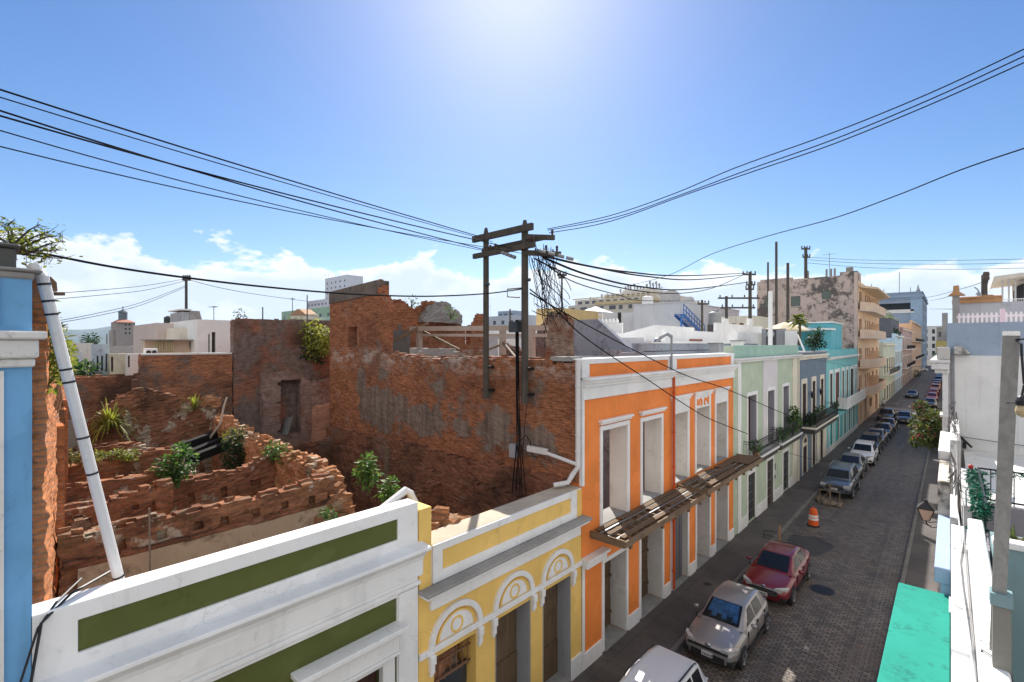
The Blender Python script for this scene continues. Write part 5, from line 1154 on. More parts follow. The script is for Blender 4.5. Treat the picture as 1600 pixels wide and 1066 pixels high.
mb = MB(); mb.prism([(l-.75, 15.1), (l-.5, 16.2), (r_+5, 16.9), (r_+5, 16.5), (l-.3, 15.9)], lambda a, b, d: (a, d, b), 60.2, 69.5); reparent(mb.build('porch_roof', paint('porch_roof_cream', (.64,.58,.50), .8, .08, .2)), po)
mb = MB(); gx = PY(1600, 420, 66).x+1.3; mb.prism([(gx-1.5, 16.6), (gx-.2, 18.9), (gx+4, 22), (gx+4, 16.6)], lambda a, b, d: (a, d, b), 66, 70); reparent(mb.build('gable', WHITE), po)
for f_ in (.1, .5, .9, 1.5):
    mb = MB(); x = l+f_; mb.box(x-.06, x+.06, 61.3, 61.42, 13.2, 16.0); reparent(mb.build('porch_post', paint('porch_post_grey', (.52,.51,.52), .7)), po)
mb = MB(); mb.bar((l, 61.3, 14.2), (r_+3, 61.3, 14.2), .07)
for i in range(34): mb.bar((l+i*.14, 61.3, 13.2), (l+i*.14, 61.3, 14.2), .03)
reparent(mb.build('porch_railing', WHITE), po)
mb = MB(); dx = PY(1597, 470, 63.3).x; mb.prism([(dx-.55, 13.2), (dx-.55, 15.0), (dx-.3, 15.5), (dx+.1, 15.7), (dx+.6, 15.5), (dx+.6, 13.2)], lambda a, b, d: (a, d, b), 63.36, 63.48); reparent(mb.build('porch_doorway', plain('doorway_iron', (.03,.03,.035), .7)), po)
mb = MB(); x = PY(1577, 490, 50).x
mb.prism([(x-.85, 12.5), (x-.6, 12.75), (x+.1, 12.95), (x+.75, 12.75), (x+.9, 12.5), (x+.5, 12.35), (x-.5, 12.3)], lambda a, b, d: (a, d, b), 49.5, 50.5); mb.box(x-.7, x+.8, 49.8, 50.2, 10.4, 12.3)
mb.bar((x-.9, 49.4, 11.6), (x+1.1, 49.4, 12.2), .1, .05); mb.bar((x-.3, 49.3, 11.3), (x+1.3, 49.3, 12.0), .12, .06)
tag(mb.build('scrap_pile', paint('rusty_scrap', (.26,.15,.10), .9, .4, .6, bump=.5)), 'pile of rusty scrap sheets on the roof beside the porch house', 'scrap')
# ================================================================== roofs and blocks behind the row
def bl(name, label, cat, x1, x2, ytop, Y, depth, mat, z0=0, win=None, group=None, wmat=None, trim=False):
    """block whose street-parallel ... face lies in plane Y, seen between picture columns x1 and x2"""
    a, b = PY(x1, YH, Y).x, PY(x2, YH, Y).x; h = PY((x1+x2)/2, ytop, Y).z
    if a > b: a, b = b, a
    if win: win = (*win[:4], z0+(h-z0)*win[4], z0+(h-z0)*win[5])
    return simple_block(name, label, cat, a, b, Y, Y+depth, h, mat, win, z0, trim, group, wmat)
GW = paint('grey_white_render', (.62, .63, .66), .85, .06, .3, streak=.35, scale=.5)
BW = paint('bright_white_render', (.78, .77, .75), .8, .05, .2, streak=.15)
DW = paint('dirty_white_render', (.60, .57, .53), .85, .12, .5, (.12,.11,.1), .5)
# behind the orange parapet: grey roof edge, white roofs
rb = empty('grey_roof_parapet', (-14, 24, 0), 0, 'blue grey weathered parapet running behind the orange facade', 'parapet')
mb = MB(); mb.box(-13.6, -13.1, 22.2, 40, 0, 9.75); mb.box(-13.59, -12.6, 21.9, 22.19, 0, 9.9); reparent(mb.build('wall', weathered('blue_grey_render', (.34,.36,.42), (.10,.10,.11), .6, .5, .62, .7)), rb)
mb = MB(); mb.prism([(-19.5, 9.5), (-19.5, 11.7), (-15.6, 11.7), (-13.4, 9.9), (-13.4, 9.5)], lambda a, b, d: (a, d, b), 24.6, 25.0); mb.box(-13.6, -13.15, 25.1, 48, 9.8, 10.25); reparent(mb.build('sloped_wall', weathered('blue_grey_render', (.34,.36,.42))), rb)
mb = MB(); mb.box(-13.7, -13.05, 26.5, 44, 10.25, 10.4); reparent(mb.build('coping', BW), rb)
wr = empty('white_roof_house', (-22, 40, 0), 0, 'dazzling white rooftop rooms with a sloping slab behind the grey parapet', 'house')
mb = MB(); mb.box(-26, -13.7, 26.8, 27.0, 0, 10.6); mb.box(-26, -13.7, 27.0, 52, 0, 10.3)
a, b, c = PY(985, 520, 36), PY(1023, 505, 36), PY(1026, 505, 36)
mb.prism([(PY(958, 545, 36).x, 10.3), (PY(958, 545, 36).x, 10.9), (b.x, PY(1022, 508, 36).z), (PY(1024, 508, 36).x, 10.3)], lambda a_, b_, d: (a_, d, b_), 36, 44)
mb.box(PY(925, 530, 40).x, PY(990, 530, 40).x, 40, 46, 10.3, PY(950, 521, 40).z)
reparent(mb.build('wall', BW), wr)
mb = MB(); a = PY(930, 513, 44).x; b = PY(972, 513, 44).x; mb.box(a, b, 44, 44.2, 10.3, 12.4); mb.tube([(a+.9, 44, 12.4), (a+.9, 44, 13.6)], .04, 5)
for i in range(6): mb.lathe((a+.4+i*(b-a-.6)/6, 44.1, 12.4), [(.16, 0), (.2, .2), (.08, .5)], 8)
reparent(mb.build('balustrade', BW), wr)
mb = MB(); x = PY(949, 548, 39.9).x; mb.box(x-.25, x+.25, 39.9, 39.99, 10.4, 11.4); reparent(mb.build('window', GREYPAINT), wr)
mb = MB(); mb.box(PY(1040, 535, 30).x, -13.2, 30, 30.3, 9, 10.9) if False else mb.box(-14.5, -13.75, 44.2, 70, 9.4, PX(1100, 516, -14).z); reparent(mb.build('rear_parapet', BW), wr)
lp = empty('white_garden_wall', (-14, 60, 0), 0, 'long low white rooftop wall with two short posts behind the mint house', 'wall')
X_ = -16
ya, yb = colY(1040, X_), colY(1192, X_)
mb = MB(); mb.box(X_-.3, X_, ya, colY(1120, X_), 0, PX(1080, 517, X_).z); mb.box(X_-.3, X_, colY(1120, X_)+.01, yb, 0, PX(1160, 508, X_).z)
reparent(mb.build('wall', BW), lp)
for px in (1135, 1173):
    y = colY(px, X_); mb = MB(); mb.box(X_-.28, X_+.05, y-.5, y+.5, 5, PX(px, 498, X_).z); reparent(mb.build('post', BW), lp)
mb = MB(); y0_, y1_ = colY(1077, X_), colY(1097, X_); mb.box(X_+.0, X_+.05, y0_, y1_, PX(1085, 538, X_).z, PX(1085, 530, X_).z); reparent(mb.build('brick_vent', paint('rust_vent', (.30,.12,.09), .9)), lp)
mb = MB(); mb.box(-15.9, -9.0, 27.5, 40, 8.4, 8.6); mb.box(-15.9, -9.0, 41, 70, 8.0, 8.2); reparent(mb.build('roof', ROOF), lp)
# big grey white block with the blue stair
gbk = empty('grey_white_block', (-28, 72, 0), 0, 'huge blank grey white block behind the white roofs', 'building')
Yb = 62
xa, xb, xc = PY(886, 500, Yb).x, PY(990, 500, Yb).x, PY(1070, 500, Yb).x
hb = PY(1030, 475, Yb).z
mb = MB(); mb.box(xb, xc, Yb, Yb+22, 0, hb); mb.box(xa, xb-.02, Yb+.6, Yb+22, 0, PY(940, 490, Yb).z); reparent(mb.build('wall', GW), gbk)
mb = MB(); x = PY(965, 510, Yb).x; mb.box(x-.25, x+.25, Yb+.5, Yb+.59, PY(965, 512, Yb).z, PY(965, 488, Yb).z); reparent(mb.build('window_slit', GLASS), gbk)
mb = MB(); mb.box(xb-.1, xc+.1, Yb-.1, Yb+22.1, hb, hb+.12); reparent(mb.build('coping', GW), gbk)
st = empty('blue_staircase', (0, 0, 0), 0, 'bright blue steel staircase climbing the grey white block', 'staircase')
BSTEEL = plain('blue_steel', (.02, .13, .42), .5)
X_ = xc+1.6; ya, yb = colY(1068, X_), colY(1101, X_)
za, zb = PX(1068, 492, X_).z, PX(1101, 524, X_).z
mb = MB()
for dx in (0, -1.1): mb = MB(); mb.bar((X_+dx, ya, za), (X_+dx, yb, zb), .12, .35); reparent(mb.build('stringer', BSTEEL), st)
mb = MB()
for i in range(15): f_ = (i+.5)/15; mb.box(X_-1.05, X_-.05, ya+(yb-ya)*f_-.3, ya+(yb-ya)*f_+.3, za+(zb-za)*f_+.1, za+(zb-za)*f_+.18)
reparent(mb.build('tread', BSTEEL), st)
mb = MB()
for dz in (.7, 1.3): mb.bar((X_, ya, za+dz), (X_, yb, zb+dz), .08)
for i in range(9): f_ = i/8; mb.bar((X_, ya+(yb-ya)*f_, za+(zb-za)*f_), (X_, ya+(yb-ya)*f_, za+(zb-za)*f_+1.3), .07)
reparent(mb.build('handrail', BSTEEL), st)
for ya_, za_ in ((ya-.2, za), (yb, zb)): mb = MB(); mb.tube([(X_-.2, ya_, 0), (X_-.2, ya_, za_)], .12); reparent(mb.build('leg', BSTEEL), st)
# hotel with yellow bands and a crown of antennas
ht = empty('yellow_banded_hotel', (-60, 130, 0), 0, 'cream hotel with ochre bands and a crown of antennas on its roof', 'hotel')
HOTEL = paint('hotel_cream', (.60,.56,.50), .85, .08, .25, scale=.4); OCHRE = paint('hotel_ochre', (.60,.50,.30), .85, .08, .2)
Yh = 128
def hx(px): return PY(px, 500, Yh).x
def hz(py): return PY(950, py, Yh).z
mb = MB(); mb.box(hx(888), hx(1035), Yh, Yh+40, 0, hz(474)); mb.box(hx(893), hx(1020), Yh+2, Yh+38, hz(474)+.01, hz(465)); mb.box(hx(930), hx(1008), Yh+5, Yh+34, hz(465)+.01, hz(457)); mb.box(hx(952), hx(995), Yh+8, Yh+30, hz(457)+.01, hz(451)); reparent(mb.build('wall', HOTEL), ht)
mb = MB(); mb.box(hx(930), hx(1030), Yh-.4, Yh-.02, hz(476), hz(471)); mb.box(hx(890), hx(1022), Yh+1.6, Yh+1.98, hz(464), hz(462.5)); reparent(mb.build('ochre_band', OCHRE), ht)
def hwin(a, b, y, z0, z1): mb = MB(); mb.box(hx(a), hx(b), y, y+.05, hz(z0), hz(z1)); reparent(mb.build('window', plain('hotel_glass', (.08,.09,.11), .3)), ht)
for i in range(9): hwin(892+i*15, 892+i*15+(10 if i % 3 == 1 else 6), Yh-.06, 484, 478)
for i in range(11): hwin(898+i*11, 898+i*11+6, Yh+1.94, 472, 467.5)
for i in range(9): hwin(934+i*8, 934+i*8+5, Yh+4.94, 463, 459)
mb = MB(); rr = random.Random(9)
for px in list(range(896, 908, 5))+list(range(914, 930, 3))+list(range(944, 964, 4))+list(range(966, 1010, 5)):
    zb_ = hz(465) if px < 930 else hz(457) if px < 952 else hz(451); z1 = zb_+rr.uniform(.8, 2.6)
    mb.box(hx(px)-.15, hx(px)+.15, Yh+10, Yh+10.3, zb_, z1); mb.box(hx(px)-.28, hx(px)+.28, Yh+9.8, Yh+9.99, z1-.9, z1)
mb.bar((hx(930), Yh+9, hz(456)), (hx(1020), Yh+9, hz(462)), .2); mb.bar((hx(930), Yh+9, hz(459)), (hx(1020), Yh+9, hz(465)), .15)
reparent(mb.build('antenna_array', plain('antenna_grey', (.30,.30,.31), .6)), ht)
# shade sail roof in front of the hotel
mb = MB(); z = PY(930, 483, 70).z; a, b = PY(912, 480, 70).x, PY(945, 480, 70).x
mb.add([(a, 68, z-.6), (b, 68, z-.6), (b, 73, z-.6), (a, 73, z-.6), ((a+b)/2, 70.5, z+.5)], [(0,1,4),(1,2,4),(2,3,4),(3,0,4),(0,3,2,1)])
for x in (a+.1, b-.1): mb.tube([(x, 68.1, z-3.5), (x, 68.1, z-.6)], .05, 5)
tag(mb.build('shade_tent', WHITE), 'white pyramid shade tent on the terrace before the hotel', 'tent')
# other mid-distance blocks
bl('city_block', 'pale blue white block with small square windows seen between the utility poles', 'building', 742, 820, 494, 120, 20, paint('pale_blue_block', (.46,.51,.58), .85, .08, .2, scale=.4), 0, (6, 4, .35, .4, .3, .97))
bl('city_block', 'small blue grey penthouse on the roof seen between the utility poles', 'building', 778, 803, 486, 126, 8, paint('blue_grey_penthouse', (.24,.29,.36), .85), 0, (3, 1, .5, .3, .9, .99))
bl('city_block', 'ochre yellow house end behind the tangled wires', 'building', 838, 872, 482, 52, 10, paint('ochre_wall', (.60,.43,.20), .85, .1, .3))
bl('city_block', 'low white roof slab behind the concrete frame', 'building', 700, 850, 516, 48, 10, BW)
bl('city_block', 'grey lilac wall behind the concrete frame in the ruin', 'building', 742, 806, 524, 41, 4, paint('lilac_grey_render', (.38,.35,.36), .9, .1, .3))
# ---- left distance
ch = empty('church_tower', (0, 0, 0), 0, 'grey stone church block with red hipped roof and small cupola', 'church')
XC = -118
def cy(px): return colY(px, XC)
def cz(py, px=197): return PX(px, py, XC).z
STONE = paint('grey_stone', (.34,.31,.30), .9, .12, .4, scale=.5)
mb = MB(); mb.box(XC-6, XC, cy(182), cy(211), 0, cz(504)); mb.box(XC-5, XC-1, cy(177), cy(182)-.02, 0, cz(516)); mb.box(XC-5, XC-1, cy(211)+.02, cy(218), 0, cz(512)); reparent(mb.build('wall', STONE), ch)
mb = MB(); a, b = cy(181), cy(212); m_ = (a+b)/2; z = cz(504)
mb.add([(XC-6.4, a, z), (XC+.4, a, z), (XC+.4, b, z), (XC-6.4, b, z), (XC-3.7, m_-.8, cz(499)), (XC-2.3, m_-.8, cz(499)), (XC-2.3, m_+.8, cz(499)), (XC-3.7, m_+.8, cz(499))], [(0,3,2,1),(4,5,6,7),(0,1,5,4),(1,2,6,5),(2,3,7,6),(3,0,4,7)]); reparent(mb.build('hipped_roof', paint('red_roof', (.36,.15,.10), .8)), ch)
mb = MB(); mb.lathe((XC-3, m_, cz(499)), [(.72, 0), (.72, 1.35), (.84, 1.42), (.6, 1.75), (.12, 2.0), (.05, 2.7)], 10); reparent(mb.build('cupola', paint('cupola_slate', (.13,.18,.21), .7)), ch)
for i in range(2):
    for j in range(3): y = cy(195+i*6); mb = MB(); mb.box(XC+.01, XC+.06, y, y+.28, cz(509+j*6.5), cz(506+j*6.5)); reparent(mb.build('window', GLASS), ch)
def roofhouse(name, label, cat, px0, px1, pyt, X, py_base_z, mat, back=8, ops=()):
    """house whose visible face is parallel to the street (plane X)"""
    y0, y1 = colY(px0, X), colY(px1, X); h = PX((px0+px1)/2, pyt, X).z
    t_ = empty(name, (X, (y0+y1)/2, 0), 0, label, cat)
    o_ = []
    for (a, b, c, d) in ops: o_.append((colY(a, X), colY(b, X), PX(a, d, X).z, PX(a, c, X).z))
    mb = MB(); slab_wall(mb, X, -.3, y0, y1, 0, h, o_); mb.box(X-back, X-.32, y0, y0+.25, 0, h); mb.box(X-back, X-.32, y1-.25, y1, 0, h); mb.box(X-back, X-.32, y0+.26, y1-.26, h-.5, h-.3)
    reparent(mb.build('wall', mat), t_)
    for a, b, c, d in o_:
        mb = MB(); mb.box(X-.2, X-.16, a, b, c, d); reparent(mb.build('window', GLASS), t_)
    return t_
roofhouse('white_rooftop_house', 'white rooftop room with two dark door slots beside the brown wall', 'house', 308, 361, 500, -31, 0, BW, 6, [(325.5, 328, 522, 551), (331, 337, 519, 551)])
roofhouse('cream_rooftop_house', 'cream rooftop room with one small brown window', 'house', 280, 308.5, 512, -33, 0, CREAM, 6, [(295, 303, 524, 530)])
roofhouse('blush_rooftop_house', 'pale blush gable wall left of the cream rooftop room', 'house', 245, 281, 505, -36, 0, paint('blush_render', (.60,.50,.46), .85, .08, .3), 7)
tl = roofhouse('louvred_terrace', 'low terrace room with cream louvred doors and a thin roof slab', 'building', 226, 320, 532, -32.2, 0, paint('terrace_tan', (.52,.40,.30), .85, .1, .3), .6, [(246, 252, 533, 549), (262, 270, 533, 549), (296, 311, 533, 545)])
mb = MB(); mb.box(-32.8, -31.6, colY(223, -32), colY(328, -32), PX(270, 532, -32).z, PX(270, 530.5, -32).z); reparent(mb.build('roof_slab', GREYCON), tl)
for a in (247, 263):
    mb = MB(); y0, y1 = colY(a-6, -32.1), colY(a+9, -32.1)
    for i in range(6): mb.box(-32.18, -32.1, y0+(y1-y0)*i/6, y0+(y1-y0)*(i+.6)/6, PX(a, 549, -32.1).z, PX(a, 533.5, -32.1).z)
    reparent(mb.build('louvred_door', paint('louvre_yellow', (.60,.52,.32), .8)), tl)
gt = empty('tilted_roof_box', (0, 0, 0), 0, 'grey box with a tilted corrugated roof on the white roofs', 'building')
X_ = -38
y0, y1, y2 = colY(284, X_), colY(296, X_), colY(319, X_); z0_, z1_ = PX(300, 510, X_).z, PX(300, 488, X_).z
mb = MB(); mb.box(X_-3, X_, y0, y1, z0_-5, z1_); reparent(mb.build('wall', GREYPAINT), gt)
mb = MB(); mb.prism([(y1+.02, z0_-2), (y1+.02, z1_+.1), (colY(312, X_), z1_+.1), (y2, z0_-.1), (y2, z0_-2)], lambda a, b, d: (d, a, b), X_-3, X_); reparent(mb.build('roof', GREYCON), gt)
mb = MB(); mb.box(X_-3.1, X_+.1, y0-.12, y1+.1, z1_+.11, z1_+.2); reparent(mb.build('roof_edge', WHITE_OLD), gt)
mb = MB(); rr = random.Random(4)
for k, px in enumerate((232, 241)):
    c_ = PX(px, 549, -29); mb = MB(); mb.box(-29.4, -29.0, c_.y-.14, c_.y+.14, 9.4, PX(px, 544.5, -29).z); o = tag(mb.build('air_conditioner', WHITE, bevel=.03), 'white air conditioner on the brown wall roof, %s one' % ('left' if k == 0 else 'right'), 'air conditioner')
    mb = MB(); mb.tube([(-28.99, c_.y, 9.8), (-28.97, c_.y, 9.8)], .1, 10); f_ = mb.build('fan_grille', IRON); f_.parent = o
roofhouse('long_low_roof', 'long flat roof with whitewashed top left of the louvred terrace', 'building', 150, 250, 541, -44, 0, paint('grey_long_roof', (.46,.44,.44), .85, .1, .3), 10)  # plain grey render, one base colour with streaks
roofhouse('peeling_blue_house', 'peeling pale blue and white facade with narrow windows behind the ruin', 'house', 146, 171, 538, -29.5, 0, weathered('peeling_blue', (.50,.58,.64), (.25,.23,.2), .7, .5, .6, 1.2), .8, [(151, 154, 556, 580), (158, 161, 556, 580), (165, 167.5, 553, 580)])
roofhouse('streaked_cream_house', 'streaked cream facade right of the peeling blue one', 'house', 171.5, 199, 553, -29, 0, weathered('streaked_cream', (.60,.56,.44), (.22,.19,.15), .5, .5, .65, .8), .8, [(173.5, 177, 558, 581)])
roofhouse('spotted_white_wall', 'white wall spotted with black holes above the brown wall', 'wall', 199.3, 221, 553, -28.4, 0, weathered('spotted_white', (.70,.68,.66), (.06,.055,.05), .9, .565, .6, 1.3), .6, [(200, 203, 556, 574)])
roofhouse('grey_low_house', 'low grey white house with stained gutter at far left behind the creeper', 'house', 98, 146, 536, -33, 0, DW, 3)
roofhouse('grey_low_house', 'plain white shed wall below the stained gutter at far left', 'house', 100, 129, 549, -30.5, 0, paint('shed_white', (.55,.54,.55), .85, .08, .3), 2)
bl('green_block', 'mint green block with flat roof rising over the purple wall', 'building', 440, 520, 483, 110, 16, paint('block_green', (.30,.44,.33), .85, .08, .25, scale=.5), 0, (7, 5, .3, .4, .05, .95))
bl('green_block', 'lower sea green block in front of the white complex', 'building', 476, 522, 496, 95, 8, paint('block_sea_green', (.38,.52,.46), .85, .08, .25), 0)
bl('white_complex', 'stepped grey white complex left of the white tower', 'building', 480, 512, 469, 160, 16, paint('complex_white', (.50,.50,.54), .85, .06, .2, scale=.4), 0, (6, 10, .4, .4, .05, .97))
bl('white_complex', 'lower white wing before the white tower', 'building', 483, 520, 478, 150, 8, paint('complex_white2', (.60,.61,.65), .85, .06, .2, scale=.4), 0, (8, 9, .3, .35, .05, .97))
wt = bl('white_tower', 'tall narrow white tower block with balconies near its top', 'tower block', 508, 542, 433, 190, 14, paint('tower_white', (.62,.65,.72), .85, .05, .2, scale=.4), 0, (5, 14, .3, .35, .05, .97), trim=True)
mb = MB(); rr = random.Random(2)
for k in range(7): p = PY(508+k*5.5, 432, 196); mb.tube([p, p+Vector((0, 0, rr.uniform(.5, 2.5)))], .15, 4)
reparent(mb.build('roof_aerials', STEEL), wt)
tr = empty('terracotta_dormer', (0, 0, 0), 0, 'small terracotta roofed room on the green block', 'building')
a, b = PY(452, 493, 88), PY(480, 493, 88); zt = PY(466, 483, 88).z
mb = MB(); mb.prism([(a.x, a.z), ((a.x+b.x)/2-1, zt), ((a.x+b.x)/2+1, zt), (b.x, b.z)], lambda x, z, d: (x, d, z), 88, 93); reparent(mb.build('roof', TERRA), tr)
mb = MB(); mb.box(a.x+.3, b.x-.3, 88.3, 92.7, 0, a.z); reparent(mb.build('wall', CREAM), tr)
# ---- roof terrace with umbrella, aqua pavilion
pv = empty('aqua_pavilion', (-18, 55, 0), 0, 'turquoise rooftop pavilion with white eaves before the stained side wall', 'pavilion')
Yv = 58
def vx(px): return PY(px, 520, Yv).x
def vz(py): return PY(1280, py, Yv).z
mb = MB(); mb.box(vx(1247), vx(1300), Yv, Yv+6, 7, vz(505)); mb.box(vx(1280), vx(1304), Yv-2, Yv-.01, 7, vz(517)); reparent(mb.build('wall', paint('pavilion_aqua', (.13,.45,.52), .8, .1, .3)), pv)
mb = MB(); mb.box(vx(1246), vx(1302), Yv-.3, Yv+6.2, vz(505)+.01, vz(503)); mb.box(vx(1278), vx(1306), Yv-2.3, Yv-.02, vz(517)+.01, vz(514)); reparent(mb.build('eaves', WHITE), pv)
mb = MB(); mb.box(vx(1280.5), vx(1287), Yv-2.05, Yv-2.01, vz(529), vz(523)); reparent(mb.build('window', GREYPAINT), pv)
um = empty('parasol', (0, 0, 0), 0, 'cream parasol open on the white roof terrace', 'parasol')
c_ = PY(1226, 504, 52)
mb = MB(); mb.lathe((c_.x, c_.y, c_.z-.75), [(2.0, -.12), (2.02, 0), (1.1, .42), (.06, .78)], 8); reparent(mb.build('canopy', paint('parasol_cloth', (.66,.55,.38), .8, .1, .1)), um)
mb = MB(); mb.tube([(c_.x, c_.y, 8), (c_.x, c_.y, c_.z)], .04, 6); reparent(mb.build('pole', WHITE), um)
um2 = empty('parasol', (0, 0, 0), 0, 'white parasol half hidden behind the cream one', 'parasol')
c_ = PY(1237, 503, 58)
mb = MB(); mb.lathe((c_.x, c_.y, c_.z-.9), [(2.2, -.12), (2.22, 0), (1.2, .45), (.06, .86)], 8); reparent(mb.build('canopy', WHITE), um2)
mb = MB(); mb.tube([(c_.x, c_.y, 8), (c_.x, c_.y, c_.z)], .04, 6); reparent(mb.build('pole', WHITE), um2)
tw = empty('terrace_wall', (-14, 46, 0), 0, 'grey and white terrace wall carrying a black condenser fan', 'wall')
Yt = 47
mb = MB(); mb.box(PY(1190, 520, Yt).x, PY(1227, 520, Yt).x, Yt, Yt+.3, 7.5, PY(1205, 514, Yt).z); reparent(mb.build('wall', GREYPAINT), tw)
mb = MB(); mb.box(PY(1227, 520, Yt).x+.01, PY(1244, 520, Yt).x, Yt-.2, Yt+.3, 7.5, PY(1235, 517, Yt).z); reparent(mb.build('white_end', WHITE), tw)
mb = MB(); c_ = PY(1204, 522, 45); mb.box(c_.x-.35, c_.x+.35, 45, 45.4, 9.0, c_.z+.35); o = tag(mb.build('condenser_unit', plain('condenser_black', (.03,.03,.032), .6)), 'black round faced condenser on the roof by the terrace wall', 'condenser')
mb = MB(); mb.tube([(c_.x, 44.97, c_.z), (c_.x, 44.93, c_.z)], .32, 14); f_ = mb.build('fan_ring', STEEL); f_.parent = o
mb = MB(); a = PY(1203, 520, 44); mb.box(a.x-.14, a.x+.14, 44, 44.28, 8, PY(1203, 455, 44).z); tag(mb.build('white_column', WHITE), 'tall white column standing on the roof terrace', 'column')
mb = MB(); mb.bar(PX(1246, 523, -9.2), PX(1257, 549, -8.75), .11, .11); tag(mb.build('diagonal_brace', WHITE), 'white diagonal brace leaning over the slate house parapet', 'pipe')
mb = MB(); mb.box(-13.5, -9, 41, 51, 8.4, 8.9); mb.box(-13.5, -9.1, 41.2, 41.5, 8.9, 9.9); mb.prism([(-13.5, 9.0), (-13.5, 10.1), (-9.2, 9.4), (-9.2, 9.0)], lambda a, b, d: (a, d, b), 51.2, 51.5); tag(mb.build('roof_deck', BW), 'white roof deck of the slate house', 'roof')
# old water tank house with balustrade and dead vines behind H frame
bl('ruined_pergola', 'cream open pergola with dry vines under the double pole', 'pergola', 1127, 1178, 494, 62, 6, CREAM, 0, (4, 1, .55, .6, .8, .97), wmat=plain('pergola_gap', (.20,.12,.05), .9))
bl('dark_roof', 'dark low roof right of the blue staircase', 'roof', 1098, 1130, 507, 70, 10, paint('dark_roofing', (.14,.13,.13), .9), 0)
# roof clutter: tanks, vents, aerials
BLKTANK = plain('black_tank', (.025,.025,.027), .5)
def tank(px, py, Y, r_, h, lab, mat=BLKTANK):
    c_ = PY(px, py, Y); t_ = empty('water_tank', c_, 0, lab, 'water tank')
    mb = MB(); mb.lathe((0, 0, 0), [(r_*.96, 0), (r_, .06*h), (r_*.97, .3*h), (r_, .33*h), (r_*.97, .6*h), (r_, .63*h), (r_*.96, .85*h), (r_*.4, h)], 14); mb.build('drum', mat, t_)
    mb = MB(); mb.lathe((0, 0, h), [(r_*.42, -.02), (r_*.42, .06*h), (.02, .09*h)], 10); mb.build('lid', STEEL, t_)
    return t_
def aerial(px, py, Y, h, lab):
    c_ = PY(px, py, Y); t_ = empty('roof_aerial', c_, 0, lab, 'aerial'); mb = MB(); mb.tube([(0,0,-.6),(0,0,h)], .035, 5); mb.build('mast', STEEL, t_)
    mb = MB(); mb.bar((-.7,0,h*.92),(.7,0,h*.92), .03)
    for i in range(6): mb.bar((-.6+i*.24,-.35+.03*i,h*.92),(-.6+i*.24,.35-.03*i,h*.92), .02)
    mb.build('elements', STEEL, t_); return t_
tank(1118, 508, 66, .9, 1.9, 'grey water tank beside the cross armed short pole', paint('grey_tank', (.33,.34,.35), .7))
tank(1012, 476, 66, .8, 1.3, 'white water tank on the edge of the grey white block', WHITE_OLD); tank(263, 505, 14.5, .45, .8, 'small black water tank on the blush gable roof')
for (px, py, Y, h, lab) in ((1034, 475, 66, 2.6, 'thin aerial on the grey white block left of the large dish'), (334, 500, 14, 1.3, 'thin aerial over the white rooftop room'), (904, 528, 42, 1.8, 'aerial on the white roof left of the shade tent'), (1296, 424, 74, 2.4, 'aerial on the stained apartment block roof'), (1150, 508, 58, 1.6, 'aerial between the two rooftop pole legs'), (766, 494, 122, 4, 'aerial on the pale blue block between the poles')): aerial(px, py, Y, h, lab)
for k, (px, py, Y, lab) in enumerate(((1004, 541, 34, 'low white vent box on the roof under the sloping slab'), (1118, 545, 34, 'grey vent box on the roof behind the orange parapet'), (1152, 541, 36, 'white vent box on the roof beside the mint parapet'))):
    c_ = PY(px, py, Y); v_ = empty('roof_vent', c_, 0, lab, 'vent'); mb = MB(); mb.box(-.35, .35, -.3, .3, -.6, .35); mb.build('box', WHITE_OLD if k != 1 else GREYPAINT, v_, bevel=.02); mb = MB(); mb.box(-.42, .42, -.37, .37, .352, .42); mb.build('cap', GREYCON, v_)
# satellite dishes
def dish(px, py, Y, r, lab):
    c_ = PY(px, py, Y); d_ = empty('satellite_dish', c_, 0, lab, 'satellite dish')
    mb = MB(); n = 18; k = 4; vs = []
    for j in range(k+1):
        for i in range(n):
            a = 2*math.pi*i/n; q_ = r*j/k; vs.append((q_*math.cos(a), -.25*r*(j/k)**2+.0, q_*math.sin(a)))
    mb.add(vs, [(j*n+i, j*n+(i+1) % n, (j+1)*n+(i+1) % n, (j+1)*n+i) for j in range(k) for i in range(n)]); o = mb.build('reflector', paint('dish_grey', (.42,.41,.40), .6)); o.parent = d_; o.rotation_euler = (R(-20), 0, R(20))
    mb = MB(); mb.tube([(0, .1, 0), (0, .3, -r*1.6)], .05, 6); mb.tube([(0, 0, -.8*r), (0, -r*.7, 0)], .03, 5); o = mb.build('mount', STEEL); o.parent = d_
dish(1049, 467, Yb+3, 1.25, 'large grey satellite dish on the grey white block'); dish(1078, 470, Yb+12, .65, 'small pale satellite dish behind the blue staircase')
# ================================================================== vehicles
def carpaint(name, col, metal=.0, rough=.32):
    m, t, b = nt(name); q = N(t); o = q.obj()
    q.l(q.mix(q.math('MULTIPLY', q.ramp(q.noise(o, 3, 6, .7), .5, .8), .25), col, [x*.7+.02 for x in col]), b.inputs['Base Color'])
    b.inputs['Metallic'].default_value = metal; b.inputs['Roughness'].default_value = rough
    b.inputs['Coat Weight'].default_value = .6; b.inputs['Coat Roughness'].default_value = .08
    return m
CP = {k: carpaint('car_paint_'+k, *v) for k, v in {
 'silver': ((.30,.285,.28), .45), 'crimson': ((.16,.006,.012), .1), 'white': ((.66,.66,.67), 0), 'slate': ((.10,.125,.155), .4), 'olive': ((.16,.16,.14), .4),
 'black': ((.012,.012,.013), 0), 'darkgreen': ((.018,.026,.022), .2), 'grey': ((.20,.20,.205), .4), 'navy': ((.02,.035,.085), .3), 'red': ((.30,.02,.02), 0), 'orange': ((.50,.13,.03), 0), 'sky': ((.12,.20,.34), .3), 'maroon': ((.06,.012,.014), .2)}.items()}
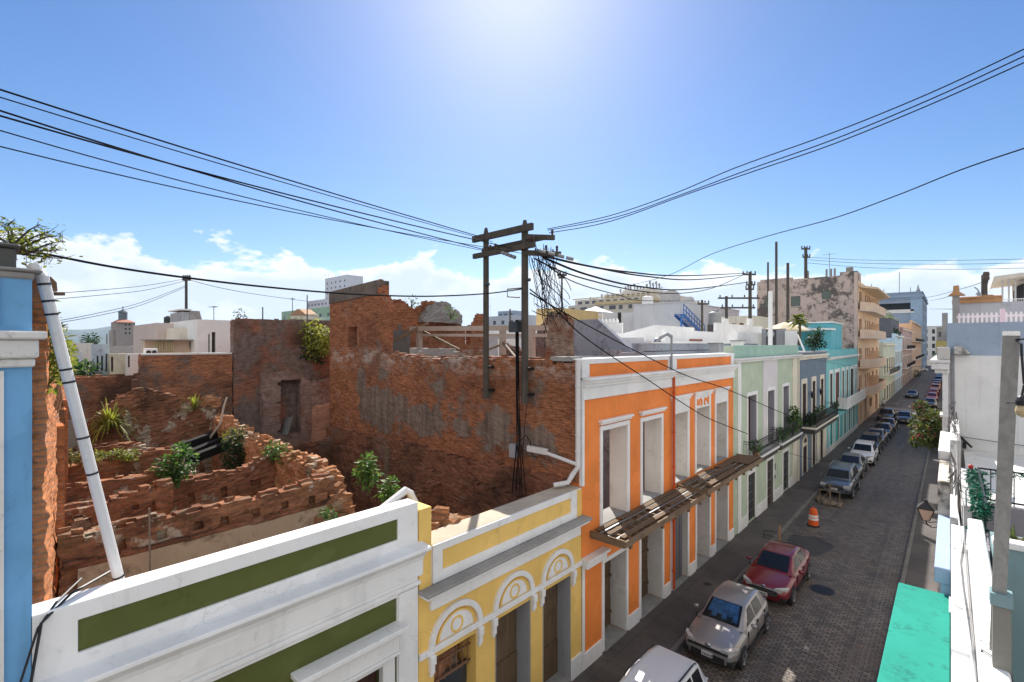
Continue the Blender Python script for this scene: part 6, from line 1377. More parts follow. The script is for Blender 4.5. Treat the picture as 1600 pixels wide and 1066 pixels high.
CGLASS = plain('car_glass', (.010, .013, .016), .06, 0, .28, .2, 1.0); TRIM = plain('car_trim_black', (.015,.015,.016), .55); CHROME = plain('chrome_trim', (.55,.55,.56), .2, .9)
LAMP = plain('headlamp_glass', (.50,.50,.50), .12, .2, .7, .25, 5); TAIL = plain('tail_lamp_red', (.32,.012,.012), .2); RIM = plain('alloy_rim', (.36,.36,.37), .35, .8); TYRE = plain('tyre', (.016,.016,.016), .85); PLATE = paint('plate_white', (.62,.62,.60), .5, .05, .1)
SHADE = None
def loft(stations, name, mat, parent, sub=1):
    """stations: (y, halfwidth, zbottom, zshoulder, zcentre)"""
    mb = MB(); k = 13; vs = []
    for y, w_, zb, zs, zc in stations:
        half = [(0, zb), (w_*.72, zb), (w_*.95, zb+.07), (w_, zb+(zs-zb)*.45), (w_*.985, zb+(zs-zb)*.8), (w_*.90, zs), (w_*.5, zc-.012)]
        ring = half+[(0, zc)]+[(-a, b) for a, b in half[:0:-1]]
        vs += [(a, y, b) for a, b in ring]
    n = 14
    fs = [(i*n+j, (i+1)*n+j, (i+1)*n+(j+1) % n, i*n+(j+1) % n) for i in range(len(stations)-1) for j in range(n)]
    fs += [tuple(range(n)), tuple((len(stations)-1)*n+j for j in range(n-1, -1, -1))]
    mb.add(vs, fs); return mb.build(name, mat, parent, smooth=True, subsurf=sub)
def cabin(root, st, mat, wpanes, roofmat=None):
    """st: (y, half width at base, z base, half width at top, z top)"""
    mb = MB(); vs = []; n = 6
    for y, wb, zb, wt_, zt in st:
        vs += [(wb, y, zb), (wt_+(wb-wt_)*.06, y, zt-.045), (wt_*.86, y, zt-.008), (-wt_*.86, y, zt-.008), (-(wt_+(wb-wt_)*.06), y, zt-.045), (-wb, y, zb)]
    fs = [(i*n+j, (i+1)*n+j, (i+1)*n+j+1, i*n+j+1) for i in range(len(st)-1) for j in range(n-1)]
    fs += [tuple(range(n)), tuple((len(st)-1)*n+j for j in range(n-1, -1, -1))]
    mb.add(vs, fs); o = mb.build('roof', roofmat or mat, root, smooth=True, bevel=.06)
    o.modifiers['bevel'].segments = 3; o.modifiers['bevel'].angle_limit = R(18); return o
def lerp_st(st, y):
    for a, b in zip(st, st[1:]):
        if a[0] <= y <= b[0]:
            f = (y-a[0])/(b[0]-a[0]); return [a[i]+(b[i]-a[i])*f for i in range(5)]
    return st[-1] if y > st[-1][0] else st[0]
def make_car(label, group, L, W, body, cab, panes, wheels, wr, mat, kind, extras=()):
    root = empty('parked_car', (0, 0, 0), 0, label, 'car', group)
    loft(body, 'body', mat, root)
    cabin(root, cab, mat, panes)
    # windscreen and rear window, slightly proud
    def pane(name, ya, yb, inset, m=CGLASS, push=.006):
        A, B = lerp_st(cab, ya), lerp_st(cab, yb)
        # from lower station (ya) to upper (yb): quads across the slope
        return A, B
    fy0, fy1, ry0, ry1 = panes['front'][0], panes['front'][1], panes['rear'][0], panes['rear'][1]
    def slope(name, ya, yb, sgn):
        A, B = lerp_st(cab, ya), lerp_st(cab, yb)
        zA, zB = A[4], B[4]
        d = Vector((0, yb-ya, zB-zA)).normalized(); nrm = Vector((0, -abs(d.z) if sgn < 0 else abs(d.z), abs(d.y)))
        mb = MB(); e = .012; ins = .05
        wA, wB = A[3]*.98-ins, B[3]*.98-ins
        p = [Vector((-wA, ya, zA)), Vector((wA, ya, zA)), Vector((wB, yb, zB)), Vector((-wB, yb, zB))]
        p = [v+d*ins*.5*(1 if i < 2 else -1)+nrm*.004 for i, v in enumerate(p)]
        q_ = [v+nrm*e for v in p]
        mb.add(p+q_, [(0,1,2,3),(4,5,6,7),(0,1,5,4),(1,2,6,5),(2,3,7,6),(3,0,4,7)]); return mb.build(name, CGLASS, root)
    ws = slope('windscreen', fy0, fy1, -1); slope('rear_window', ry1, ry0, 1)
    mb = MB(); A = lerp_st(cab, fy0)
    for x in (-.35, .15): mb.bar((x-.25, fy0-.01, A[4]+.03), (x+.25, fy0+.06, A[4]+.075), .018)
    o = mb.build('wiper', TRIM); o.parent = ws
    for s in (-1, 1):
        for a, b in panes['side']:
            P0, P1 = lerp_st(cab, a+panes.get('rake', .0)), lerp_st(cab, b)
            mb = MB()
            def pt(y, f, e):
                S_ = lerp_st(cab, y); x = S_[1]+(S_[3]-S_[1])*f; z = S_[2]+(S_[4]-.045-S_[2])*f
                return Vector((s*(x+e), y, z+e*.3))
            ys = [a+(b-a)*i/5 for i in range(6)]
            lo = [pt(y, .10, .002) for y in ys]; hi = [pt(y, .88, .002) for y in ys]; lo2 = [pt(y, .10, .014) for y in ys]; hi2 = [pt(y, .88, .014) for y in ys]
            for i in range(5):
                mb.add([lo[i], lo[i+1], hi[i+1], hi[i], lo2[i], lo2[i+1], hi2[i+1], hi2[i]], [(4,5,6,7),(0,1,5,4),(2,3,7,6)]+([(0,3,7,4)] if i == 0 else [])+([(1,2,6,5)] if i == 4 else []))
            mb.build('side_window', CGLASS, root)
    hw = W/2
    for s in (-1, 1):
        for wy in wheels:
            mb = MB(); mb.tube([(s*(hw-.16), wy, wr), (s*(hw+.004), wy, wr)], wr*1.13, 20); mb.build('wheel_arch', TRIM, root)
            mb = MB(); mb.tube([(s*(hw-.19), wy, wr), (s*(hw-.02), wy, wr), (s*(hw+.012), wy, wr), (s*(hw+.016), wy, wr)], [wr, wr, wr*.96, wr*.70], 20); t_ = mb.build('wheel', TYRE, root)
            mb = MB()
            mb.tube([(s*(hw+.005), wy, wr), (s*(hw+.017), wy, wr)], wr*.16, 10)
            for k in range(5):
                a = 2*math.pi*k/5+.3; mb.bar((s*(hw+.014), wy, wr), (s*(hw+.020), wy+wr*.64*math.cos(a), wr+wr*.64*math.sin(a)), .07, .02)
            rr_ = [(wr*.66*math.cos(2*math.pi*k/20), wr*.66*math.sin(2*math.pi*k/20)) for k in range(21)]
            mb.ring([(wy+a, wr+b) for a, b in rr_], [(wy+a*.86, wr+b*.86) for a, b in rr_], lambda a, b, d: (s*(hw+d), a, b), .0, .022)
            mb.build('rim', RIM, t_)
        mz = cab[0][2]; my = fy0+.42
        mb = MB(); S_ = lerp_st(cab, my); mb.lathe((0, 0, 0), [(.02, -.07), (.085, -.05), (.1, 0), (.085, .05), (.02, .07)], 8)
        o = mb.build('door_mirror', mat, root, smooth=True); o.location = (s*(hw+.08), my, mz+.08); o.scale = (1, .7, 1)
        mb = MB()
        for yy in panes['seams']: mb.box(s*(hw-.04), s*(hw+.003), yy-.006, yy+.006, .32, mz-.02)
        mb.box(s*(hw-.05), s*(hw+.004), wheels[0]+wr*1.2, wheels[1]-wr*1.2, .2, .30)
        mb.build('door_seam', TRIM, root)
        mb = MB()
        for yy in panes['handles']: mb.box(s*(hw-.05), s*(hw+.018), yy-.08, yy+.08, mz-.15, mz-.12)
        mb.build('door_handle', mat, root)
    for e in extras: e(root)
    return root
def front_kit(L, W, hz, kind):
    y = -L/2
    def f(root):
        # headlamps, grille, intake, plate
        for s in (-1, 1):
            mb = MB()
            if kind == 'suv_old': mb.box(s*.48, s*.80, y-.0, y+.25, hz-.16, hz-.0)
            else: mb.prism([(s*.40, y+.02), (s*.62, y+.05), (s*.80, y+.26), (s*.83, y+.46), (s*.74, y+.42), (s*.55, y+.22)], lambda a, b, d: (a, b, d), hz-.14, hz+.02)
            mb.build('headlamp', LAMP, root, bevel=.012)
        mb = MB()
        if kind == 'hatch': mb.box(-.62, .62, y-.004, y+.2, hz-.15, hz-.085)
        elif kind == 'suv_old':
            for i in range(4): mb.box(-.44, .44, y-.012, y+.2, hz-.15+i*.036, hz-.13+i*.036)
        else:
            for i in range(5):
                w_ = .50-.03*abs(i-1.5); mb.box(-w_, w_, y-.022, y+.2, hz-.30+i*.055, hz-.275+i*.055)
        g = mb.build('grille', CHROME if kind != 'hatch' else TRIM, root)
        mb = MB(); mb.box(-.50, .50, y-.008, y+.2, hz-.32, hz-.1) if kind != 'hatch' else mb.box(-.52, .52, y-.006, y+.2, hz-.43, hz-.25)
        mb.build('intake', TRIM, root)
        for s in (-1, 1):
            mb = MB(); mb.box(s*.60, s*.78, y+.0, y+.3, hz-.42, hz-.30); mb.build('fog_lamp', TRIM, root)
        mb = MB(); mb.box(-.17, .17, y-.03, y+.1, hz-.36, hz-.22); pl_ = mb.build('number_plate', PLATE, root)
        mb = MB()
        for i in range(6): mb.box(-.13+i*.045, -.105+i*.045, y-.034, y-.031, hz-.33, hz-.26)
        if kind == 'hatch': mb.box(.145, .168, y-.034, y-.031, hz-.35, hz-.23)
        o = mb.build('plate_mark', plain('plate_ink', (.06,.06,.10), .6), root); o.parent = pl_
        mb = MB(); el = [(math.cos(2*math.pi*i/16), math.sin(2*math.pi*i/16)) for i in range(16)]
        mb.prism([(.075*a, .035*b) for a, b in el], lambda a, b, d: (a, y+d, hz+.0+b), -.02, .05); mb.build('emblem', CHROME, root)
        y2 = L/2
        for s in (-1, 1):
            mb = MB(); mb.box(s*.50, s*(W/2-.19), y2-.30, y2-.07, hz+.04, hz+.17); mb.build('tail_lamp', TAIL, root, bevel=.02)
    return f
# compact hatchback
hatch = make_car('silver beige hatchback with blue sunshade behind its windscreen', None, 4.06, 1.72,
 [(-2.03,.58,.30,.52,.54),(-1.99,.70,.24,.66,.70),(-1.80,.81,.19,.78,.83),(-1.2,.85,.18,.88,.94),(-.78,.86,.18,.93,1.0),(.0,.86,.18,.95,.97),(.9,.86,.18,.98,1.0),(1.55,.84,.2,.98,1.02),(1.9,.78,.24,.93,.96),(2.03,.66,.32,.7,.72)],
 [(-.95,.74,.93,.66,.955),(-.12,.78,.93,.56,1.40),(.35,.79,.94,.56,1.455),(1.1,.78,.95,.55,1.43),(1.45,.76,.96,.53,1.36),(1.85,.70,.96,.60,.99)],
 dict(front=(-.90,-.16), rear=(1.48,1.83), side=[(-.55,.22),(.30,1.02)], seams=[-.72,.27,1.08], handles=[.12,.95]), (-1.22, 1.36), .31, CP['silver'], 'hatch', [front_kit(4.06, 1.72, .74, 'hatch')])
def extra_shade(root):
    mb = MB()
    c_ = [(-.50, -.70, 1.03), (.50, -.70, 1.03), (.44, -.30, 1.24), (-.44, -.30, 1.24)]
    return mb
hatch.location = (-5.67, 17.33, 0)
for ch_ in kids(hatch):
    if ch_.name.startswith('windscreen'):
        # folded sunshade seen through the screen, drawn as the bright layer just under the glass edge
        mb = MB(); A = (-.80, 1.04); B = (-.22, 1.36)
        for i in range(6):
            x0 = -.50+i*.168; mb.add([(x0, A[0], A[1]+.012+.004*(i % 2)), (x0+.16, A[0], A[1]+.012+.004*(i % 2)), (x0*.86+.138, B[0], B[1]+.010), (x0*.86, B[0], B[1]+.010)], [(0,1,2,3)])
        o = mb.build('sunshade', plain('sunshade_blue', (.03,.10,.22), .25, .4, .6, .6, 4)); o.parent = ch_
# sedan
sedan = make_car('crimson sedan with chrome grille behind the silver hatchback', None, 4.57, 1.80,
 [(-2.28,.60,.30,.54,.56),(-2.24,.74,.24,.66,.70),(-2.05,.85,.2,.76,.81),(-1.5,.89,.18,.85,.91),(-.95,.90,.18,.92,.98),(.0,.90,.18,.95,.97),(1.0,.90,.18,.99,1.0),(1.7,.88,.2,1.02,1.08),(2.15,.82,.24,1.0,1.06),(2.28,.70,.32,.74,.76)],
 [(-1.12,.76,.92,.68,.945),(-.2,.80,.93,.57,1.385),(.35,.81,.94,.57,1.435),(.95,.80,.96,.56,1.40),(1.25,.78,.97,.55,1.34),(1.92,.70,1.0,.62,1.06)],
 dict(front=(-1.06,-.25), rear=(1.28,1.88), side=[(-.66,.28),(.36,1.20)], seams=[-.8,.32,1.18], handles=[.16,1.02]), (-1.43, 1.27), .325, CP['crimson'], 'sedan', [front_kit(4.57, 1.80, .74, 'sedan')])
sedan.location = (-5.45, 22.8, 0)
def roofrails(hw, y0, y1, z, col=TRIM):
    def f(root):
        for s in (-1, 1):
            mb = MB(); mb.tube([(s*hw, y0, z-.02), (s*hw, y0+.1, z+.05), (s*hw, y1-.1, z+.05), (s*hw, y1, z-.02)], .022, 6); mb.build('roof_rail', col, root)
    return f
# newer suv
suv = make_car('white suv with black roof rails in the bottom foreground', None, 4.45, 1.82,
 [(-2.22,.62,.34,.60,.62),(-2.18,.76,.28,.76,.80),(-2.0,.87,.24,.88,.94),(-1.4,.90,.22,.97,1.02),(-.9,.91,.22,1.02,1.07),(.0,.91,.22,1.04,1.06),(1.0,.91,.22,1.06,1.08),(1.8,.89,.24,1.07,1.09),(2.1,.84,.28,1.04,1.06),(2.22,.74,.36,.8,.82)],
 [(-1.05,.78,1.02,.70,1.04),(-.3,.82,1.03,.62,1.56),(.3,.83,1.04,.62,1.655),(1.3,.82,1.05,.61,1.64),(1.75,.80,1.06,.59,1.58),(2.08,.76,1.06,.66,1.10)],
 dict(front=(-1.0,-.34), rear=(1.78,2.06), side=[(-.64,.22),(.30,1.10),(1.18,1.66)], seams=[-.75,.27,1.14], handles=[.12,1.0]), (-1.35, 1.33), .35, CP['white'], 'suv', [front_kit(4.45, 1.82, .86, 'suv'), roofrails(.60, -.1, 1.6, 1.63)])
suv.location = (-5.66, 11.25, 0)
# boxy older suv
oldsuv = make_car('slate grey older suv with roof rack behind the debris', None, 4.55, 1.84,
 [(-2.27,.70,.42,.66,.68),(-2.24,.82,.36,.86,.90),(-2.05,.89,.32,.96,1.0),(-1.4,.91,.30,1.02,1.07),(-.95,.92,.30,1.05,1.08),(.0,.92,.30,1.06,1.08),(1.0,.92,.30,1.07,1.09),(1.9,.91,.30,1.08,1.1),(2.2,.86,.36,1.05,1.07),(2.27,.78,.42,.8,.82)],
 [(-1.08,.80,1.04,.72,1.06),(-.55,.83,1.05,.64,1.62),(.2,.84,1.06,.65,1.70),(1.3,.84,1.06,.65,1.70),(1.95,.83,1.07,.64,1.66),(2.2,.80,1.07,.70,1.10)],
 dict(front=(-1.04,-.58), rear=(1.98,2.18), side=[(-.78,.10),(.18,.95),(1.05,1.80)], seams=[-.85,.14,1.0], handles=[.0,.86]), (-1.42, 1.28), .37, CP['slate'], 'suv_old', [front_kit(4.55, 1.84, .92, 'suv_old'), roofrails(.60, -.3, 1.8, 1.69, STEEL)])
oldsuv.location = (-5.70, 40.1, 0)
ROWG = 'cars parked along the left kerb'
for c_ in (hatch, sedan, suv, oldsuv): c_['group'] = ROWG
def clone(src, srccol, col, x, y, rz, label, group):
    c_ = copy_tree(src, None, {CP[srccol]: CP[col]}); c_.location = (x, y, 0); c_.rotation_euler = (0, 0, rz); c_['label'] = label; c_['group'] = group
    for k in list(kids(c_)):
        if k.name.startswith('windscreen'):
            for g in list(kids(k)):
                if g.name.startswith('sunshade'): bpy.data.objects.remove(g)
    return c_
S4 = {'hatch': (hatch, 'silver'), 'sedan': (sedan, 'crimson'), 'suv': (suv, 'white'), 'old': (oldsuv, 'slate')}
for kind, col, x, y, lab in [
 ('sedan','olive',-5.85,46.4,'olive grey sedan directly behind the slate older suv'), ('suv','white',-5.62,51.6,'white suv in the middle of the parked row, behind the olive sedan'),
 ('suv','darkgreen',-5.72,57.0,'very dark green suv behind the white mid row suv'), ('sedan','grey',-5.75,62.2,'grey roofed sedan in the shade, mid way down the parked row'),
 ('hatch','black',-5.6,67.1,'black hatchback between the grey sedan and the maroon car'), ('sedan','maroon',-5.6,72.2,'dark maroon sedan near the end of the first parked row'),
 ('sedan','black',-4.5,81.0,'black sedan pulled out beside the end of the parked row'), ('suv','black',-6.35,81.2,'black suv tight to the kerb at the end of the row')]:
    s_, c0 = S4[kind]; clone(s_, c0, col, x, y, 0, lab, ROWG)
clone(sedan, 'crimson', 'navy', -5.5, 119.5, 0, 'navy blue sedan driving alone down the far street', 'cars on the far street')
RG = 'cars parked along the right kerb'
for i, (kind, col, lab) in enumerate([('suv','grey','grey suv parked nearest behind the flowering bush on the right kerb'),('sedan','black','black sedan second behind the flowering bush, right kerb'),
 ('hatch','red','bright red hatchback on the right kerb, nearer of the red pair'),('sedan','red','bright red sedan on the right kerb, farther of the red pair'),('suv','orange','orange suv between the red and blue cars, right kerb'),
 ('hatch','orange','orange hatchback just before the blue cars, right kerb'),('sedan','navy','navy sedan, first of the blue cars on the right kerb'),('suv','navy','navy suv, second of the blue cars on the right kerb'),('hatch','sky','light blue hatchback among the last cars on the right kerb'),('sedan','sky','light blue sedan, last before the yellow house')]):
    s_, c0 = S4[kind]; clone(s_, c0, col, -2.5, 84+i*11.5+(8 if i > 0 else 0), math.pi if i % 3 == 0 else 0, lab, RG)
XG = 'cars standing across the far junction'
for i, (kind, col, x, lab) in enumerate([('suv','white',-9.5,'white suv standing crosswise at the far junction'),('sedan','grey',-4.6,'grey sedan standing crosswise at the far junction')]):
    s_, c0 = S4[kind]; clone(s_, c0, col, x+1, 238+i*6, R(90), lab, XG)
# ---- street props
br = empty('traffic_barrel', (-5.70, 31.3, 0), 0, 'orange traffic barrel with two white bands standing in the roadway', 'traffic barrel')
BO = paint('barrel_orange', (.72,.115,.02), .5, .08, .3, (.3,.08,.03)); BWh = paint('barrel_white', (.72,.70,.68), .5, .06, .3)
mb = MB(); mb.lathe((0, 0, 0), [(.25, .08), (.245, .34), (.235, .345), (.232, .50), (.225, .505), (.22, .66), (.212, .665), (.205, .82), (.195, .825), (.17, .95), (.08, .99)], 24); mb.build('drum', BO, br, smooth=False)
for r_, z0, z1 in ((.240, .37, .49), (.228, .53, .65)):
    mb = MB(); mb.lathe((0, 0, 0), [(r_+.004, z0), (r_-.004, z1)], 24); mb.build('reflective_band', BWh, br)
mb = MB(); mb.lathe((0, 0, 0), [(.31, 0), (.31, .05), (.26, .08)], 20); mb.build('rubber_base', RUBBER, br)
mb = MB(); mb.bar((-.06, 0, .98), (-.04, 0, 1.06), .03); mb.bar((.06, 0, .98), (.04, 0, 1.06), .03); mb.bar((-.05, 0, 1.05), (.05, 0, 1.05), .03); mb.build('handle', BO, br)
bd = empty('barricade', (-5.65, 36.4, 0), 0, 'small improvised timber barricade standing before the slate suv', 'barricade')
mb = MB()
for x in (-.62, .45): mb.bar((x, 0, 0), (x, .06, .82), .05)
mb.bar((-.62, .06, .80), (.45, .06, .80), .05); mb.bar((-.05, -.05, .0), (-.08, .1, 1.25), .09, .03); mb.bar((-.62, .05, .1), (-.1, .1, .75), .04)
mb.build('frame', TIMBER, bd)
mb = MB(); rr = random.Random(8)
for k in range(26):
    x, y, r_ = rr.uniform(-.75, .8), rr.uniform(-.35, .3), rr.uniform(.09, .24); n0 = len(mb.v)
    mb.lathe((x, y, 0), [(r_*.7, 0), (r_, r_*.5), (r_*.8, r_*.95), (r_*.25, r_*1.2)], 7)
    for i in range(n0, len(mb.v)): v = mb.v[i]; mb.v[i] = (v[0]+rr.gauss(0, .025), v[1]+rr.gauss(0, .025), max(0, v[2]+rr.gauss(0, .025)))
o = mb.build('rubble_heap', paint('rubble_mixed', (.19,.15,.115), .95, .5, .6, bump=.6, scale=2)); o.location = (-5.6, 36.3, .0); tag(o, 'low heap of rubble and sacks piled at the barricade foot', 'rubble')
tk = empty('survey_stake', (-6.45, 27.2, 0), 0, 'short wooden stake with a bent wire frame behind the crimson sedan', 'stake')
mb = MB(); mb.bar((0, 0, 0), (.02, .02, .98), .09, .05); mb.build('stake', wood('pale_stake', (.42,.27,.15), (.28,.17,.09)), tk)
mb = MB(); mb.tube([(-.75, .1, 0), (-.75, .1, .5), (-.3, .15, .55), (-.05, .05, .5), (-.05, .05, 0)], .02, 6); mb.tube([(-.75, .1, .3), (-.05, .05, .3)], .015, 5); mb.build('wire_frame', IRON, tk)
mh_ = empty('manhole_cover', (-3.94, 23.4, 0), 0, 'round dark iron manhole cover in the cobbles', 'manhole cover')
mb = MB(); mb.lathe((0, 0, 0), [(.46, .003), (.46, .010), (.0, .012)][:2], 28); mb.build('ring', plain('manhole_iron', (.05,.048,.05), .5, .5), mh_)
mb = MB(); mb.lathe((0, 0, 0), [(.40, .011), (.40, .016)], 28)
for k in range(-3, 4): mb.box(-.3, .3, k*.09-.012, k*.09+.012, .0162, .021)
mb.build('lid', plain('manhole_lid', (.028,.027,.03), .45, .6), mh_)
mb = MB(); pts = []
for k in range(26): a = 2*math.pi*k/26; r_ = 1.0+.35*noise.noise(Vector((math.cos(a)*1.7, math.sin(a)*1.7, 3))); pts.append((-5.35+r_*1.0*math.cos(a), 28.3+r_*1.25*math.sin(a), .004))
mb.add(pts, [tuple(range(26))]); tag(mb.build('oil_stain', paint('oily_cobble', (.048,.042,.038), .6, .3, .3)), kind='structure')
mb = MB()
for x in (-2.02, -2.16, -2.42): mb.box(x, x+.022, 5, 70, .0, .006)
tag(mb.build('road_marking', paint('faint_line', (.17,.16,.155), .8, .2, .3)), kind='structure')
# scattered litter on the pavement: flat access covers
mb = MB(); mb.lathe((-7.55, 20.4, .13), [(.16, .002), (.16, .008)], 14); tag(mb.build('access_cover', plain('cover_black', (.012,.012,.012), .6)), 'small dark access cover in the left pavement by the orange facade', 'cover')
# pedestrian at the corner
def person(loc, h, shirt, trousers, label):
    me = bpy.data.meshes.new('person'); s = h/1.72
    J = [((0,0,.95),.14), ((0,0,1.15),.13), ((0,0,1.36),.15), ((0,0,1.48),.06), ((0,-.01,1.56),.085), ((0,-.015,1.66),.09),
         ((.19,0,1.40),.065), ((.25,.02,1.13),.045), ((.24,-.08,.90),.034), ((-.19,0,1.40),.065), ((-.25,.02,1.13),.045), ((-.24,-.06,.90),.034),
         ((.10,0,.88),.095), ((.11,-.03,.48),.062), ((.11,.03,.08),.045), ((.12,-.12,.04),.04), ((-.10,0,.88),.095), ((-.12,.03,.48),.062), ((-.12,.10,.08),.045), ((-.13,-.04,.04),.04)]
    E_ = [(0,1),(1,2),(2,3),(3,4),(4,5),(2,6),(6,7),(7,8),(2,9),(9,10),(10,11),(0,12),(12,13),(13,14),(14,15),(0,16),(16,17),(17,18),(18,19)]
    me.from_pydata([tuple(c*s for c in p) for p, _ in J], E_, [])
    o = bpy.data.objects.new('person', me); COL.objects.link(o); o.location = loc
    m = o.modifiers.new('skin', 'SKIN'); 
    for v, (_, r_) in zip(me.skin_vertices[0].data, J): v.radius = (r_*s, r_*s)
    me.skin_vertices[0].data[0].use_root = True
    o.modifiers.new('sub', 'SUBSURF').levels = 1
    me.materials.append(shirt); tag(o, label, 'person')
    mb = MB(); mb.lathe((0, -.01*s, 1.63*s), [(.05, -.02), (.105, .0), (.10, .08), (.04, .13)], 10); mb.build('hair', plain('dark_hair', (.02,.015,.012), .7), o, smooth=True)
    mb = MB()
    for sx, y1, y2 in ((.11, -.03, .03), (-.12, .03, .10)): mb.tube([(sx*.9*s, 0, .96*s), (sx*s, y1*s, .48*s), (sx*s, y2*s, .1*s)], [.135*s, .095*s, .075*s], 8)
    mb.build('trousers', trousers, o, smooth=True)
person((-7.7, 93.2, .13), 1.7, paint('white_shirt', (.66,.64,.62), .8, .05, .05), paint('dark_trousers', (.10,.10,.12), .8, .05, .05), 'pedestrian in a white shirt at the far left corner')
# ================================================================== utility poles and wires
CABLE = plain('black_cable', (.012,.012,.014), .95, 0, .05); CABLE2 = plain('faded_cable', (.04,.04,.045), .95, 0, .05); INSUL = plain('brown_insulator', (.06,.035,.025), .3)
hf = empty('double_utility_pole', (-11.3, 12.1, 8.3), 0, 'tall double timber utility pole bracketed to the brick party wall', 'utility pole')
for (x, y, zb, zt, r_) in ((-12.25, 12.02, 8.27, 14.1, .108), (-10.40, 12.0, 8.24, 14.05, .12)):
    mb = MB(); mb.tube([(x, y, zb), (x, y, zt-.1), (x, y, zt), (x, y, zt+.25)], [r_, r_*.95, r_*.95, r_*.45], 10); reparent(mb.build('pole', POLE), hf)
    for zz in (zb+.25, 9.35): mb = MB(); mb.box(x-.16, x+.16, y-.02, y+.5, zz, zz+.08); reparent(mb.build('wall_bracket', IRON), hf)
for (a, b, s) in (((-12.75, 11.86, 13.98), (-9.95, 11.86, 14.0), .22), ((-12.7, 11.84, 13.36), (-9.85, 11.84, 13.40), .17), ((-12.6, 12.2, 13.62), (-9.6, 12.2, 13.66), .13), ((-10.3, 11.9, 13.72), (-9.75, 12.75, 13.75), .16), ((-10.3, 11.9, 13.2), (-9.6, 12.9, 13.2), .16)):
    mb = MB(); mb.bar(a, b, .12, s); reparent(mb.build('crossarm', POLE), hf)
for k, (x, y, z) in enumerate([(-12.1, 11.84, 13.46), (-11.85, 11.84, 13.46), (-11.6, 11.84, 13.47), (-9.9, 11.84, 13.5), (-10.05, 11.84, 13.5), (-9.8, 12.7, 13.83), (-9.9, 12.5, 13.28), (-9.68, 12.8, 13.28)]):
    mb = MB(); mb.lathe((x, y, z), [(.02, 0), (.035, .04), (.05, .08), (.03, .1), (.05, .14), (.03, .2)], 8); reparent(mb.build('insulator', INSUL), hf)
mb = MB()
for (p, q_) in (((-11.2, 11.75, 13.3), (-10.6, 11.8, 13.05)), ((-9.9, 12.1, 13.25), (-9.2, 13.2, 13.0))):
    p, q_ = Vector(p), Vector(q_)
    for i in range(4): a = p.lerp(q_, i/4); b = p.lerp(q_, (i+.7)/4); mb.tube([a, b], .06, 8)
reparent(mb.build('strain_insulator', STEEL), hf)
mb = MB(); mb.tube([(-10.4, 11.85, 12.05), (-11.0, 11.8, 12.05), (-11.0, 11.8, 11.8), (-10.5, 11.85, 11.75)], .025, 6); mb.tube([(-12.1, 11.88, 12.3), (-11.95, 11.85, 12.3)], .06, 8); mb.tube([(-10.2, 11.9, 12.3), (-10.1, 11.9, 12.3)], .06, 8); mb.box(-10.9, -10.55, 11.75, 12.0, 10.6, 10.95); reparent(mb.build('pole_hardware', DARKSTEEL), hf)
def wire(label, pts, tA, tB, r=.014, mat=CABLE, group='overhead wires', ext=0, cat='wire'):
    """pts: picture points measured along a span running from distance tA to distance tB"""
    x0, x1 = pts[0][0], pts[-1][0]; P = []
    for x, y in pts:
        f = (x-x0)/(x1-x0); P.append(PT(x, y, 1/((1-f)/tA+f/tB) if tA else min(16.0 if x < 875 else 99, 8.4/(SI-CO*(x-800)/FPX)*.96)))
    # smooth with Catmull-Rom
    Q = []
    for i in range(len(P)-1):
        a, b, c, d = P[max(i-1, 0)], P[i], P[i+1], P[min(i+2, len(P)-1)]
        for k in range(6):
            u = k/6; Q.append(.5*((2*b)+(c-a)*u+(2*a-5*b+4*c-d)*u*u+(3*b-a-3*c+d)*u**3))
    Q.append(P[-1])
    if ext: Q = [Q[0]+(Q[0]-Q[3])*ext]+Q
    mb = MB(); mb.tube(Q, r, 5); return tag(mb.build('overhead_wire', mat), label, cat, group)
LW = 'upper left wire bundle to the double pole'
for k, (y0, p1, nm) in enumerate([(140, (757, 372), 'highest'), (152, (770, 378), 'second highest'), (173, (752, 389), 'third highest'), (181, (818, 392), 'fourth highest'), (204, (756, 392), 'second lowest'), (229, (815, 396), 'lowest')]):
    x1, y1 = p1; s = 9 if k > 1 else 4
    pts = [(0, y0)]+[(x1*f, y0+(y1-y0)*f+s*4*f*(1-f)*(.8 if k < 4 else 1)) for f in (.2, .4, .6, .8)]+[(x1, y1)]
    wire(nm+' of the wires sweeping in from the upper left', pts, 6.85, 16.6, .015 if k in (0, 2, 3) else .010, CABLE, LW, 3)
wire('heavy twisted cable from the blue house roof to the double pole', [(22, 388), (85, 400), (180, 418), (290, 434), (400, 447), (510, 457), (600, 462), (680, 463), (760, 459), (815, 452)], 6.9, 15.9, .020, CABLE, None)
for k, pts in enumerate([[(855, 358), (950, 338), (1050, 304), (1150, 262), (1300, 208), (1450, 147), (1600, 77)], [(856, 360), (960, 340), (1065, 304), (1170, 265), (1300, 219), (1450, 157), (1600, 88)], [(858, 364), (950, 347), (1075, 303), (1180, 267), (1300, 226), (1450, 165), (1600, 98)]]):
    wire(['topmost','middle','lowest'][k]+' of the three wires rising from the pole to the upper right', pts, 16.2, 9, .013, CABLE, 'wires rising to the upper right', 0)
wire('single wire rising across the right sky from the rooftops', [(985, 446), (1045, 430), (1110, 398), (1200, 369), (1300, 342), (1400, 306), (1500, 266), (1600, 232)], 55, 14, .022, CABLE)
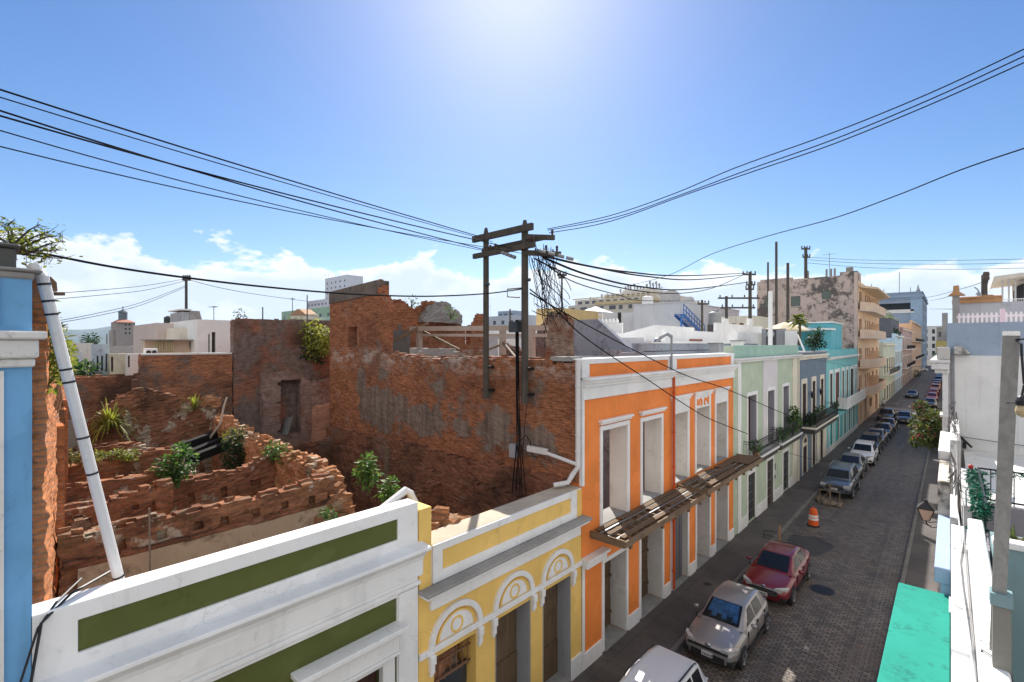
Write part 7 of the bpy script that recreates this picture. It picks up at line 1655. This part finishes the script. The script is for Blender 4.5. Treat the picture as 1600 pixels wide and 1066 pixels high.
for k, (pts, tb, r_) in enumerate([([(840, 396), (900, 412), (980, 425), (1070, 431), (1165, 427)], 62, .042), ([(845, 399), (930, 418), (1010, 432), (1090, 437), (1168, 429)], 62, .04), ([(848, 402), (920, 430), (1000, 448), (1080, 452), (1170, 441)], 62, .042), ([(835, 404), (900, 432), (1000, 455), (1070, 458), (1120, 448), (1163, 429)], 62, .03), ([(848, 410), (900, 442), (970, 462), (1010, 470), (1097, 470)], 60, .03), ([(846, 400), (862, 410), (878, 431)], 40, .02)]):
    wire(['topmost sagging','second sagging','third sagging','deepest sagging','thin lower','short slack'][k]+' line between the double pole and the rooftop poles', pts, 16.2, tb, r_ if k < 4 else .022, CABLE, 'lines from the double pole to the rooftop poles')
for k, pts in enumerate([[(828, 452), (868, 484), (905, 520), (950, 553), (1010, 592), (1070, 632), (1110, 655), (1168, 678)], [(828, 458), (884, 490), (930, 515), (1000, 552), (1075, 588), (1140, 610), (1235, 650), (1288, 664)]]):
    wire(['steep black service cable crossing in front of the orange parapet','flatter black service cable running to the aqua house'][k], pts, None, None, .019, CABLE, 'service cables across the orange front')
wire('thin cable dipping across the street in front of the balconies', [(1226, 706), (1262, 716), (1300, 722), (1340, 727)], 30, 38, .014, CABLE2, None)
for k, (a, b) in enumerate(((402, 405), (406, 411), (411, 419))):
    wire(['upper','middle','lower'][k]+' of three level wires over the far right roofs', [(1262, a), (1350, (a+b)/2+3), (1480, b+2), (1600, b)], 78, 62, .03, CABLE2, 'level wires over the far right roofs')
for k, pts in enumerate([[(80, 459), (160, 453), (230, 446), (289, 436)], [(80, 468), (160, 461), (230, 453), (289, 439)], [(88, 502), (150, 490), (220, 473), (289, 447)], [(88, 505), (150, 494), (220, 477), (289, 449)]]):
    wire(['first (upper)','second','third','fourth (lowest)'][k]+' wire left of the rooftop pole by the cloud bank', pts, 25, 43, .018, CABLE2, 'wires left of the rooftop pole')
wire('faint wire from the rooftop pole down to the green block', [(291, 436), (340, 449), (400, 460), (480, 471)], 43, 60, .025, CABLE2)
wire('far wire rising to the pole behind the picket fence', [(1392, 470), (1440, 466), (1500, 452), (1538, 440)], 200, 46, .03, CABLE2)
wire('far wire from the blue tower to the tiled chimney', [(1449, 471), (1470, 467), (1490, 458)], 200, 45, .03, CABLE2)
wire('low far wire between blue tower and tiled chimney', [(1449, 483), (1475, 483), (1494, 484)], 200, 40, .03, CABLE2)
wire('dark cable crossing high over the far street', [(1262, 560), (1330, 572), (1400, 574), (1484, 570)], 38, 24, .012, CABLE2)
# tangle at the pole
mb = MB(); rr = random.Random(12)
for k in range(34):
    x0, y0 = rr.uniform(830, 868), rr.uniform(380, 405); x1, y1 = rr.uniform(838, 892), rr.uniform(455, 525)
    t0, t1 = 16.0, rr.uniform(16, 19.5); pts = []; ph = (rr.uniform(-12, 12), rr.uniform(-2.5, 2.5), rr.uniform(2, 6), rr.uniform(0, 6))
    for i in range(19):
        f = i/18; pts.append(PT(x0+(x1-x0)*f+ph[0]*math.sin(f*ph[2]+ph[3])+ph[1]*math.sin(f*11+ph[3]*3), y0+(y1-y0)*f+4*math.sin(f*6+ph[3]), t0+(t1-t0)*f))
    mb.tube(pts, rr.uniform(.006, .013), 4)
for k in range(12):
    p = PT(rr.uniform(828, 850), rr.uniform(470, 490), 16.1); q_ = PT(rr.uniform(868, 890), rr.uniform(470, 500), 20.5); mb.tube(sag(p, q_, rr.uniform(.1, .5), 8), .009, 4)
tag(mb.build('wire_tangle', CABLE), 'hanging tangle of loose wires right of the double pole', 'wires')
mb = MB()
for k, (xa, xb, yb) in enumerate(((808, 800, 770), (811, 806, 768), (808, 813, 772), (814, 822, 775), (812, 816, 776))):
    mb.tube([PY(806+k, 500, 12.05), PY(807+k, 600, 12.02), PY(xa, 690, 12.0), PY(xb, yb, 11.9)], .022 if k < 2 else .014, 5)
mb.tube([PY(812, 690, 12.0), PY(822, 680, 12), PY(828, 690, 12), PY(832, 712, 12), PY(840, 716, 12)], .014, 5); mb.tube([PY(823, 630, 12.0), PY(818, 690, 12), PY(812, 770, 11.9)], .012, 5)
tag(mb.build('drop_cables', CABLE), 'bunch of black drop cables hanging down the party wall', 'cables')
mb = MB(); p = PY(805, 710, 12.1); mb.box(p.x-.18, p.x+.1, 11.98, 12.15, p.z-.1, p.z+.35); tag(mb.build('junction_box', GREYPAINT), 'grey junction box on the party wall by the drop cables', 'box')
def upole(label, px, yt, yb, Y, w_, arms=(), mat=POLE, name='utility_pole', ins=True, group='rooftop utility poles'):
    a, b = PY(px, yt, Y), PY(px, yb, Y); t_ = empty(name, (a.x, Y, b.z), 0, label, 'utility pole' if name == 'utility_pole' else 'pole', group)
    mb = MB(); mb.tube([(a.x, Y, min(b.z, 9.0)), (a.x, Y, a.z)], [w_*.55, w_*.45], 8); reparent(mb.build('pole', mat), t_)
    for (xa, xb, y) in arms:
        p, q_ = PY(xa, y, Y-.2), PY(xb, y, Y-.2); mb = MB(); mb.bar(p, q_, .14, .2); reparent(mb.build('crossarm', mat), t_)
        if ins:
            mb = MB()
            for f in (.05, .35, .65, .95): c_ = p.lerp(q_, f); mb.lathe((c_.x, c_.y, c_.z+.1), [(.05, 0), (.09, .15), (.05, .3)], 6)
            reparent(mb.build('insulators', INSUL), t_)
    return t_
upole('timber pole with short arms on the left rooftops, under the cloud bank', 291, 434, 510, 12, .24, [(286, 297, 437)])
upole('slim pole with arms directly right of the double pole', 878, 428, 480, 40, .2, [(871, 885, 430), (873, 882, 434)])
upole('short pole with one arm beside the blue staircase', 1097, 469, 520, 56, .3, [(1090, 1108, 475)])
upole('left leg of the double rooftop pole over the white wall', 1135, 463, 515, 60, .36, [(1122, 1187, 466), (1126, 1180, 481)])
upole('right taller pole of the rooftop pair, crowded with insulators', 1172, 425, 510, 60, .40, [(1160, 1181, 429), (1166, 1180, 445), (1165, 1178, 452)])
upole('tallest bare pole rising against the stained side wall', 1213, 378, 520, 62, .30, [], ins=False)
upole('bare dark pole left of the cross armed one, on the stained wall', 1231, 411, 520, 63, .34, [], ins=False)
upole('stub pole at the left corner of the stained wall', 1200, 410, 470, 70, .26, [], ins=False)
upole('cross armed pole standing on the stained apartment block', 1259, 387, 434, 73, .42, [(1252, 1266, 389), (1254, 1266, 402)])
upole('dark pole rising behind the pink picket fence', 1538, 430, 508, 42, .32, [(1538, 1544, 435), (1538, 1544, 441)])
upole('thick dark stanchion over the purple wall, nearer one', 480, 461, 502, 46, .24, [], plain('iron_pole', (.03,.03,.032), .6), ins=False)
upole('slim pole with tee arm above the green block', 457, 465, 482, 90, .3, [(453, 461, 467)], ins=False)
upole('short stanchion on the purple wall, left one', 410.5, 480, 500, 14.5, .10, [], plain('iron_pole', (.03,.03,.032)), ins=False)
upole('thin lamp mast behind the rear wall before the blue white block', 797, 483, 510, 60, .3, [], ins=False)
upole('rusty post on the white roofs before the church', 167, 522, 552, 9.2, .10, [], plain('rusty_iron', (.11,.055,.035)), ins=False)
mb = MB(); p = PY(1516, 480, 41); mb.tube([PY(1533, 507, 41), PY(1532, 470, 41), PY(1530, 460, 41), PY(1526, 458, 41)], .1, 6); mb.tube([PY(1531, 459, 41), PY(1527, 452, 41), PY(1522, 449, 41)], .04, 5); tag(mb.build('conduit_bend', GREYPAINT), 'grey conduit bending over beside the dark pole', 'pipe')
# ================================================================== vegetation
STEM = wood('plant_stem', (.13,.09,.05), (.06,.045,.03)); 
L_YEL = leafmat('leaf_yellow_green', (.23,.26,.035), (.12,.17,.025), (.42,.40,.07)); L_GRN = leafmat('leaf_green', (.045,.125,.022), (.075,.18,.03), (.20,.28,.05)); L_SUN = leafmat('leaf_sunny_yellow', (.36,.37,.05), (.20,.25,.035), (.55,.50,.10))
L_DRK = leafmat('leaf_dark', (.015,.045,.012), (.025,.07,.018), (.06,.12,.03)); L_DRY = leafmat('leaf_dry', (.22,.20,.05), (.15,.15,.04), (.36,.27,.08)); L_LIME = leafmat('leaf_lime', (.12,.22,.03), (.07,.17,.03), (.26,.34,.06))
L_RED = leafmat('bougainvillea_pink', (.42,.05,.07), (.30,.035,.05), (.50,.12,.10))
rv = random.Random(21)
def shrub(name, label, base, blobs, mat, leafsize, stems=True, cat='plant', group=None, n=220, parent_name='foliage'):
    t_ = empty(name, base, 0, label, cat, group); b = Vector(base)
    mb = MB()
    for (c_, r_, k) in blobs: foliage_blob(mb, Vector(c_)-b, r_, int(n*k), leafsize)
    mb.build(parent_name, mat, t_)
    if stems:
        mb = MB()
        for (c_, r_, k) in blobs:
            d = Vector(c_)-b; mid = d*.5+Vector((rv.gauss(0, .08), rv.gauss(0, .08), .05))*r_
            mb.tube([(0, 0, -.15), mid, d], [.03+r_*.02, .02+r_*.012, .008], 5)
            for j in range(3): e = d+Vector((rv.gauss(0, r_*.5), rv.gauss(0, r_*.5), rv.gauss(0, r_*.5))); mb.tube([mid, (mid+e)/2+Vector((0, 0, .05)), e], [.012, .009, .004], 4)
        mb.build('stem', STEM, t_)
    return t_
# scrubby tree on the blue house roof
t_ = empty('roof_shrub', (-9.2, .12, 11.2), 0, 'sparse scrubby tree sprouting from the blue house parapet', 'tree')
b0 = PT(16, 392, 6.7); mb = MB(); lf = MB()
for (pts) in ([(14, 392), (17, 378), (12, 362), (2, 350)], [(17, 390), (28, 376), (45, 358), (62, 350)], [(18, 391), (40, 376), (58, 368), (78, 363)], [(20, 392), (45, 383), (70, 372), (97, 368)], [(20, 394), (50, 392), (75, 382), (100, 377)], [(18, 394), (45, 398), (70, 402), (98, 405)], [(14, 388), (8, 378), (-6, 370)], [(16, 388), (20, 365), (13, 352), (22, 345)], [(40, 395), (62, 392), (80, 391), (97, 390)]):
    P = [PT(x+rv.gauss(0, .8), y+rv.gauss(0, .8), 6.7+rv.gauss(0, .12)) for x, y in pts]; mb.tube(P, [.022, .016, .01, .004][:len(P)], 5)
    for i in range(len(P)-1):
        for k in range(9):
            f = rv.random(); p = P[i].lerp(P[i+1], f); q_ = p+Vector((rv.gauss(0, .09), rv.gauss(0, .09), rv.gauss(0, .08))); mb.tube([p, q_], [.005, .002], 3)
            for _ in range(2 if i < 2 else 1): leaf(lf, q_+Vector((rv.gauss(0, .03), rv.gauss(0, .03), rv.gauss(0, .03))), .075)
reparent(mb.build('branches', plain('bark_dark', (.05,.04,.035), .9)), t_); reparent(lf.build('foliage', L_YEL), t_)
# creeper on the broken side wall
mb = MB(); st_ = MB()
for (x, y, r_, n_) in [(60, 470, .16, 40), (63, 500, .2, 70), (68, 520, .24, 110), (72, 540, .34, 210), (80, 555, .38, 240), (90, 552, .3, 130), (98, 545, .2, 60), (88, 575, .36, 200), (96, 590, .26, 110), (75, 570, .3, 120), (70, 590, .22, 60)]:
    dd = ray(x, y); rt = -dd[1]/dd[0]; Xw = -.294/(rt-.0924) if rt < .086 else 22
    foliage_blob(mb, PT(x, y, max(6.75, min(Xw, 15)/-dd[0]+.1)), r_*.85, int(n_*1.4), .10)
t_ = empty('creeper', (-10.5, .7, 9), 0, 'yellow green creeper spilling over the broken brick wall beside the blue house', 'creeper'); reparent(mb.build('foliage', L_YEL), t_)
for k in range(9): p = PT(66+k*3, 530+k*6, 8.4+k*.15); st_.tube([p, p+Vector((.1, .05, -.5)), p+Vector((.12, .1, -1.1))], .008, 4)
reparent(st_.build('stem', STEM), t_)
p = PX(78, 458, -9.6); mb = MB(); mb.bar(p+Vector((0, -.1, -.02)), p+Vector((0, .16, 0)), .03, .05); mb.prism([(-.14, .0), (-.1, .16), (-.02, .2), (.05, .12), (.06, 0)], lambda a, b, d: (p.x-.1+d, p.y+a*.9+.02, p.z+b+.03), 0, .2)
tag(mb.build('roof_plank', TIMBER), 'stub of timber and a broken tile sticking out beside the downspout top', 'plank')
# plants in the ruin, placed on the crests of the walls
def at(px, py, t): return PT(px, py, t)
def spiky(label, base, n, L, mat, droop=.5):
    mb = MB(); b = Vector(base)
    for i in range(n):
        a = rv.uniform(0, 6.28); el = rv.uniform(.1, 1.45); d = Vector((math.cos(a)*math.cos(el), math.sin(a)*math.cos(el), math.sin(el))); ll = L*rv.uniform(.6, 1.15)
        s = d.cross(Vector((0, 0, 1))).normalized()*.028; g = Vector((0, 0, -droop*ll*math.cos(el)))
        mb.add([-s*.7, s*.7, d*ll*.5+s+g*.15, d*ll*.5-s+g*.15, d*ll*.85+s*.5+g*.6, d*ll*.85-s*.5+g*.6, d*ll+g], [(0,1,2,3),(3,2,4,5),(5,4,6)])
    o = mb.build('spiky_plant', mat); o.location = b; return tag(o, label, 'plant')
spiky('large spiky yellow green plant drooping over a wall end in the ruin', at(172, 668, 18.2), 150, 1.25, L_SUN, 1.0)
spiky('spiky green plant on top of the far wall corner in the ruin', at(303, 640, 20.5), 40, .7, L_SUN, .3)
shrub('ruin_shrub', 'dry tuft on the far wall corner above the bleached branch', at(286, 640, 20.5), [(at(287, 634, 20.5), .4, .5)], L_DRY, .12, cat='shrub')
shrub('ruin_shrub', 'bright green bush growing between the brick room walls', at(270, 750, 13.4), [(at(262, 732, 13.3), .33, 1), (at(282, 724, 13.3), .38, 1.2), (at(285, 704, 13.5), .2, .5), (at(275, 742, 13.2), .26, .5)], L_GRN, .13, cat='shrub')
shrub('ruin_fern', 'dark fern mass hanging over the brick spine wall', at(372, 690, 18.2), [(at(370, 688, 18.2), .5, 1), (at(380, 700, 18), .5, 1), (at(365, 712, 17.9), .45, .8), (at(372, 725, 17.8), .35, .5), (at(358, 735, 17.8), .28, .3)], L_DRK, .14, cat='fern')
shrub('ruin_fern', 'yellow green fern fringe along the crest of the spine wall', at(366, 686, 18.4), [(at(360, 684, 18.4), .35, .6), (at(374, 690, 18.3), .35, .6), (at(386, 700, 18), .3, .4)], L_YEL, .11, False, 'fern')
shrub('ruin_shrub', 'low bright green bush on the middle of the spine wall', at(432, 708, 15.6), [(at(425, 703, 15.7), .28, .6), (at(436, 706, 15.6), .3, .8), (at(447, 716, 15.3), .25, .5)], L_LIME, .11, cat='shrub')
shrub('ruin_weeds', 'yellow weeds on a ruined wall crest left of the downspout', at(140, 717, 14.7), [(at(x, 716+rv.gauss(0, 2), 14.3+(145-x)*-.004), .17, .25) for x in range(90, 146, 9)], L_DRY, .10, False, 'weeds')
shrub('ruin_weeds', 'yellow weeds on a ruined wall crest right of the downspout', at(190, 712, 15.2), [(at(x, 713-(x-150)*.04+rv.gauss(0, 1.5), 15.1), .17, .3) for x in range(146, 212, 9)], L_YEL, .10, False, 'weeds')
shrub('ruin_weeds', 'small weeds clinging to the foot of the crumbled spine end', at(512, 803, 9.9), [(at(508, 800, 9.9), .12, .3), (at(516, 806, 9.9), .12, .3)], L_GRN, .07, False, 'weeds')
b = at(573, 765, 12.6)
shrub('young_tree', 'slender young tree with lime leaves rooted on the rubble pier', b, [(at(572, 722, 12.6), .2, .5), (at(568, 734, 12.6), .25, .7), (at(579, 738, 12.6), .24, .6), (at(574, 748, 12.6), .2, .4)], L_LIME, .15, cat='tree', n=130)
shrub('young_tree', 'lime green sapling beside the white pipe elbow', at(606, 785, 11.6), [(at(610, 758, 11.6), .17, .5), (at(604, 770, 11.6), .22, .7), (at(612, 776, 11.6), .18, .5)], L_LIME, .13, cat='tree', n=130)
b = at(492, 545, 27.5)
shrub('leaning_tree', 'yellow green bushy tree in front of the purple wall', b, [(at(488, 515, 27), .6, 1), (at(500, 528, 26.6), .75, 1.4), (at(485, 530, 27), .6, 1.1), (at(508, 542, 26.6), .5, .9), (at(478, 533, 27.2), .4, .5), (at(492, 548, 27), .5, .6), (at(512, 522, 26.6), .4, .6)], L_SUN, .2, cat='tree', n=190)
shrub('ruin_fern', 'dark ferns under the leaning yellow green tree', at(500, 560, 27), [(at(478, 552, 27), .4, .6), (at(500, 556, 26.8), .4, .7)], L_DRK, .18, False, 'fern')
for k, (x, y, t0, lab) in enumerate(((373, 490, 30, 'straggly weed on the purple wall top, left end'), (704, 487, 28, 'leafy twig hanging over the broken rear wall crest'), (643, 470, 28, 'tiny green sprout on top of the grey broken gable'))):
    shrub('wall_weed', lab, at(x, y+6, t0), [(at(x, y, t0), .35, .18), (at(x+6, y+3, t0), .3, .12)], L_GRN if k else L_DRK, .15, True, 'weed')
shrub('roof_bush', 'low green bush on the roof below the stained gutter at far left', PX(122, 590, -29), [(PX(x, 583, -29), .55, .8) for x in (112, 120, 129, 137)], L_GRN, .2, False, 'bush')
shrub('far_tree', 'grey green round tree far off before the hills', PY(140, 545, 12), [(PY(141, 531, 12), 1.2, .8), (PY(146, 534, 12), .9, .5)], L_DRK, .5, True, 'tree')
shrub('roof_bush', 'green bush growing on the green block roof', PY(455, 503, 85), [(PY(x, 498, 85), .9, .5) for x in (452, 462, 470)], L_YEL, .35, False, 'bush')
# bougainvillea over the right pavement
b = Vector((-.35, 43, 3.2)); bl_ = []
for k in range(26): bl_.append((PT(1431+rv.random()*38, 634+rv.random()*60, 30+rv.random()*3), rv.uniform(.32, .55), .9))
bl_ = [x for x in bl_ if True]
bg_ = shrub('bougainvillea', 'bougainvillea bush with pink flowers hanging over the right pavement', b, bl_, leafmat('bougainvillea_leaf', (.085,.115,.02), (.05,.085,.015), (.20,.19,.04)), .22, True, 'bush', n=190)
mb = MB()
for k in range(55):
    c_, r_, _ = rv.choice(bl_); foliage_blob(mb, Vector(c_)+Vector((rv.gauss(0, r_*.6), rv.gauss(0, r_*.6), rv.gauss(0, r_*.6))), .16, 9, .15)
reparent(mb.build('blossom', L_RED), bg_)
# palm on the roof terrace
pb = PY(1248, 540, 50); pt_ = PY(1250, 500, 50); t_ = empty('palm', pb, 0, 'small fan palm standing on the roof terrace before the stained wall', 'palm')
mb = MB(); mb.tube([pb, pb.lerp(pt_, .5)+Vector((.05, 0, 0)), pt_], [.13, .10, .08], 8); reparent(mb.build('trunk', STEM), t_)
mb = MB()
for k in range(26):
    a = rv.uniform(0, 6.28); el = rv.uniform(-.5, 1.3); d = Vector((math.cos(a)*math.cos(el), math.sin(a)*math.cos(el), math.sin(el))); L = rv.uniform(.7, 1.15); c_ = pt_
    for j in range(12):
        f = .2+.8*j/12; p = c_+d*L*f+Vector((0, 0, -.45*L*f*f)); s = d.cross(Vector((0, 0, 1))).normalized()
        for sg in (-1, 1): leaf(mb, p, .38*(1-.5*f), s*sg*.7+d*.8+Vector((0, 0, -.35)))
reparent(mb.build('fronds', L_YEL), t_)
shrub('terrace_plants', 'cluster of cactus and leafy plants in pots on the white roof deck', PY(1275, 540, 46), [(PY(1266, 533, 46), .45, .7), (PY(1275, 526, 46), .5, .9), (PY(1280, 520, 46), .4, .6), (PY(1272, 538, 46), .45, .6), (PY(1284, 536, 46), .35, .5)], L_DRK, .2, True, 'plants')
# balcony plants
shrub('balcony_plant', 'potted agave at the left end of the first mint balcony', (-8.05, 29.0, 4.1), [((-8.05, 29.0, 4.55), .28, .35)], L_GRN, .2, False)
mb = MB(); mb.lathe((-8.05, 29.0, 3.9), [(.14, 0), (.2, .3), (.22, .32)], 10); tag(mb.build('flower_pot', TERRA), 'terracotta pot on the first mint balcony', 'pot')
shrub('balcony_plant', 'bushy plant on the near half of the second mint balcony', (-8.0, 34.6, 3.98), [((-8.05, 34.5, 4.4), .3, .6), ((-8.05, 35.3, 4.5), .28, .5)], L_GRN, .17)
shrub('balcony_plant', 'tall leafy plant towering over the second mint balcony', (-8.0, 37.2, 3.98), [((-8.0, 37.0, 4.6), .36, .5), ((-8.0, 37.6, 5.1), .4, .6), ((-8.0, 38.2, 4.7), .36, .5), ((-7.95, 37.4, 5.7), .28, .35), ((-8.0, 38.5, 5.2), .25, .3)], L_GRN, .2)
shrub('balcony_plant', 'dark spiky foliage filling the near end of the slate balcony', (-7.9, 42.5, 3.95), [((-7.9, 42.1+i*.5, 4.4+.12*(i % 2)), .34, .6) for i in range(4)], L_DRK, .22)
shrub('balcony_plant', 'fresh green fern in the middle of the slate balcony', (-7.9, 46.2, 3.95), [((-7.9, 45.8, 4.6), .36, .7), ((-7.9, 46.6, 4.7), .36, .7)], L_GRN, .2)
shrub('balcony_plant', 'dark creeper along the far end of the slate balcony railing', (-7.6, 49, 3.95), [((-7.5, 49.5+i*.6, 4.9+.1*(i % 2)), .2, .2) for i in range(3)], L_DRK, .18, False)
# ivy on the far roof extension, far street trees
mb = MB()
for k in range(26): foliage_blob(mb, (-15.5+rv.random()*6.0, 124.3+rv.random()*16, 15.7+rv.gauss(0, .25)), .8, 40, .5)
tag(mb.build('roof_creeper', L_YEL), 'yellow green creeper along the top of the dark rooftop block', 'creeper')
mb = MB()
for k in range(14): foliage_blob(mb, (-9.6+rv.random()*.8, 126+rv.random()*12, 12.6+rv.gauss(0, .5)), .7, 40, .45)
tag(mb.build('roof_creeper', L_DRK), 'dark planting on the ice blue house roof', 'creeper')
def tree(label, x, y, h, r_, mat, n=900, ls=.7):
    t_ = empty('street_tree', (x, y, 0), 0, label, 'tree'); mb = MB(); mb.tube([(0, 0, 0), (.1, 0, h*.35), (0, .1, h*.6)], [.3, .22, .12], 7)
    for k in range(6): a = k; mb.tube([(.05, 0, h*.45), (math.cos(a)*r_*.4, math.sin(a)*r_*.4, h*.65), (math.cos(a)*r_*.7, math.sin(a)*r_*.7, h*.8)], [.12, .08, .03], 5)
    mb.build('trunk', STEM, t_); mb = MB()
    for k in range(16): v = Vector((rv.gauss(0, 1), rv.gauss(0, 1), rv.gauss(0, .8))).normalized()*r_*rv.uniform(.3, .85); foliage_blob(mb, Vector((0, 0, h*.72))+v, r_*rv.uniform(.3, .48), n//16, ls)
    mb.build('crown', mat, t_)
tree('green tree at the far end of the street before the yellow house', -1.2, 260, 9, 3.2, L_YEL); tree('darker green tree beside the yellow house at the street end', -3.2, 300, 7, 2.6, L_DRK)
tree('yellow green tree at the very end of the street', .2, 225, 8, 2.4, L_YEL)
shrub('street_bush', 'dark potted bush on the pavement by the orange townhouse', (-7.6, 186, .13), [((-7.6, 186, 1.5), 1.0, .6), ((-7.4, 190, 1.4), .9, .5)], L_DRK, .4, False, 'bush')
